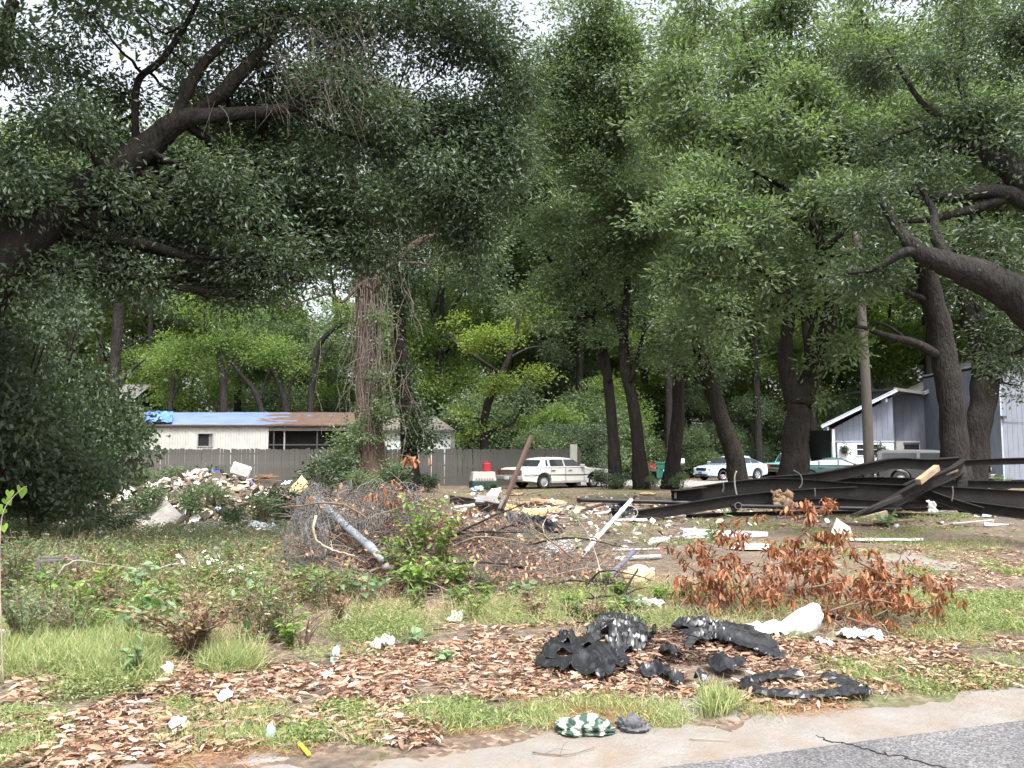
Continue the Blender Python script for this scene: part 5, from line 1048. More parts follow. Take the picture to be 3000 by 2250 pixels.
ibeam('steel_beam', 'thin black steel beam running level off beside the house', PP([(2820, 1358, 22), (2930, 1352, 21.7), (3120, 1348, 21.3)]), .17, .14, group=GBM)
ibeam('steel_beam', 'low black steel beam sloping down to the dark pipe end', PP([(1862, 1512, 19.6), (1990, 1492, 19.8), (2160, 1466, 20.1), (2330, 1450, 20.4), (2510, 1441, 20.6)]), .26, .14, group=GBM)
ibeam('steel_beam', 'black steel beam propped diagonally across the other beams', PP([(2500, 1530, 19.8), (2600, 1480, 20.2), (2700, 1425, 20.6), (2790, 1385, 21.2), (2825, 1360, 21.6)]), .28, .16, group=GBM)
ibeam('steel_beam', 'low black steel beam slanting into the dirt under the wreckage', PP([(2800, 1478, 20.6), (2900, 1492, 20.2), (3080, 1515, 19.4)]), .26, .14, group=GBM)
ibeam('steel_beam', 'bent black steel beam lying behind at the wreckage edge by the house bush', PP([(2890, 1445, 23), (2950, 1425, 23.4), (3080, 1400, 24)]), .14, .1, group=GBM)
ibeam('steel_beam', 'upright bent black beam post among the crossing beams', PP([(2822, 1500, 21.3), (2820, 1440, 21.4), (2816, 1390, 21.5), (2806, 1366, 21.7)]), .20, .24, group=GBM)
ibeam('steel_beam', 'thin black steel rail lying on the dirt below the beams', PP([(2010, 1512, 20.2), (2300, 1503, 20.4), (2560, 1500, 20.6), (2760, 1488, 20.8)]), .10, .10, group=GBM)
ibeam('steel_beam', 'brown steel beam half buried in yellow insulation', [on(1318, 1478)+Vector((0, 0, .17)), on(1400, 1492)+Vector((0, 0, .16)), on(1478, 1512)+Vector((0, 0, .15))], .26, .1, STEELB, group=GBM)
ibeam('steel_beam', 'black steel beam lying flat behind the long crossing beam', PP([(2030, 1470, 21.6), (2300, 1468, 21.8), (2560, 1474, 22), (2800, 1478, 22)]), .30, .16, group=GBM)
ibeam('steel_beam', 'black steel beam sagging between the arch and the long beam', PP([(2420, 1412, 22.2), (2560, 1408, 22.3), (2700, 1412, 22.4), (2850, 1418, 22.4), (3080, 1420, 22.2)]), .20, .14, group=GBM)
ibeam('steel_beam', 'short black steel beam jutting down toward the dirt beside the post', PP([(2700, 1440, 20.9), (2780, 1470, 20.5), (2880, 1500, 20)]), .22, .14, group=GBM)
ibeam('steel_beam', 'black steel angle lying in the dirt before the wreckage', PP([(2560, 1508, 19.6), (2720, 1512, 19.5), (2860, 1522, 19.3)]), .12, .12, group=GBM)
ibeam('steel_beam', 'charred beam stub tilted up beneath the arching beam', PP([(2600, 1455, 21.6), (2660, 1425, 21.8), (2720, 1395, 22)]), .18, .14, group=GBM)
t = empty('beam_bracket', P(1968, 1460, 20.4), 0, 'black steel end plate box capping the beams above the black pipe', 'bracket')
a = P(1968, 1462, 20.3); b = P(2062, 1452, 20.5); seg_box('plate', Vector((0, 0, .02)), b-a+Vector((0, 0, .02)), .05, .32, STEEL, t); seg_box('flange', Vector((0, -.15, .19)), b-a+Vector((0, -.15, .19)), .3, .02, STEEL, t); seg_box('tag_strip', Vector((.08, -.05, .0)), Vector((.08, -.05, .14)), .03, .05, mat('tag_pale', (.32, .31, .28)), t)
# metal bands hung over the beams
GR_ = mat('strap_grey', (.13, .12, .11), (.07, .065, .06), .7, 8)
for i, (pts, lab) in enumerate([([(2158, 1380), (2152, 1400), (2156, 1440), (2170, 1478)], 'thin pale strap looped down over the beams to the pipe'), ([(2325, 1378), (2345, 1392), (2350, 1415), (2340, 1432)], 'curled grey strap standing up from the long beam'), ([(2118, 1412), (2120, 1430), (2116, 1442)], 'short grey strap wrapped on the beam near the end plate'), ([(2386, 1430), (2388, 1442), (2388, 1455)], 'short grey strap hooked on the middle of the beam'), ([(2790, 1425), (2792, 1445), (2788, 1470)], 'rusty flat strap clamped around the long beam'), ([(1978, 1468), (2020, 1470), (2048, 1480), (2052, 1490)], 'bowed pale strap lying on the dark pipe')]):
    pp = PP([(u, v, 20.35) for u, v in pts]); op, orr = smooth_path(pp, [.018]*len(pp), 4); tb = Tubes(); tb.add(op, orr, 6); o = tb.obj('metal_strap', GR_ if i != 5 and i != 0 else mat('strap_pale', (.36, .34, .31)), None, None); tag(o, lab, 'strap', 'metal straps on the beams')
def pipe(name, label, pts, r, m, cat='pipe', group=None, hollow=True, coup=()):
    op, orr = smooth_path(pts, [r]*len(pts), 4); org = op[0].copy(); root = empty(name, org, 0, label, cat, group)
    tb = Tubes(); tb.add([q-org for q in op], orr, 14, 0, not hollow); o = tb.obj('tube', m, root)
    if hollow: md = o.modifiers.new('wall', 'SOLIDIFY'); md.thickness = r*.22
    for k in coup:
        i = int(k*(len(op)-2)); d = (op[i+1]-op[i]).normalized(); tb = Tubes(); tb.add([op[i]-org, op[i]-org+d*r*3.2], [r*1.22]*2, 14, 0); tb.obj('coupling', m, root)
    return root
BLKPIPE = mat('black_pipe', (.018, .018, .019), (.012, .012, .012), .4, 6)
pipe('black_pipe', 'long black plastic pipe leading to the beams end plate', PP([(1690, 1464, 20.8), (1800, 1467, 20.6), (1980, 1472, 20.3), (2080, 1478, 20.2)]), .055, BLKPIPE)
pipe('black_pipe', 'black plastic pipe lying low beneath the crossing beams', PP([(2140, 1482, 20), (2350, 1486, 20), (2640, 1492, 20.2)]), .05, BLKPIPE)
pipe('short_pipe', 'short grey pipe stub poking toward the road under the beams', PP([(2150, 1490, 20.8), (2163, 1482, 19.9)]), .085, mat('pipe_dull', (.17, .16, .15), (.1, .095, .09), .7, 8))
pipe('hose_loop', 'thin pale hose loop beside the draped black plastic', PP([(1815, 1490, 19.2), (1850, 1482, 19.2), (1868, 1500, 19.2), (1860, 1518, 19.2)]), .012, mat('hose_pale', (.42, .40, .36)), 'hose', hollow=False)
# hanging insulation and wood on the beams
INS = mat('insulation_tan', (.50, .385, .24), (.34, .24, .14), 1, 9, bump=1, bscale=40, spec=.05)
INSB = mat('insulation_brown', (.33, .235, .15), (.19, .13, .085), 1, 9, bump=1, bscale=40, spec=.05)
INSY = mat('insulation_yellow', (.56, .43, .23), (.42, .30, .15), 1, 8, bump=1, bscale=40, spec=.05)
WOODT = mat('wood_tan', (.36, .27, .18), (.22, .16, .105), .85, 5, bump=.4, stretch=(.3, 1, 1))
WOODD = mat('wood_old', (.17, .125, .09), (.09, .066, .05), .9, 6, bump=.4, stretch=(.3, 1, 1))
WOODK = mat('wood_char', (.035, .03, .027), (.018, .016, .015), .9, 6, bump=.4)
def rag(s, t):  # ragged edge for a torn piece
    e = min(s, 1-s, t, 1-t); return e > .07+.10*noise.noise(Vector((s*6, t*6, 1.3)))
a = P(2256, 1434, 20.15); t = crumple_sheet('insulation_batt', a, P(2322, 1431, 20.15)-a, P(2270, 1502, 20.0)-a, 22, 22, .07, 5, INSB, None, rag, 4, thick=.05); tag(t, 'torn brown insulation batt hanging over the long steel beam', 'insulation')
a = P(2800, 1462, 20.4); t = crumple_sheet('torn_panel', P(2712, 1462, 20.1), P(2742, 1466, 20.1)-P(2712, 1462, 20.1), P(2722, 1502, 20.0)-P(2712, 1462, 20.1), 10, 12, .04, 5, mat('torn_white', (.40, .40, .39), (.3, .3, .29), .8), None, rag, 6, thick=.01); tag(t, 'torn pale scrap hanging below the long steel beam', 'scrap')
def plank(label, a, b, w, h, m, group=None, roll=0, name='wood_plank'):
    o = seg_box(name, a, b, w, h, m, None, roll, .006); tag(o, label, 'plank', group); return o
plank('tan splintered timber leaning up the diagonal steel beam', P(2690, 1412, 20.1), P(2745, 1370, 20.6), .14, .14, WOODT)
plank('tan timber offcut lying at the foot of the diagonal beam', P(2505, 1528, 19.2), P(2598, 1503, 19.3), .09, .12, WOODT)
plank('charred timber crossing low behind the tan offcut', P(2500, 1512, 19.9), P(2640, 1455, 20.1), .09, .1, WOODK)
plank('thin grey batten stuck between beams by the upright post', P(2750, 1398, 21), P(2806, 1378, 21.2), .04, .05, WOODD)
plank('short grey batten below the thin one between beams', P(2745, 1420, 21), P(2772, 1408, 21.1), .05, .06, WOODD)
plank('long pale splintered board on dirt beyond the dead bush', on(2290, 1543)+Vector((0, 0, .04)), on(2358, 1518)+Vector((0, 0, .10)), .12, .03, WOODT)
plank('tan board lying flat near the light blue siding', on(1905, 1583)+Vector((0, 0, .02)), on(2002, 1573)+Vector((0, 0, .02)), .10, .03, WOODT)
plank('rotten brown plank across the near side of the rubble heap', on(560, 1588)+Vector((0, 0, .06)), on(720, 1592)+Vector((0, 0, .05)), .12, .05, WOODD)
plank('dark board lying under the grey panel of the rubble heap', on(520, 1572)+Vector((0, 0, .05)), on(700, 1598)+Vector((0, 0, .04)), .10, .05, WOODK)
# broken boards strewn over the lot
random.seed(55); OLD = [WOODT, WOODD, WOODK, WOODD, mat('board_grey', (.24, .225, .20), (.14, .13, .115), .9, 6, stretch=(.3, 1, 1)), mat('board_white', (.46, .45, .42), (.34, .33, .3), .8, 6)]
for i in range(95):
    u = random.choice((random.uniform(900, 2000), random.uniform(1260, 2000), random.uniform(1960, 3000))); v = random.triangular(1448, 1545, 1500); p = on(u, v); L = random.uniform(.25, .9); a = random.gauss(0, .5); d = Vector((math.cos(a)*L, math.sin(a)*L, random.gauss(0, .12)*L)); k = random.randrange(len(OLD))
    plank(('tan', 'dark brown', 'charred', 'dark brown', 'grey', 'off-white')[k]+' broken board strewn '+('among insulation and black pipe' if u < 1750 else 'at the end plate of the steel beams' if u < 2250 else 'in the dirt under the steel beams'), p+Vector((0, 0, .05)), p+d+Vector((0, 0, .06)), random.uniform(.05, .14), random.uniform(.02, .05), OLD[k], 'broken boards strewn over the lot', random.uniform(-.5, .5))
# rusty post leaning
t = plank('rusty angle-iron post leaning out of the insulation heap', P(1470, 1492, 21), P(1557, 1277, 22), .085, .10, mat('rust_brown', (.12, .075, .06), (.06, .04, .034), .85, 7, bump=.5), name='leaning_post'); t['category'] = 'post'
plank('thin grey board leaning beside the rusty post', P(1462, 1490, 20.8), P(1482, 1452, 21), .05, .06, mat('grey_board', (.2, .19, .18)), name='leaning_board')
# ================================================================== LUMPS AND SHEETS
def lump(name, label, u, v, w, h, m, cat, group=None, seed=1, rough=.35, dy=None, freq=1.6, p=None, sub=3, flat=False):
    b = p if p is not None else on(u, v); s = b.y/FPX; rx = w*.5*s; rz = h*s; ry = dy if dy else rx*.8
    bm = bmesh.new(); bmesh.ops.create_icosphere(bm, subdivisions=sub, radius=1)
    for q in bm.verts:
        d = q.co.normalized(); k = 1+rough*noise.noise(d*freq+Vector((seed*2.1, 0, 0)))+rough*.5*noise.noise(d*freq*2.7+Vector((0, seed*1.7, 0)))+rough*.25*noise.noise(d*freq*7)
        q.co = Vector((d.x*rx*k, d.y*ry*k, max(-.12*rz, (d.z*.56+.42)*rz*k)))
    o = from_bm(name, bm, m, None, None if flat else 40); o.location = b; o.rotation_euler = (0, 0, random.uniform(-.4, .4)); tag(o, label, cat, group); return o
GI = 'tan insulation clumps strewn over the lot'
for i, (u, v, w, h, mm) in enumerate([(1400, 1480, 60, 18, INS), (1440, 1478, 40, 14, INSY), (1493, 1500, 56, 22, INSY), (1545, 1512, 44, 20, INS), (1575, 1516, 50, 26, INSY), (1625, 1506, 40, 18, INS), (1530, 1484, 50, 16, INSB), (1585, 1480, 60, 20, INSB), (1640, 1482, 40, 14, INS), (1740, 1492, 50, 14, INSB), (1700, 1500, 40, 12, INS), (2660, 1524, 70, 26, INSB), (1900, 1452, 46, 10, INS), (1935, 1478, 40, 10, INSY), (690, 1540, 50, 14, INS), (660, 1524, 46, 14, INSB), (770, 1536, 44, 18, INS), (620, 1540, 40, 10, INSB), (1510, 1452, 50, 10, INSB)]):
    lump('insulation_clump', ('tan' if mm is INS else 'yellow' if mm is INSY else 'brown')+' matted insulation clump '+('at the rubble heap foot' if u < 900 else 'strewn around the rusty leaning post' if u < 1720 else 'lying near the steel beams'), u, v, w, h, mm, 'insulation', GI, i+1, .45, freq=1.3)
def sheet(name, label, u, v, w, d, m, cat, group=None, seed=1, amp=.05, freq=6, n=14, rot=0.0, mask=rag, base=None, thick=.003, dz=0.0, ani=(1, 1)):
    """a crumpled sheet on the ground centred at (u,v), w px wide and d px deep in the photograph"""
    c = on(u, v); s = c.y/FPX; ww = w*s; e = on(u, v-d/2); f_ = on(u, v+d/2); dd = max(.05, e.y-f_.y)
    x = Vector((math.cos(rot), math.sin(rot), 0)); y = Vector((-math.sin(rot), math.cos(rot), 0))
    o = crumple_sheet(name, c-x*ww/2-y*dd/2, x*ww, y*dd, n, n, amp, freq, m, None, mask, seed, base, True, False, thick, ani)
    o.location.z += dz+(.03 if m is BLKPL else 0)
    tag(o, label, cat, group); return o
BLKPL = mat('black_plastic_film', (.020, .021, .024), (.012, .0125, .014), .3, 7, spec=.45)
def hump(a, k=1): return lambda s, t: a*math.sin(math.pi*min(1, max(0, s)))*math.sin(math.pi*min(1, max(0, t)))**k
def m1(s, t): return ((s-.5)/.5)**2+((t-.5)/.5)**2 < .82+.55*noise.noise(Vector((s*4, t*4, 2))) and ((s-.40)**2/.011+(t-.50)**2/.02) > 1
def m2(s, t): return ((s-.5)/.5)**2+((t-.5)/.5)**2 < .80+.65*noise.noise(Vector((s*5, t*5, 8)))
def m3(s, t): return (t > .5*abs(s-.35)*1.6+.06*noise.noise(Vector((s*9, 3, 0)))) and t < .97 and .02 < s < .98
def torn(seed, n=10, lo=.5, hi=1.02, holes=()):
    """angular torn outline: straight edges between random radii, with optional holes (s,t,r)"""
    rr = random.Random(seed); rad = [rr.uniform(lo, hi) if k % 2 else rr.uniform((lo+hi)/2, hi) for k in range(n)]
    def f(s, t):
        x, y = (s-.5)/.5, (t-.5)/.5; a = (math.atan2(y, x)/(2*math.pi) % 1)*n; k = int(a) % n; fr = a-int(a); r = rad[k]*(1-fr)+rad[(k+1) % n]*fr
        return x*x+y*y < r*r and all((s-hs)**2+1.6*(t-ht)**2 > hr*hr for hs, ht, hr in holes)
    return f
sheet('black_plastic_sheet', 'largest crumpled black plastic sheet with torn holes, near the road', 1700, 1945, 300, 140, BLKPL, 'plastic sheet', None, 2, .045, 4.5, 60, .1, torn(3, 13, .62, 1.0, ((.36, .52, .085), (.62, .63, .05), (.2, .45, .05))), hump(.05), ani=(1.5, .7))
sheet('black_plastic_sheet', 'folded black plastic sheet gathered at the short stump', 1812, 1872, 200, 115, BLKPL, 'plastic sheet', None, 5, .055, 4.5, 54, -.1, torn(8, 11, .55, 1.0, ((.3, .35, .06),)), hump(.07), ani=(.7, 1.6))
sheet('black_plastic_sheet', 'smooth pleated fan of black plastic below the white foam bag', 2135, 1895, 270, 110, BLKPL, 'plastic sheet', None, 7, .03, 3, 56, -.12, lambda s, t: abs(t-.60) < .10+.46*abs(s-.34)**.8 and .02 < s < .98, lambda s, t: .016*math.sin(60*(t-.62)/(.12+abs(s-.34))*.35)+.09*math.sin(math.pi*min(1, s*1.1))*.6, ani=(.5, 2))
sheet('black_plastic_sheet', 'narrow twisted black plastic roll behind the leafy mulch mound', 2040, 1856, 150, 34, BLKPL, 'plastic sheet', None, 8, .06, 6, 24, -.1, torn(5, 8, .6, 1), hump(.06), ani=(.6, 1.6))
for i, (u, v, w, d, lab) in enumerate([(1915, 1985, 110, 62, 'star-shaped black plastic shred lying on brown leaves'), (1975, 2008, 60, 50, 'small shiny black plastic scrap at the leaf litter edge'), (2130, 1968, 130, 56, 'grey-black plastic rag below the pleated fan'), (2420, 1812, 160, 34, 'black plastic strip behind the white foam bag'), (1965, 1940, 80, 40, 'dull black plastic scrap beside the mulch mound'), (1660, 1895, 110, 50, 'black plastic flap at the far edge of the largest sheet'), (2055, 2010, 60, 14, 'slim black plastic sliver on the litter')]):
    sheet('plastic_scrap', lab, u, v, w, d, BLKPL, 'plastic sheet', 'torn scraps of black plastic', 20+i, .05, 5, 26, random.uniform(-.3, .3), torn(40+i, 9, .35, 1.0), hump(.03), ani=(1.5, .7))
def ribbon(label, pts, w, m, seed=1):
    pp = [on(u, v) for u, v in pts]; op, _ = smooth_path(pp, [1]*len(pp), 7); v = []; f = []; n = 7
    for i, q in enumerate(op):
        t = (op[min(i+1, len(op)-1)]-op[max(i-1, 0)]).normalized(); y = Vector((-t.y, t.x, 0)); ww = w*(1+.6*noise.noise(Vector((i*.45, seed, 0)))); 
        for k in range(n):
            a = (k/(n-1)-.5); h = .04+.03*abs(noise.noise(Vector((i*.4, k*.7, seed*3))))+.022*(1-4*a*a); p = q+y*a*ww; v.append((p.x, p.y, gz(p.x, p.y)+h))
    for i in range(len(op)-1):
        for k in range(n-1): q = i*n+k; f.append((q, q+1, q+n+1, q+n))
    o = raw('plastic_ribbon', v, f, m); md = o.modifiers.new('s', 'SOLIDIFY'); md.thickness = .004; tag(o, label, 'plastic strip', 'black plastic ribbons by the road'); return o
ribbon('curved black plastic ribbon lying along the sand edge', [(2340, 1990), (2270, 1998), (2210, 2010), (2190, 2025), (2230, 2048), (2320, 2056), (2420, 2054), (2500, 2046)], .13, BLKPL, 1)
ribbon('short bunched black plastic ribbon beside the road shoulder', [(2430, 2000), (2460, 2012), (2490, 2030), (2525, 2045), (2550, 2048)], .17, BLKPL, 2)
# white foam bag
FOAM = mat('white_foam', (.60, .60, .61), (.52, .52, .54), .6, 5)
b = on(2310, 1872); t = empty('foam_bag', b, 0, 'bulky bright white foam bag lying among weeds by the dead bush', 'bag')
bm = bmesh.new(); bmesh.ops.create_icosphere(bm, subdivisions=5, radius=1)
for q in bm.verts:
    d = q.co.normalized(); k = 1+.18*noise.noise(d*1.6)+.08*noise.noise(d*4)+.04*abs(noise.noise(d*9))
    x = .12+d.x*.20*k; q.co = Vector((x, .02+d.y*.15*k, max(.005, .12+.10*(x-.1)/.2+d.z*.125*k)))
from_bm('bag_body', bm, FOAM, t, 60)
crumple_sheet('cloth_flap', Vector((-.42, -.15, .015)), Vector((.56, .03, .03)), Vector((.02, .30, .05)), 26, 18, .05, 6, FOAM, t, m2, 9, hump(.07), False, False, .004)
# striped cloth and grey rag by the road
def m_stripe():
    m = bpy.data.materials.new('striped_cloth'); nt, nd, lk, out = nodes_of(m); b = nd.new('ShaderNodeBsdfPrincipled'); b.inputs['Roughness'].default_value = .9; lk.new(b.outputs[0], out.inputs[0])
    tc = nd.new('ShaderNodeTexCoord'); w = nd.new('ShaderNodeTexWave'); w.bands_direction = 'X'; w.inputs['Scale'].default_value = 3.6; w.inputs['Distortion'].default_value = 7.0; w.inputs['Detail'].default_value = 4; w.inputs['Detail Scale'].default_value = 3; lk.new(tc.outputs['Object'], w.inputs['Vector'])
    r = ramp(nd, [(.25, (.035, .06, .045)), (.5, (.16, .22, .17)), (.68, (.28, .33, .27)), (1, (.36, .41, .34))]); lk.new(w.outputs['Fac'], r.inputs[0]); lk.new(r.outputs[0], b.inputs['Base Color']); return m
o = lump('striped_cloth', 'rolled green and white striped cloth at the sandy roadside', 1712, 2146, 165, 38, m_stripe(), 'cloth', None, 3, .36, .12, 1.9, sub=5); o.rotation_euler = (0, 0, -.12)
o = lump('grey_rag', 'bunched dark grey rag lying beside the striped cloth', 1852, 2144, 85, 40, mat('rag_grey', (.12, .125, .135), (.06, .062, .07), .8, 20), 'rag', None, 6, .5, .07, 1.6, sub=4)
# loose rubbish
PAPER = mat('paper_white', (.60, .60, .59), (.50, .50, .49), .7, 5); TEALP = mat('paper_teal', (.42, .70, .66), (.30, .55, .52), .6, 5); BLUEP = mat('paper_blue', (.35, .60, .80), (.75, .78, .8), .5, 9); CARD = mat('cardboard', (.52, .37, .20), (.42, .29, .15), .85, 4); CREAM = mat('cream_panel', (.66, .62, .50), (.54, .5, .4), .8, 4)
LIGHTB = mat('pale_blue_siding_scrap', (.58, .66, .74), (.46, .54, .62), .5, 4, dirt=(.35, .32, .28), dirt_amt=.4)
CLEAR = mat('cloudy_plastic', (.52, .54, .56), (.38, .40, .42), .25, 9, spec=.6)
for u, v, w, d, m, lab in [(1120, 1893, 75, 30, PAPER, 'flat white paper scrap among weeds by the tiny pale weed'), (982, 1930, 30, 34, TEALP, 'small teal card standing in dead leaves'), (490, 1975, 34, 30, PAPER, 'small white and orange wrapper in front of bramble'), (515, 2145, 60, 26, PAPER, 'torn white tissue on leaf litter'), (1335, 1815, 50, 22, PAPER, 'white scrap half hidden in grass before the brush'), (1570, 1772, 60, 16, PAPER, 'thin white slip lying in pale weeds'), (1880, 1862, 40, 44, BLUEP, 'pale blue printed wrapper propped on black plastic'), (2540, 1866, 90, 36, CLEAR, 'crushed clear plastic bottle wrap by the dead bush'), (2480, 1868, 60, 18, PAPER, 'white shred beside the clear plastic wrap'), (2410, 1898, 40, 18, BLUEP, 'tiny blue and clear wrapper on leaf litter'), (165, 1808, 72, 40, BLUEP, 'blue and white printed bag under weeds near the crate'), (120, 1782, 40, 20, CLEAR, 'grey plastic bag scrap beside the printed bag'), (1010, 1822, 36, 14, PAPER, 'white fleck of paper near the dead stem'), (660, 2060, 50, 20, CLEAR, 'dull plastic wrapper in thick dead leaves'), (950, 1995, 40, 16, PAPER, 'pale tissue strip amid the leaf litter'), (795, 2168, 30, 14, TEALP, 'teal plastic chip near the yellow stick'), (1900, 1775, 90, 22, PAPER, 'white papery flakes under the twig pile'), (1640, 1600, 130, 60, CLEAR, 'grey plastic film tangled in brush by the white pipe'), (1590, 1640, 70, 36, CLEAR, 'small clear film scrap at the foot of brush'), (1925, 1590, 70, 26, PAPER, 'white crumpled paper by the dirt mound'), (690, 1700, 40, 20, PAPER, 'white scrap below the flowering weeds')]:
    sheet('litter_scrap', lab, u, v, w, d, m, 'litter', 'loose paper and plastic litter', random.randrange(99), .05, 9, 9, random.uniform(-.5, .5), m2, hump(.03))
o = pipe('yellow_stick', 'bright yellow plastic stick lying near the road edge', [on(876, 2188)+Vector((0, 0, .02)), on(905, 2222)+Vector((0, 0, .02))], .011, mat('yellow_plastic', (.75, .62, .04)), 'stick', hollow=False)
# larger panels on the lot
def panel(name, label, c4, thick, m, cat='panel', group=None, warp=.02, n=6, seed=1):
    a, b, c, d = [Vector(q) for q in c4]; v = []; f = []
    for j in range(n+1):
        for i in range(n+1):
            s, t = i/n, j/n; p = a*(1-s)*(1-t)+b*s*(1-t)+c*s*t+d*(1-s)*t; v.append(p+Vector((0, 0, warp*noise.noise(Vector((s*3, t*3, seed*2.3))))))
    for j in range(n):
        for i in range(n): q = j*(n+1)+i; f.append((q, q+1, q+n+2, q+n+1))
    o = raw(name, v, f, m); md = o.modifiers.new('s', 'SOLIDIFY'); md.thickness = thick; tag(o, label, cat, group); return o
def og(u, v, dz=.03): return on(u, v)+Vector((0, 0, dz))
panel('siding_strip', 'light blue vinyl siding strip behind the dead bush', [og(2000, 1580, .02), og(2250, 1574, .02), og(2250, 1566, .05), og(2002, 1560, .09)], .01, LIGHTB)
panel('siding_strip', 'white vinyl siding piece poking from the dead bush', [og(2140, 1612, .03), og(2255, 1616, .03), og(2250, 1606, .08), og(2145, 1602, .08)], .01, mat('siding_white', (.70, .72, .74), (.6, .62, .64), .5))
panel('siding_strip', 'long thin white siding strip on the grass past the mint board', [og(2480, 1587), og(2705, 1588), og(2705, 1581), og(2480, 1580)], .01, mat('siding_white', (.7,)*3))
panel('board_scrap', 'pointed greenish-white board leaning on the dirt mound', [og(2428, 1578, .0), og(2500, 1572, .0), og(2490, 1550, .05), og(2452, 1548, .22)], .015, mat('board_mint', (.62, .68, .58), (.5, .56, .47), .8))
panel('white_board', 'white broken panel tilted before the sedan', [P(1425, 1450, 29), P(1458, 1455, 29), P(1468, 1428, 29.3), P(1440, 1432, 29.4)], .03, PAPER)
t = panel('grey_box', 'open grey drawer box lying in rubble near the rusty post', [P(1392, 1470, 24), P(1462, 1474, 24), P(1456, 1452, 24.4), P(1398, 1450, 24.4)], .05, mat('grey_box', (.20, .195, .185), (.14, .136, .13), .8), 'box')
panel('white_strip', 'bent white trim under the wreckage by the slanting beam', [og(2852, 1518, .03), og(2905, 1516, .03), og(2900, 1508, .14), og(2860, 1508, .14)], .01, PAPER)
panel('white_strip', 'short white trim lying on dirt by the pale stick', [og(2885, 1545), og(2955, 1542), og(2955, 1537), og(2885, 1540)], .01, PAPER)
lump('blue_bag', 'bright blue bag scrap under the low beams', 2285, 1525, 30, 10, TARPB, 'bag', None, 4, .5); lump('white_bag', 'white knotted bag on the ground beyond the insulation', 1612, 1478, 26, 16, PAPER, 'bag', None, 7, .35); lump('foam_block', 'large pitted tan foam lump beside the bent gutter', 1872, 1722, 90, 66, mat('foam_tan', (.62, .50, .33), (.48, .36, .22), .95, 9, bump=1, bscale=40), 'foam', None, 9, .22, .12, 2.0, sub=4)
lump('blue_rag', 'crumpled blue and white rag beside the dog kennel', 1400, 1440, 34, 14, mat('rag_blue', (.2, .36, .6), (.6, .64, .7), .8, 12), 'rag', None, 5, .5)
pipe('grey_downpipe', 'dented blue-grey gutter section beside the tan foam lump', [og(1775, 1712, .05), og(1815, 1685, .12), og(1858, 1655, .20)], .035, mat('gutter_grey', (.17, .19, .23), (.09, .10, .12), .5), 'gutter')
pipe('white_pipe', 'long pale pipe leaning up out of the brush', [on(1702, 1632)+Vector((0, 0, .0)), P(1775, 1548, 14.2), P(1850, 1464, 15)], .036, mat('pipe_pale', (.50, .51, .53), (.40, .41, .43), .45, 4), coup=(.93,))
pipe('white_pipe', 'thin white pipe lying on grass near the lumps', [og(1795, 1617), og(1960, 1613)], .02, mat('pipe_pale', (.5,)*3)); pipe('grey_pipe', 'pale grey pipe lying below the thin white one', [og(1800, 1645, .04), og(1935, 1638, .04)], .036, mat('pipe_pale', (.5,)*3))
pipe('grey_pipe', 'thick blue-grey pipe thrust through the wire mesh heap', [P(935, 1468, 11.4), P(1000, 1530, 10.8), P(1075, 1595, 10.25), P(1130, 1650, 10.0)], .05, mat('pipe_bluegrey', (.25, .28, .31), (.17, .19, .21), .5, 6), coup=(.35, .75))
# black plastic draped on the centre beam and the black pipe
a = P(1440, 1492, 18.3); t = crumple_sheet('black_plastic_sheet', a, P(1625, 1516, 17.6)-a, P(1500, 1545, 17.4)-a, 26, 14, .12, 3, BLKPL, None, m2, 31, None, False, True, .004); tag(t, 'black plastic trailing off the buried brown beam', 'plastic sheet')
a = P(1772, 1466, 20.4); t = crumple_sheet('black_plastic_sheet', a, P(1862, 1466, 20.4)-a, P(1776, 1520, 20.1)-a, 18, 16, .14, 3, BLKPL, None, m2, 33, None, False, True, .004); tag(t, 'black plastic sheet draped over the long black pipe', 'plastic sheet')

# ================================================================== RUBBLE HEAP BY THE FENCE
def heap(u, v, dz=0):
    p = on(u, v)
    if p.y > 23.6: p = P(u, v, 23.2)
    return p+Vector((0, 0, dz))
def hp(u, v, Y=None): return heap(u, v) if Y is None else P(u, v, Y)
lump('pink_bag', 'pale pink lumpy bag on top of the rubble heap', 586, 1402, 54, 28, mat('bag_pink', (.58, .46, .42), (.46, .36, .33), .8, 9), 'bag', None, 3, .4, p=heap(586, 1402))
panel('blue_tub', 'crushed royal blue plastic tub on the heap crest', [P(608, 1398, 23), P(650, 1398, 23), P(642, 1375, 23.3), P(622, 1380, 23.4)], .04, mat('tub_blue', (.05, .07, .42), (.03, .045, .28), .4), 'tub')
bm = bmesh.new(); box_bm(bm, -.26, .26, -.18, .18, -.15, .15, Matrix.Rotation(.35, 4, 'Y') @ Matrix.Rotation(.3, 4, 'Z'), .03); o = from_bm('plastic_tote', bm, mat('tote_white', (.58, .59, .58), (.42, .43, .43), .45, 6)); o.location = P(706, 1377, 22.9); tag(o, 'tilted cloudy white plastic tote on the heap crest', 'tote')
t = panel('cardboard_sheet', 'big torn tan cardboard sheet standing on the heap before the burnt laths', [P(838, 1444, 21.5), P(899, 1448, 21.5), P(902, 1412, 21.8), P(884, 1392, 22)], .02, CARD, 'cardboard', None, .04)
panel('cardboard_sheet', 'small folded tan cardboard in the middle of the heap', [heap(735, 1448, .05), heap(765, 1448, .05), heap(760, 1432, .15), heap(748, 1424, .3)], .015, CARD, 'cardboard')
lump('white_bag', 'bulging white plastic bag on the heap front slope', 780, 1460, 36, 26, PAPER, 'bag', None, 8, .35, p=heap(780, 1460))
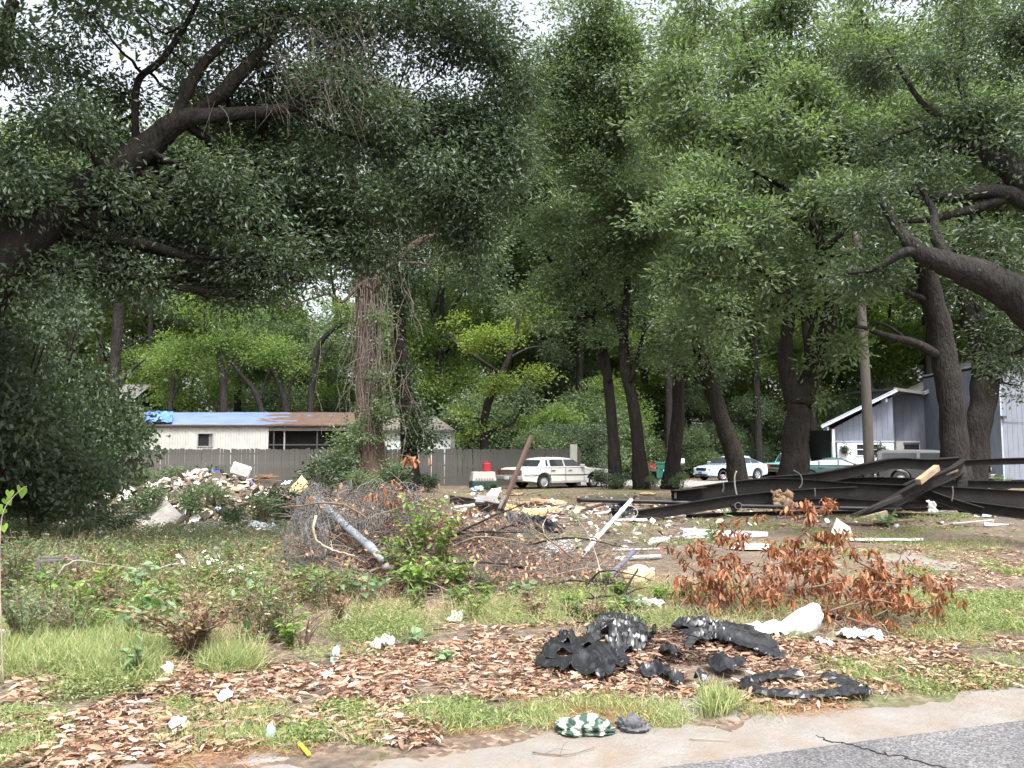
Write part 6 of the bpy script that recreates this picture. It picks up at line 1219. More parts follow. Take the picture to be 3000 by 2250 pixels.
for u, v, w, h, r_, lab, m in [(690, 1420, 44, 12, .1, 'largest cream wall panel lying over the heap', CREAM), (672, 1412, 26, 8, -.2, 'small cream panel behind the largest one on the heap', CREAM), (680, 1432, 34, 9, .2, 'broken cream panel slipping down the heap front', CREAM), (838, 1418, 24, 8, .1, 'pale blue sheet tucked behind the cardboard', LIGHTB), (727, 1416, 30, 14, .3, 'mauve cloth crumpled among planks on the heap', mat('cloth_mauve', (.42, .38, .52), (.3, .26, .36), .9)), (606, 1462, 22, 9, 0, 'grey-white tile leaning on the heap flank', mat('tile_grey', (.55, .56, .55))), (718, 1468, 22, 16, 0, 'slate blue plastic piece low on the heap', mat('plastic_slate', (.16, .20, .25)))]:
    c = heap(u, v); s = c.y/FPX; panel('heap_panel', lab, [c+Vector((-w*.5*s, -.12, .0)), c+Vector((w*.5*s, -.14, .03)), c+Vector((w*.5*s+r_*.2, .2, h*s+.02)), c+Vector((-w*.4*s, .22, h*s))], .02, m, 'panel', 'panels on the rubble heap', .05, 5, u)
GP = 'broken brown planks on the rubble heap'
for i in range(9):
    u = random.uniform(735, 800); v = random.uniform(1388, 1415); c = P(u, v, random.uniform(22.6, 23.2)); d = Vector((random.uniform(.3, .6), random.uniform(-.1, .1), random.uniform(-.05, .12))); plank('broken brown plank jutting from the crest of the heap', c-d*.5, c+d*.5, random.uniform(.05, .1), .03, random.choice([WOODT, WOODD, mat('wood_orange', (.33, .17, .085), (.22, .11, .06), .85)]), GP)
for i in range(5): plank('dark burnt lath sticking up behind the cardboard sheet', P(902+i*6, 1418, 22.6), P(912+i*8+random.uniform(-8, 8), 1388+random.uniform(-6, 14), 22.7), .03, .04, WOODK, 'burnt laths behind the cardboard')
panel('grey_slab', 'long pale grey slab tilted at the heap foot', [og(386, 1546, .02), og(500, 1552, .03), og(534, 1500, .30), og(440, 1502, .34)], .08, mat('slab_grey', (.38, .36, .33), (.27, .255, .235), .9, 5, bump=.5), 'slab', None, .04)
panel('grey_board', 'dark grey flat panel lying before the rubble heap', [og(572, 1572, .04), og(640, 1570, .04), og(642, 1550, .16), og(574, 1550, .16)], .03, mat('panel_grey', (.15, .145, .14), (.11, .106, .10), .8), 'panel')
panel('metal_strip', 'pale blue metal channel strip at the rubble heap foot', [og(726, 1548, .03), og(832, 1568, .03), og(832, 1557, .10), og(728, 1536, .12)], .015, LIGHTB, 'strip'); panel('metal_strip', 'short pale metal strip on the heap by the cloth band', [heap(514, 1470, .02), heap(542, 1490, .02), heap(546, 1484, .05), heap(518, 1464, .05)], .01, LIGHTB, 'strip')
for k, (u, v, r, lab) in enumerate([(486, 1432, 26, 'curled white cloth band on the heap flank by the grey slab'), (518, 1440, 18, 'second white cloth loop drooping beside the band')]):
    c = P(u, v, 21.5); pts = [c+Vector((r*.0086*math.cos(a), 0, r*.0086*math.sin(a)*1.1)) for a in np.linspace(-.4, 3.9 if k == 0 else 2.6, 9)]; op, orr = smooth_path(pts, [.03, .04, .035, .045, .04, .05, .04, .045, .03], 3, .01); tb = Tubes(); tb.add(op, orr, 7, .5); tag(tb.obj('cloth_band', PAPER), lab, 'cloth')
lump('foam_ball', 'white foam ball sitting on the pale metal strip', 798, 1546, 18, 14, PAPER, 'foam', None, 2, .15); lump('tan_bucket', 'tan bucket buried on its side in the heap', 757, 1492, 20, 22, CREAM, 'bucket', None, 3, .1, p=heap(757, 1492))
# uncountable chips
def m_chip():
    m = leafmat('rubble_chip', [(0, (.05, .042, .036)), (.3, (.16, .12, .09)), (.5, (.33, .25, .17)), (.7, (.55, .50, .42)), (.88, (.74, .73, .70)), (.95, (.35, .40, .55)), (1, (.70, .72, .74))], 0, .7, .3); return m
def chips(name, pts, smin, smax, asp=.6):
    p = np.array([tuple(q) for q in pts]); n = len(p); d = RNG.normal(size=(n, 3))*np.array([1, 1, .35]); nn = RNG.normal(size=(n, 3))*.7+np.array([0, -.2, .8]); L = RNG.uniform(smin, smax, n)
    tag(leaf_mesh(name, p, d, nn, L, L*RNG.uniform(.25, .8, n), RNG.random(n), m_chip(), None, None, True, .05, .05), kind='stuff')
pts = []
for _ in range(1500):
    x = random.gauss(-8.0, 1.5); y = random.gauss(22.0, 1.6); pts.append((x, y, gz(x, y)+random.uniform(.0, .12)))
for _ in range(500):
    x = random.gauss(-7.4, 1.6); y = random.gauss(18.6, 1.0); pts.append((x, y, gz(x, y)+random.uniform(.0, .08)))
chips('rubble', pts, .08, .34)
pts = []
for _ in range(1300):
    u = random.uniform(1300, 3000); v = random.triangular(1436, 1560, 1490); p = on(u, v); pts.append((p.x, p.y, p.z+random.uniform(.005, .05)))
for _ in range(1500):
    u = random.uniform(850, 2050); v = random.triangular(1440, 1620, 1500); p = on(u, v); pts.append((p.x, p.y, p.z+random.uniform(.005, .06)))
chips('rubble', pts, .04, .22)
# ================================================================== LOW PLANTS
def herb(name, label, u, v, h, r, lm, L, W, stems=7, lps=9, group=None, cat='plant', p=None, upk=.35, nice=True, stemm=None, t0=.15, droop=.0, flower=None, sr=.005, spread=1.0):
    b = p if p is not None else on(u, v); root = empty(name, b, 0, label, cat, group); tb = Tubes(); PS = []; DS = []; tips = []
    for k in range(stems):
        a = random.uniform(0, 6.28); rr = r*random.uniform(.25, 1); hh = h*random.uniform(.55, 1)
        e = Vector((math.cos(a)*rr, math.sin(a)*rr, hh)); m_ = Vector((e.x*.35+random.gauss(0, .05*r), e.y*.35, hh*.6)); s0 = Vector((math.cos(a)*.06*r, math.sin(a)*.06*r, -.02))
        op, orr = smooth_path([s0, m_, e], [sr, sr*.8, sr*.4], 5); tb.add(op, orr, 4, 0, False); tips.append(e)
        for i in range(lps):
            t = t0+(1-t0)*(i+random.random())/lps; q = op[min(len(op)-1, int(t*(len(op)-1)))]; d = Vector((random.gauss(0, 1), random.gauss(0, 1), random.gauss(.15, .35)-droop)).normalized(); PS.append(tuple(q+d*.01)); DS.append(tuple(d))
    PS = np.array(PS); DS = np.array(DS); n = len(PS); s = RNG.uniform(.6, 1.2, n); NLEAF[0] += n
    tag(tb.obj('stems', stemm or TWIG, root), kind='stuff')
    leaf_mesh('leaves', PS, DS, RNG.normal(size=(n, 3))*.45+np.array([0, -.1, 1]), L*s, W*s, RNG.random(n), lm, root, None, nice, .12, .18)
    if flower:
        for e in random.sample(tips, min(len(tips), 5)):
            bm = bmesh.new()
            for k in range(5):
                a = 2*math.pi*k/5; c = [bm.verts.new((0, 0, .0)), bm.verts.new((math.cos(a-.45)*.024, math.sin(a-.45)*.024, .008)), bm.verts.new((math.cos(a)*.036, math.sin(a)*.036, .004)), bm.verts.new((math.cos(a+.45)*.024, math.sin(a+.45)*.024, .008))]; bm.faces.new(c)
            o = from_bm('flower', bm, mat('petal_white', (.82, .82, .76), rough=.7), root); o.location = e+Vector((0, 0, .02)); o.rotation_euler = (random.uniform(.2, 1.0), random.gauss(0, .4), random.uniform(0, 6))
    return root
GH = 'weeds along the roadside'
random.seed(77)
for u, v, h, r, lm, L, W, st, lp, lab in [
    (185, 1790, .30, .28, L_BRT, .14, .055, 9, 7, 'bright green seedling with spoon-shaped leaves above the printed bag'),
    (305, 1775, .48, .20, L_YEL, .11, .035, 9, 12, 'slender yellow-green weed with narrow leaves beside the arching stem'),
    (395, 1760, .42, .34, L_PALE, .12, .07, 10, 8, 'pale green spreading weed beside the flowers'),
    (420, 1870, .40, .40, L_PALE, .11, .07, 12, 10, 'blue-green broadleaf weed at the front of the bramble'),
    (400, 1990, .30, .20, L_PALE, .10, .08, 6, 5, 'round-leaved vine creeping down onto the leaf litter'),
    (720, 1900, .20, .22, L_PALE, .09, .06, 7, 6, 'small pale weed beside the dry stems'),
    (930, 1760, .38, .36, L_BRT, .10, .034, 14, 14, 'fresh yellow-green bush before the brown brush pile'),
    (870, 1740, .34, .30, L_MID, .09, .035, 12, 14, 'dark green bush at the foot of the chain-link mesh'),
    (1000, 1745, .30, .35, L_MID, .08, .035, 12, 12, 'mid green bush under the brush pile edge'),
    (1240, 1745, .34, .45, L_WEED, .08, .03, 16, 14, 'leafy green bush growing from the brush pile foot'),
    (1120, 1740, .25, .35, L_WEED, .08, .03, 12, 10, 'low leafy weed before the fallen grey log'),
    (620, 1740, .40, .26, L_WEED, .09, .04, 8, 8, 'tall thin weed standing among white flowers'),
    (520, 1800, .45, .40, L_WEED, .09, .045, 12, 10, 'bushy weed growing at the back of the bramble'),
    (60, 1900, .55, .40, L_MID, .045, .022, 22, 26, 'fine-leaved shrub at the concrete piece'),
    (30, 1760, .80, .45, L_MID, .05, .024, 22, 30, 'tall fine-leaved shrub beside the heart-leaved vine'),
    (1215, 1890, .12, .16, L_PALE, .08, .05, 6, 5, 'tiny pale weed by the white paper scrap'),
    (1300, 1945, .10, .14, L_PALE, .07, .05, 6, 5, 'tiny round-leaved weed on the leaf litter'),
    (2120, 1545, .5, .12, L_PALE, .16, .04, 3, 5, 'lone tall pale weed in front of the beams'),
    (2080, 1590, .35, .25, L_WEED, .16, .04, 7, 6, 'broad grassy weed in front of the light blue siding'),
    (2600, 1545, .35, .4, L_PALE, .14, .09, 8, 6, 'grey-green weed clump at the tan timber offcut'),
    (1690, 1540, .3, .2, L_PALE, .10, .06, 5, 6, 'pale broad weed by the draped black plastic'),
    (2930, 1440, .9, .7, L_MID, .12, .05, 14, 14, 'leafy green bush against the tower of the blue house')]:
    herb('roadside_weed', lab, u, v, h, r, lm, L, W, st, lp, GH)
for u, v in [(540, 1745), (600, 1720), (660, 1745), (700, 1760), (640, 1700)]: herb('flowering_weed', 'leggy weed with small white flowers above the bramble', u, v, .42, .22, L_WEED, .06, .025, 7, 6, 'white-flowered weeds', flower=True)
# bramble: reddish dry bush
herb('bramble_bush', 'tangled dry reddish bramble bush at the leaf litter edge', 560, 1930, .50, .62, leafmat('leaf_bramble', [(0, (.09, .05, .035)), (.4, (.20, .11, .08)), (.7, (.15, .16, .07)), (1, (.30, .20, .13))], .2, .6, .3), .05, .03, 46, 22, None, 'bush', sr=.005)
herb('dry_stems', 'bare dry brown stems fanning up beside the bramble', 760, 1880, .55, .55, L_DRY, .06, .012, 34, 4, None, 'bush', sr=.004)
herb('dead_twig_plant', 'dark dead stem with forked twigs in the leaf litter', 890, 1900, .35, .3, L_DRY, .05, .02, 9, 2, None, 'bush', sr=.008)
# green shrub rising over the brush pile
def oy(u, Y): x = (u-1500)/FPX*Y; return Vector((x, Y, gz(x, Y)))
for u, Y, h, r, n, lab in [(1225, 10.3, 1.00, .36, 16, 'tall glossy bright green sapling growing through the brush pile'), (1300, 10.2, .92, .30, 12, 'green sapling leaning over the brush pile'), (1180, 9.9, .62, .34, 14, 'mid-height green sapling before the chain-link mesh'), (1240, 9.5, .46, .42, 18, 'low bushy green sapling in front of the brush pile'), (1330, 9.7, .42, .30, 10, 'small green sapling at the brush pile foot by the dry stems')]:
    herb('sapling_shrub', lab, 0, 0, h, r, L_BRT if n != 14 else L_WEED, .085, .040, n, 17, 'green saplings in the brush pile', 'shrub', p=oy(u, Y), t0=.3, sr=.007)
# tangled bank of weeds from the left edge to the centre
random.seed(91)
kinds = [('leafy green weed', L_WEED, .07, .034, 10, 11, .42), ('pale broadleaf weed', L_PALE, .09, .055, 8, 8, .36), ('dark fine-leaved weed', L_MID, .045, .02, 16, 16, .45), ('dry brown stalky weed', L_DRY, .06, .014, 14, 7, .55), ('yellow-green weed', L_BRT, .07, .026, 9, 11, .40), ('reddish dry weed', MATS['leaf_bramble'], .045, .026, 16, 12, .42)]
for i in range(92):
    u = random.uniform(-30, 1120) if i < 70 else random.uniform(1120, 2050); v = random.uniform(1640, 1915) if u < 900 else random.uniform(1725, 1830); nm, lm_, L_, W_, st_, lp_, h_ = random.choice(kinds); s_ = random.uniform(.6, 1.15)*(1 if u < 1100 else .6)
    herb('bank_weed', nm+' in the tangled bank '+('between crate and bramble' if u < 450 else 'around the white flowers' if u < 760 else 'before the chain-link mesh' if u < 1120 else 'behind the black plastic'), u, v, h_*s_, .34*s_, lm_, L_, W_, st_, lp_, 'weeds in the tangled bank')
def dead_bush(name, label, base, branches, nl, L=.095, W=.042, group=None, minl=.06):
    """branches: lists of (u,v,Y). every leaf is an object sharing mesh data"""
    root = empty(name, base, 0, label, 'bush', group); tb = Tubes(); paths = []
    for br in branches:
        pts = [P(*q) for q in br]; op, orr = smooth_path([q-base for q in pts], list(np.linspace(.010, .003, len(pts))), 6, .006); tb.add(op, orr, 5, 0, False); paths.append(op)
        for _ in range(6):
            i = random.randrange(len(op)//4, len(op)); a = op[i]; e = a+Vector((random.gauss(0, .13), random.gauss(0, .13), random.uniform(-.06, .14))); q, rr = smooth_path([a, (a+e)/2+Vector((0, 0, .02)), e], [.003, .003, .002], 3); tb.add(q, rr, 3, 0, False); paths.append(q)
    tag(tb.obj('twigs', TWIG, root), kind='stuff')
    for _ in range(nl):
        op = random.choice(paths); i = random.randrange(len(op)//3, len(op)); q = op[i]+Vector((random.gauss(0, .02), random.gauss(0, .02), random.gauss(0, .015)))
        o = bpy.data.objects.new('leaf', random.choice(BLF)); C.objects.link(o); o.parent = root; o.location = q; s = random.uniform(.65, 1.2); o.scale = (s, s, s)
        o.rotation_euler = (random.gauss(0, .45), random.uniform(.5, 1.5), random.uniform(0, 6.28))
    if nl > 200:   # the smaller leaves past the limit, as one part
        ps = []
        for _ in range(nl*2):
            op = random.choice(paths); ps.append(tuple(op[random.randrange(len(op)//4, len(op))]+Vector((random.gauss(0, .03), random.gauss(0, .03), random.gauss(0, .025)))))
        ps = np.array(ps); n = len(ps); dd = RNG.normal(size=(n, 3))*.5+np.array([0, 0, -.8]); sz = RNG.uniform(.06, .10, n)
        tag(leaf_mesh('small_leaves', ps, dd, RNG.normal(size=(n, 3)), sz, sz*.36, RNG.random(n), L_BROWN, root, None, True, .25, .2), kind='stuff')
    return root
BLF = []
for k in range(7):
    o = leaf_mesh('leaf', np.zeros((1, 3)), np.array([[1., 0, 0]]), np.array([[0., random.uniform(-.3, .3), 1]]), random.uniform(.085, .11), random.uniform(.030, .042), np.array([.12+.13*k]), L_BROWN, None, None, True, random.uniform(.1, .4), random.uniform(-.1, .35))
    BLF.append(o.data); bpy.data.objects.remove(o)
random.seed(41)
bA = on(2160, 1800)
dead_bush('dead_bush', 'rust-brown dead-leaved branches spreading in front of the siding', bA, [[(2160, 1800, bA.y), (2100, 1720, bA.y+.2), (2020, 1660, bA.y+.5), (1985, 1610, bA.y+.6)], [(2160, 1800, bA.y), (2080, 1740, bA.y-.1), (2000, 1690, bA.y)], [(2160, 1800, bA.y), (2110, 1680, bA.y+.3), (2090, 1600, bA.y+.4), (2130, 1560, bA.y+.4)], [(2160, 1800, bA.y), (2150, 1680, bA.y+.1), (2170, 1600, bA.y+.3), (2205, 1565, bA.y+.3)], [(2160, 1800, bA.y), (2200, 1720, bA.y), (2240, 1640, bA.y+.2), (2260, 1590, bA.y+.3)], [(2160, 1800, bA.y), (2230, 1740, bA.y-.1), (2290, 1690, bA.y)], [(2160, 1800, bA.y), (2060, 1770, bA.y-.2), (2030, 1740, bA.y-.2)], [(2160, 1800, bA.y), (2250, 1770, bA.y-.2), (2280, 1750, bA.y-.3)], [(2130, 1700, bA.y+.2), (2060, 1640, bA.y+.3), (2050, 1590, bA.y+.4), (2125, 1540, bA.y+.4)], [(1995, 1720, bA.y+.1), (2100, 1690, bA.y), (2200, 1680, bA.y), (2310, 1690, bA.y-.1)], [(2040, 1640, bA.y+.3), (2130, 1640, bA.y+.2), (2230, 1660, bA.y+.1), (2300, 1640, bA.y+.1)], [(2040, 1780, bA.y-.1), (2150, 1740, bA.y-.1), (2270, 1730, bA.y-.2)], [(2140, 1700, bA.y), (2080, 1650, bA.y), (2000, 1640, bA.y)]], 299)
bB = on(2330, 1770)
dead_bush('dead_bush', 'tall upright spray of rust-brown dead leaves', bB, [[(2330, 1770, bB.y), (2335, 1660, bB.y+.2), (2350, 1570, bB.y+.3), (2385, 1510, bB.y+.4), (2450, 1462, bB.y+.5)], [(2340, 1640, bB.y+.2), (2390, 1580, bB.y+.3), (2420, 1560, bB.y+.3)], [(2350, 1570, bB.y+.3), (2375, 1500, bB.y+.35), (2360, 1460, bB.y+.4)], [(2335, 1700, bB.y+.1), (2300, 1640, bB.y+.2), (2290, 1600, bB.y+.2)], [(2335, 1690, bB.y), (2400, 1640, bB.y), (2470, 1590, bB.y+.1), (2490, 1560, bB.y+.1)], [(2330, 1750, bB.y), (2380, 1690, bB.y-.1), (2430, 1660, bB.y-.1)], [(2240, 1680, bB.y), (2330, 1650, bB.y), (2430, 1640, bB.y), (2500, 1620, bB.y+.1)], [(2250, 1740, bB.y-.2), (2350, 1720, bB.y-.2), (2460, 1740, bB.y-.3)]], 260)
bC = on(2490, 1850)
dead_bush('dead_bush', 'rust-brown dead leaves sprawling low over the weeds by the clear wrap', bC, [[(2490, 1850, bC.y), (2560, 1760, bC.y+.3), (2640, 1690, bC.y+.5), (2690, 1640, bC.y+.6)], [(2490, 1850, bC.y), (2590, 1790, bC.y+.2), (2690, 1740, bC.y+.3), (2780, 1700, bC.y+.4)], [(2490, 1850, bC.y), (2600, 1830, bC.y), (2700, 1830, bC.y), (2800, 1840, bC.y+.1)], [(2490, 1850, bC.y), (2510, 1760, bC.y+.3), (2540, 1690, bC.y+.5), (2580, 1640, bC.y+.6)], [(2490, 1850, bC.y), (2450, 1770, bC.y+.3), (2430, 1700, bC.y+.4), (2400, 1660, bC.y+.4)], [(2490, 1850, bC.y), (2560, 1860, bC.y-.1), (2650, 1880, bC.y-.2)], [(2550, 1780, bC.y+.2), (2640, 1770, bC.y+.3), (2740, 1780, bC.y+.3)], [(2490, 1850, bC.y), (2400, 1790, bC.y), (2340, 1770, bC.y)], [(2510, 1830, bC.y), (2570, 1720, bC.y+.4), (2620, 1660, bC.y+.5), (2650, 1600, bC.y+.5)], [(2380, 1720, bC.y+.2), (2500, 1700, bC.y+.2), (2620, 1710, bC.y+.2), (2770, 1720, bC.y+.3)], [(2430, 1790, bC.y), (2560, 1760, bC.y), (2680, 1780, bC.y), (2770, 1770, bC.y)], [(2480, 1810, bC.y-.1), (2600, 1850, bC.y-.2), (2680, 1890, bC.y-.3)], [(2520, 1650, bC.y+.4), (2620, 1690, bC.y+.4), (2720, 1720, bC.y+.4)]], 299)
# dry brown leaves on the sapling and in the brush pile
b = on(1180, 1660)
dead_bush('dead_branch', 'dead branch holding drooping brown leaves over the brush pile', b, [[(1180, 1660, b.y), (1160, 1560, b.y+.3), (1150, 1450, b.y+.4), (1190, 1360, b.y+.5)], [(1160, 1540, b.y+.3), (1130, 1460, b.y+.4), (1115, 1430, b.y+.4)], [(1190, 1380, b.y+.5), (1205, 1350, b.y+.5), (1215, 1375, b.y+.5)], [(1170, 1600, b.y+.2), (1280, 1540, b.y+.1), (1340, 1520, b.y)]], 90)
# the brush pile: grey-brown tangled twigs and dry leaves
def brush():
    tb = Tubes(); ps = []; random.seed(3)
    for _ in range(4200):
        u = random.triangular(835, 1860, 1150); k = random.random(); v = 1760-k*(310 if u < 1250 else 250 if u < 1500 else 170)*(1-.12*abs(u-1100)/400)
        Y = 9.7+k*2.0+random.gauss(0, .15); a = P(u, v, Y); a.z = max(a.z, gz(a.x, a.y)+.02); L = random.uniform(.15, .7); th = random.uniform(0, 6.28); e = a+Vector((math.cos(th)*L, math.sin(th)*L*.5, random.gauss(0, .25)*L)); e.z = max(e.z, gz(e.x, e.y)+.01)
        mm = (a+e)/2+Vector((random.gauss(0, .06), random.gauss(0, .04), random.gauss(.05, .06))); r = random.choice((.003, .004, .006, .008)); op, orr = smooth_path([a, mm, e], [r, r*.8, r*.5], 3); tb.add(op, orr, 3, 0, False)
        if random.random() < .4: ps.append(tuple(op[random.randrange(len(op))]))
    tag(tb.obj('brush_pile', mat('brush_twig', (.22, .185, .16), (.085, .07, .06), .9, 9)), kind='stuff')
    p = np.repeat(np.array(ps), 3, 0); n = len(p); p = p+RNG.normal(size=(n, 3))*.05; s = RNG.uniform(.6, 1.2, n)
    tag(leaf_mesh('brush_leaves', p, RNG.normal(size=(n, 3)), RNG.normal(size=(n, 3))*.6+np.array([0, -.3, .6]), .075*s, .036*s, RNG.random(n), leafmat('leaf_brush', [(0, (.16, .08, .05)), (.4, (.34, .17, .10)), (.75, (.55, .33, .20)), (1, (.30, .24, .13))], .15, .6, .3, (1.2, 1, .8)), None, None, True), kind='stuff')
brush()
tb = Tubes(); random.seed(67)
for _ in range(900):
    u = random.uniform(1250, 2050); v = random.triangular(1500, 1680, 1600); a = on(u, v)+Vector((0, 0, random.uniform(.01, .16))); L = random.uniform(.15, .7); th = random.uniform(0, 6.28); e = a+Vector((math.cos(th)*L, math.sin(th)*L*.6, random.gauss(0, .12)*L)); e.z = max(e.z, gz(e.x, e.y)+.01); r = random.choice((.003, .005, .007))
    op, orr = smooth_path([a, (a+e)/2+Vector((0, 0, .04)), e], [r, r*.8, r*.5], 2); tb.add(op, orr, 3, 0, False)
tag(tb.obj('twig_tangle', mat('brush_twig', (.3, .26, .23))), kind='stuff')
random.seed(66)
for i in range(46):
    u = random.triangular(840, 1800, 1200); k = random.random(); v = 1745-k*(260 if u < 1300 else 170); Y = 9.6+k*2.0; a = P(u, v, Y); a.z = max(a.z, gz(a.x, a.y)+.03); L = random.uniform(.5, 1.5); th = random.gauss(0, .6)+(math.pi if random.random() < .5 else 0); e = a+Vector((math.cos(th)*L, math.sin(th)*L*.4, random.gauss(.05, .2)*L)); e.z = max(e.z, gz(e.x, e.y)+.02)
    r = random.uniform(.008, .02); op, orr = smooth_path([a, (a+e)/2+Vector((random.gauss(0, .08), 0, random.gauss(.06, .08))), e], [r, r*.8, r*.4], 5, r*.4); org = op[0].copy(); rt = empty('brush_branch', org, 0, 'bare crooked branch tangled in the brush pile '+('under the chain-link mesh' if u < 1180 else 'around the green saplings' if u < 1400 else 'near the leaning pale pipe'), 'branch', 'bare branches in the brush pile'); tb = Tubes(); tb.add([q-org for q in op], orr, 6, .25); tb.obj('stem', (TWIG, mat('log_grey', (.22, .195, .165)), BARK2)[i % 3], rt)
    tb = Tubes()
    for _ in range(5):
        j = random.randrange(2, len(op)); q = op[j]-org; f_ = q+Vector((random.gauss(0, .14), random.gauss(0, .1), random.gauss(.08, .1))); tb.add([q, (q+f_)/2+Vector((0, 0, .02)), f_], [orr[j]*.5, orr[j]*.4, .002], 4, 0, False)
    tag(tb.obj('side_twigs', TWIG, rt), kind='stuff')
# chain-link mesh thrown over the pile
def mesh_wire(name, label, quad, nx, ny, amp, m, seed=1, r=.0035):
    a, b, c, d = quad; org = a.copy(); g = {}
    for j in range(ny+1):
        for i in range(nx+1):
            s, t = i/nx, j/ny; p = a*(1-s)*(1-t)+b*s*(1-t)+c*s*t+d*(1-s)*t; q = Vector((s*3, t*2, seed)); p = p+Vector((noise.noise(q*1.5)*amp*.6, noise.noise(q*1.4+Vector((5, 0, 0)))*amp, abs(noise.noise(q*1.1+Vector((0, 7, 0))))*amp*1.6+noise.noise(q*4)*amp*.25)); p.z = max(p.z, gz(p.x, p.y)+.01); g[i, j] = p-org
    root = empty(name, org, 0, label, 'wire mesh'); tb = Tubes()
    for i in range(nx):   # zigzag strands
        pts = []
        for j in range(ny+1): pts.append(g[i+(j % 2), j] if i % 2 == 0 else g[i+1-(j % 2), j])
        tb.add(pts, [r]*len(pts), 3, 0, False)
    tag(tb.obj('wire_strands', m, root), kind='stuff')
    tb = Tubes(); tb.add([g[i, ny] for i in range(nx+1)], [r*1.8]*(nx+1), 5, 0); tb.obj('edge_wire', m, root)
GALV = mat('galvanised_wire', (.185, .18, .18), (.11, .107, .105), .6, 9, metal=.2)
mesh_wire('chainlink_mesh', 'crumpled grey chain-link mesh heaped over the brush pile', [P(850, 1570, 10.3), P(1230, 1590, 10.2), P(1240, 1450, 11.7), P(880, 1438, 11.9)], 64, 30, .30, GALV, 2)
mesh_wire('chainlink_mesh', 'grey chain-link roll hanging down the pile end by the blue-grey pipe', [P(840, 1690, 10.0), P(960, 1660, 10.1), P(980, 1480, 11), P(850, 1470, 11)], 30, 34, .25, GALV, 6)
mesh_wire('chainlink_mesh', 'small grey wire mesh bundle before the buried brown beam', [P(1450, 1600, 12.4), P(1575, 1600, 12.4), P(1560, 1510, 13.6), P(1455, 1510, 13.6)], 30, 24, .2, GALV, 9)
# sticks and fallen branches
def stick(label, pts, r, m=TWIG, name='fallen_branch', forks=2, group=None):
    op, orr = smooth_path(pts, list(np.linspace(r, r*.35, len(pts))), 5, r*.3); org = op[0].copy(); root = empty(name, org, 0, label, 'branch', group); tb = Tubes(); tb.add([q-org for q in op], orr, 7, .25); tb.obj('stem', m, root)
    tb = Tubes()
    for _ in range(forks):
        i = random.randrange(len(op)//4, len(op)-1); a = op[i]-org; L = random.uniform(4, 12)*r+.08; e = a+Vector((random.gauss(0, L*.6), random.gauss(0, L*.6), random.uniform(.0, L*.6))); tb.add([a, (a+e)/2+Vector((0, 0, .02)), e], [orr[i]*.6, orr[i]*.4, orr[i]*.2], 4, 0, False)
    if forks: tag(tb.obj('side_twigs', m, root), kind='stuff')
GW = mat('wood_greywhite', (.34, .30, .25), (.2, .175, .14), .9, 8, stretch=(.3, 1, 1))
random.seed(8)
def og2(L_, dz=.03): return [on(u, v)+Vector((0, 0, z if z is not None else dz)) for u, v, z in L_]
stick('long bare arching stem bent over weeds by the lattice crate', [P(150, 1730, 9.2), P(165, 1690, 9.2), P(215, 1645, 9.3), P(300, 1652, 9.5), P(420, 1668, 9.7)], .014, GW)
stick('pale bare stem lying across weeds behind the white flowers', [P(470, 1665, 10.2), P(520, 1652, 10.2), P(600, 1660, 10.3), P(670, 1650, 10.4)], .013, GW)
stick('hooked brown branch curving in front of the mesh', [P(925, 1512, 9.9), P(918, 1555, 9.8), P(940, 1592, 9.8), P(985, 1615, 9.7), P(1040, 1628, 9.7)], .02, DEADW, forks=1)
stick('fallen grey log resting in the brush pile', [P(1125, 1665, 9.8), P(1165, 1655, 9.9), P(1225, 1632, 10)], .05, mat('log_grey', (.22, .195, .165), (.12, .10, .085), .9, 8, bump=.6), forks=1)
stick('thick brown root stub standing in the black plastic', [on(1905, 1890), on(1908, 1890)+Vector((.01, 0, .09)), on(1910, 1890)+Vector((.03, 0, .17))], .032, BARK2, 'root_stub', 0)
stick('dark forked snag rising beside the tan foam lump', [on(1820, 1775), on(1835, 1760)+Vector((0, 0, .14)), on(1870, 1745)+Vector((0, 0, .3))], .026, BARK2)
stick('long pale twig crossing above the black plastic', og2([(1655, 1812, .04), (1740, 1790, .08), (1840, 1785, .06), (1930, 1780, .04)]), .011, GW)
stick('dark branch lying behind the twig pile', og2([(1680, 1785, .06), (1760, 1775, .1), (1850, 1770, .08)]), .018, BARK2)
stick('thin grey branch pointing at the dead bush', og2([(1990, 1775, .05), (2060, 1760, .1), (2110, 1745, .14)]), .012, GW)
stick('dark driftwood-like branch half buried by the bent gutter', og2([(1700, 1720, .06), (1790, 1728, .08), (1880, 1738, .05)]), .026, BARK2)
stick('pale peeled stick on the leaf litter by the teal card', og2([(1000, 1950, .02), (1060, 1920, .03)]), .012, GW, forks=0)
stick('grey stick lying in leaf litter by the torn white tissue', og2([(225, 2160, .02), (310, 2182, .02)]), .011, GW, forks=0)
stick('dark rotten stick lying in the middle of the litter', og2([(390, 2055, .03), (480, 2045, .03)]), .016, BARK, forks=1)
stick('thin dark twig lying on the sandy road shoulder', og2([(1560, 2215, .02), (1660, 2222, .02), (1745, 2200, .02)]), .004, TWIG)
stick('straight pale splinter on the sandy shoulder', og2([(2020, 2174, .02), (2140, 2180, .02)]), .004, GW, forks=0)
stick('pale stick lying in front of the wreckage by the white trim', og2([(2740, 1548, .03), (2800, 1535, .05), (2830, 1522, .1)]), .015, GW)
stick('bare upright brown twig in front of the mesh bundle', [P(1610, 1600, 11), P(1590, 1540, 11.2), P(1620, 1500, 11.4)], .008, DEADW)
stick('bare forked sapling leaning by the white pipe foot', [P(1765, 1720, 9.9), P(1750, 1640, 10.1), P(1720, 1560, 10.4), P(1690, 1520, 10.6)], .008, DEADW, forks=4)
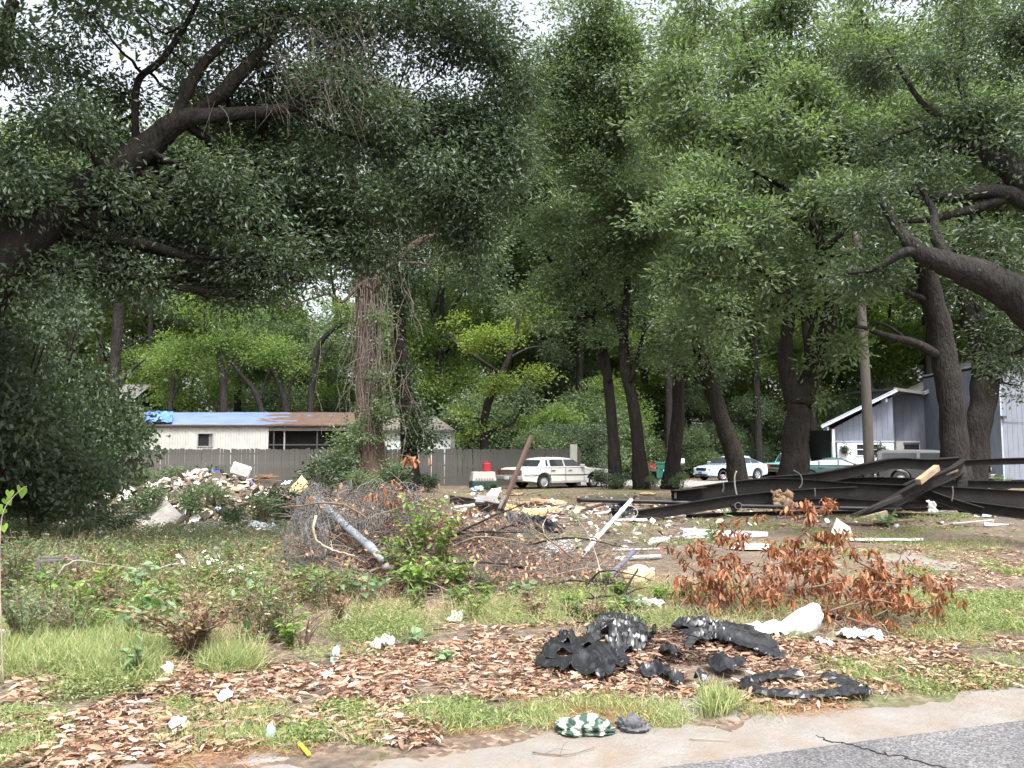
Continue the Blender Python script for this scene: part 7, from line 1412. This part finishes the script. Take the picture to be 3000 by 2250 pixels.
# plastic lattice crate and concrete piece on the left
def crate():
    b = on(165, 1712); t = empty('lattice_crate', b, R(25), 'broken brown lattice plastic crate sunk in the weeds', 'crate'); m = mat('crate_brown', (.16, .14, .135), (.10, .088, .085), .7, 8)
    for z in (.02, .30): 
        for s in (-1, 1): seg_box('rail', Vector((-.2, s*.16, z)), Vector((.2, s*.16, z)), .02, .03, m, t); seg_box('rail', Vector((s*.2, -.15, z)), Vector((s*.2, .15, z)), .02, .03, m, t)
    for x in (-.2, .2):
        for y in (-.16, .16): seg_box('corner_post', Vector((x, y, .0)), Vector((x, y, .33)), .035, .035, m, t, up=Vector((0, 1, 0)))
    for k in range(6):
        for s in (-1, 1): x = -.17+k*.068; seg_box('lattice_bar', Vector((x, -.162, .04)), Vector((min(.19, max(-.19, x+s*.12)), -.162+s*.004, .29)), .008, .016, m, t, bev=0)
crate()
b = on(15, 1892); o = box('concrete_block', -.28, .22, -.09, .09, 0, .12, mat('concrete_pale', (.52, .49, .43), (.40, .375, .33), .95, 5, bump=.6), None, None, .015); o.location = b; o.rotation_euler = (0, .04, .1); tag(o, 'pale concrete kerb piece lying beside the fine-leaved shrub', 'concrete')
# heart-leaved vine at the left edge
b = on(10, 2020); r_ = empty('heart_leaf_vine', b, 0, 'climbing vine with large bright heart-shaped leaves at roadside edge', 'vine'); tb = Tubes(); op, orr = smooth_path([Vector((0, 0, 0)), P(0, 1700, b.y)-b, P(5, 1520, b.y)-b, P(40, 1455, b.y)-b, P(78, 1425, b.y)-b], [.006, .005, .004, .003, .002], 5); tb.add(op, orr, 5); tb.obj('stem', DEADW, r_)
for u, v, s in [(62, 1430, .075), (18, 1462, .055), (8, 1490, .06), (28, 1440, .05), (10, 1540, .05)]:
    hs_ = [(0, .0), (.35, -.28), (.62, -.05), (.55, .35), (.25, .75), (0, 1.05)]; hp_ = hs_+[(-x, y) for x, y in hs_[-2:0:-1]]; bm = bmesh.new(); vs = [bm.verts.new((x*s, .15*abs(x)*s, -y*s)) for x, y in hp_]; bm.faces.new(vs); me_ = from_bm('leaf', bm, leafmat('leaf_heart', [(0, (.18, .30, .06)), (1, (.26, .38, .09))], .4, .5, .3), r_); me_.location = P(u, v, b.y)-b; me_.rotation_euler = (random.gauss(0, .3), random.gauss(0, .5), random.gauss(0, .4))

# ================================================================== GROUND COVER (uncountable)
def zone(n, u0, u1, v0, v1, thr=-.3, freq=1.2, seed=0, fade=True):
    """n points spread evenly over the ground seen between these photograph limits, patchy"""
    out = []; Y0 = on((u0+u1)/2, v1).y; Y1 = on((u0+u1)/2, v0).y; tries = 0
    while len(out) < n and tries < n*8:
        tries += 1
        Y = math.sqrt(random.uniform(Y0*Y0, Y1*Y1)); u = random.uniform(u0, u1); x = (u-1500)/FPX*Y*1.0
        k = noise.noise(Vector((x*freq, Y*freq, seed)))+.5*noise.noise(Vector((x*freq*2.7, Y*freq*2.7, seed+5)))
        if fade:
            e = min(u-u0, u1-u)/(u1-u0)*6; f_ = min(Y-Y0, Y1-Y)/(Y1-Y0)*6; k -= .8*max(0, 1-min(e, f_))
        if k < thr or edge_d(x, Y) < .26+.16*noise.noise(Vector((x*2, Y*2, 1))): continue
        out.append((x, Y, gz(x, Y)))
    return np.array(out, dtype=float).reshape(-1, 3)
def litter(name, zs, m, Lr, asp, nice=True, lift=.03, tilt=.45):
    p = np.concatenate(zs); n = len(p); p[:, 2] += RNG.random(n)*lift+.004; a = RNG.uniform(0, 6.28, n); d = np.stack([np.cos(a), np.sin(a), RNG.normal(0, .18, n)], 1); nn = RNG.normal(size=(n, 3))*tilt+np.array([0, 0, 1]); L = Lr[0]*.7+(Lr[1]*1.3-Lr[0]*.7)*RNG.random(n)**1.7
    tag(leaf_mesh(name, p, d, nn, L, L*RNG.uniform(asp*.75, asp*1.25, n), np.clip(RNG.normal(.50, .32, n), 0, 1), m, None, None, nice, .16, .1, not nice), kind='stuff')
random.seed(19)
litter('leaf_litter', [zone(11000, -60, 1300, 1930, 2190, -.5, 1.0, 1), zone(7500, 1100, 2450, 1870, 2080, -.4, 1.0, 2), zone(4200, 2150, 3080, 1860, 2060, -.25, 1.2, 3), zone(4000, 2250, 3080, 1590, 1880, -.1, .9, 4), zone(1200, -60, 900, 2150, 2260, .0, 1.2, 5), zone(1400, 900, 1900, 1830, 1960, -.1, 1, 6), zone(2500, 1600, 3000, 1500, 1640, .1, .8, 7), zone(1500, 850, 1750, 1600, 1760, -.3, 1, 8)], L_LITTER, (.03, .088), .27, True, .04, .75)
litter('pine_straw', [zone(5200, 1250, 2700, 2040, 2160, -.2, 1.4, 11), zone(3000, -60, 1300, 2150, 2262, .0, 1.4, 12), zone(1500, 2500, 3080, 1960, 2060, 0, 1.4, 13)], L_STRAW, (.05, .12), .025, False, .012, .2)
litter('leaf_litter', [zone(1200, 1900, 2060, 1860, 1950, -1, 1, 21, False), zone(700, 1680, 1900, 1780, 1825, -1, 1, 22, False)], leafmat('mulch', [(0, (.05, .036, .028)), (.6, (.15, .10, .075)), (1, (.30, .21, .15))], 0, .9, .15), (.03, .10), .22, True, .07, .9)
def grass(name, zs, m, Lr, W, lean=.35, sub=1, spread=.025):
    p = np.concatenate(zs)
    if sub > 1: p = np.repeat(p, sub, 0); p[:, :2] += RNG.normal(size=(len(p), 2))*spread
    n = len(p); d = RNG.normal(size=(n, 3))*lean+np.array([0, 0, 1]); nn = RNG.normal(size=(n, 3))*.6+np.array([0, -.4, .8]); L = RNG.uniform(*Lr, n); NLEAF[0] += n
    tag(leaf_mesh(name, p, d, nn, L, W*RNG.uniform(.7, 1.4, n), RNG.random(n), m, None, None, False, .0, .3, True), kind='stuff')
def leafy(name, zs, m, h, Lr, asp, sub=6, spread=.05):
    """low weeds: small leaflets scattered through a shallow height"""
    p = np.repeat(np.concatenate(zs), sub, 0); n = len(p); hh = np.repeat(RNG.uniform(.35, 1, n//sub), sub)
    p[:, :2] += RNG.normal(size=(n, 2))*spread; p[:, 2] += RNG.random(n)**.8*h*hh; a = RNG.uniform(0, 6.28, n); d = np.stack([np.cos(a), np.sin(a), RNG.normal(.35, .4, n)], 1); L = RNG.uniform(*Lr, n); NLEAF[0] += n
    tag(leaf_mesh(name, p, d, RNG.normal(size=(n, 3))*.5+np.array([0, 0, .8]), L, L*asp*RNG.uniform(.7, 1.3, n), np.clip(np.repeat(RNG.random(n//sub), sub)*.6+RNG.random(n)*.4, 0, 1), m, None, None, False, .15, .15), kind='stuff')
L_FINE = leafmat('weed_fine', [(0, (.10, .145, .05)), (.45, (.18, .235, .09)), (.8, (.28, .32, .15)), (1, (.42, .38, .22))], .3, .6, .25)
grass('grass', [zone(2600, -80, 480, 1840, 2020, -.6, 1, 31), zone(600, 380, 800, 1900, 1990, -.2, 1, 32)], L_GRASS, (.06, .26), .004, .75, 9, .07)
grass('grass', [zone(1440, 450, 1280, 2070, 2200, .1, 2.8, 33), zone(672, -60, 260, 2080, 2255, .05, 2.8, 34), zone(880, 1150, 1700, 2040, 2150, .05, 2.8, 35), zone(672, 1550, 2350, 2050, 2130, .1, 2.8, 36), zone(672, 2300, 3080, 1920, 2070, .1, 2.6, 37)], L_GRASS, (.03, .10), .0035, .9, 5, .08)
leafy('weed_cover', [zone(420, 450, 1280, 2060, 2200, .1, 1.6, 33), zone(160, 1150, 1700, 2040, 2150, .05, 1.6, 35), zone(200, 2300, 3080, 1920, 2070, .1, 1.4, 37), zone(160, -60, 260, 2080, 2255, .05, 1.6, 34)], L_FINE, .06, (.015, .04), .4, 16, .06)
grass('grass', [zone(160, 2050, 2130, 2060, 2110, -1, 1, 38, False)], L_GRASS, (.08, .20), .006, .4, 4)
leafy('weed_cover', [zone(1000, 1350, 2350, 1720, 1870, -.05, 1.3, 41), zone(500, 1000, 1750, 1740, 1880, .05, 1.3, 42), zone(420, 2150, 2900, 1760, 1900, .15, 1.3, 43), zone(450, 700, 1300, 1780, 1900, .05, 1.3, 44)], L_FINE, .18, (.014, .038), .30, 13, .10)
grass('grass', [zone(600, 1350, 2350, 1730, 1880, .0, 1.3, 41), zone(300, 1000, 1750, 1760, 1890, .0, 1.3, 42), zone(300, 2150, 2900, 1780, 1910, .1, 1.3, 43)], L_GRASS, (.05, .22), .004, .85, 8, .12)
leafy('weed_cover', [zone(2000, -80, 950, 1540, 1780, -.15, .8, 45)], L_MID, .30, (.02, .07), .45, 16, .12)
leafy('weed_cover', [zone(700, -80, 1000, 1560, 1860, .0, .9, 145)], L_DRY, .35, (.02, .06), .35, 12, .12)
grass('dry_grass', [zone(700, -80, 950, 1560, 1850, -.3, .9, 146)], L_DRY, (.15, .5), .004, .7, 4, .06)
leafy('weed_cover', [zone(1200, -80, 1000, 1680, 1870, .0, .8, 46)], L_FINE, .26, (.02, .06), .45, 16, .09)
leafy('weed_cover', [zone(420, 450, 1150, 1840, 1960, -.1, 1.2, 144), zone(260, 100, 520, 1960, 2060, .1, 1.6, 147)], L_FINE, .14, (.014, .04), .35, 12, .09)
leafy('weed_cover', [zone(900, 1650, 3080, 1520, 1660, .0, .7, 47), zone(700, 2600, 3080, 1640, 1900, .1, .7, 48), zone(700, 1200, 2000, 1432, 1480, -.2, .5, 49), zone(500, 1300, 1750, 1560, 1700, 0, .8, 50)], L_FINE, .10, (.02, .05), .35, 14, .10)
grass('grass', [zone(900, 1650, 3080, 1520, 1660, .0, .7, 47), zone(700, 2600, 3080, 1640, 1900, .1, .7, 48)], L_GRASS, (.04, .12), .006, .7, 8, .06)
grass('dry_grass', [zone(700, 800, 1700, 1680, 1860, -.2, 1, 51), zone(400, 450, 800, 1840, 1960, -.3, 1, 52), zone(900, 1400, 2800, 1680, 1870, -.2, 1, 53)], L_DRY, (.06, .30), .003, .9, 5, .06)
tb = Tubes(); random.seed(23)
for p in np.concatenate([zone(420, -60, 1500, 1900, 2200, -1, 1, 71, False), zone(420, 1300, 3050, 1780, 2080, -1, 1, 72, False), zone(260, 900, 3050, 1530, 1780, -1, 1, 73, False)]):
    L = random.uniform(.08, .38); a = random.uniform(0, 6.28); e = Vector((p[0]+math.cos(a)*L, p[1]+math.sin(a)*L, 0)); e.z = gz(e.x, e.y)+random.uniform(.01, .05); q = Vector(p)+Vector((0, 0, random.uniform(.015, .04))); r = random.uniform(.0015, .004)
    tb.add([q, (q+e)/2+Vector((random.gauss(0, .02), random.gauss(0, .02), .012)), e], [r, r, r*.5], 4, 0, False)
tag(tb.obj('twig_litter', mat('twig_litter', (.34, .28, .22), (.14, .11, .085), .9, 5)), kind='stuff')
# weeds and saplings along the fence foot and round the trunks
GF = 'small shrubs growing along the fence foot'
random.seed(4)
fp = shrub_proto('small_shrub', 'small leafy shrub growing at the fence foot or tree bases', GF, 1.3, .7, L_MID, 61, .10, 1.2, 6, TWIG, clump=.14)
fp2 = shrub_proto('small_shrub', 'small leafy shrub growing at the fence foot or tree bases', GF, 1.0, .8, L_DARK, 62, .10, 1.2, 6, TWIG, clump=.14)
k = 0
for u, Y, s in [(430, 36, 1), (620, 33, 1.1), (980, 32, 1.6), (1060, 31, 1.1), (1150, 33, 1.2), (700, 26.5, .7), (520, 26, 1.0), (1820, 38.5, .8), (1770, 39, .8), (1905, 38.5, .6), (1995, 38.5, .6), (1440, 36, .4), (2230, 38, .5), (560, 19.5, .6), (450, 19, .7), (780, 19, .7), (820, 20, .9), (700, 18.5, .5), (620, 20.5, .5), (340, 17, .6), (250, 15, .5), (880, 17.5, .7), (1900, 55, .6), (1870, 54.5, .8), (1250, 36, .7)]:
    o = (fp, fp2)[k] if k < 2 else copy_tree(random.choice((fp, fp2))); k += 1; o['label'] = 'small leafy shrub '+('around the rubble heap' if Y < 27 else 'at the picket fence foot' if u < 1500 else 'by the street behind the trunks' if Y > 50 else 'at the bases of the slender oak trunks')
    q = P(u, 1332, Y); o.location = (q.x, Y, gz(q.x, Y)); o.scale = (s, s, s*random.uniform(.8, 1.2)); o.rotation_euler = (0, 0, random.uniform(0, 6.28))
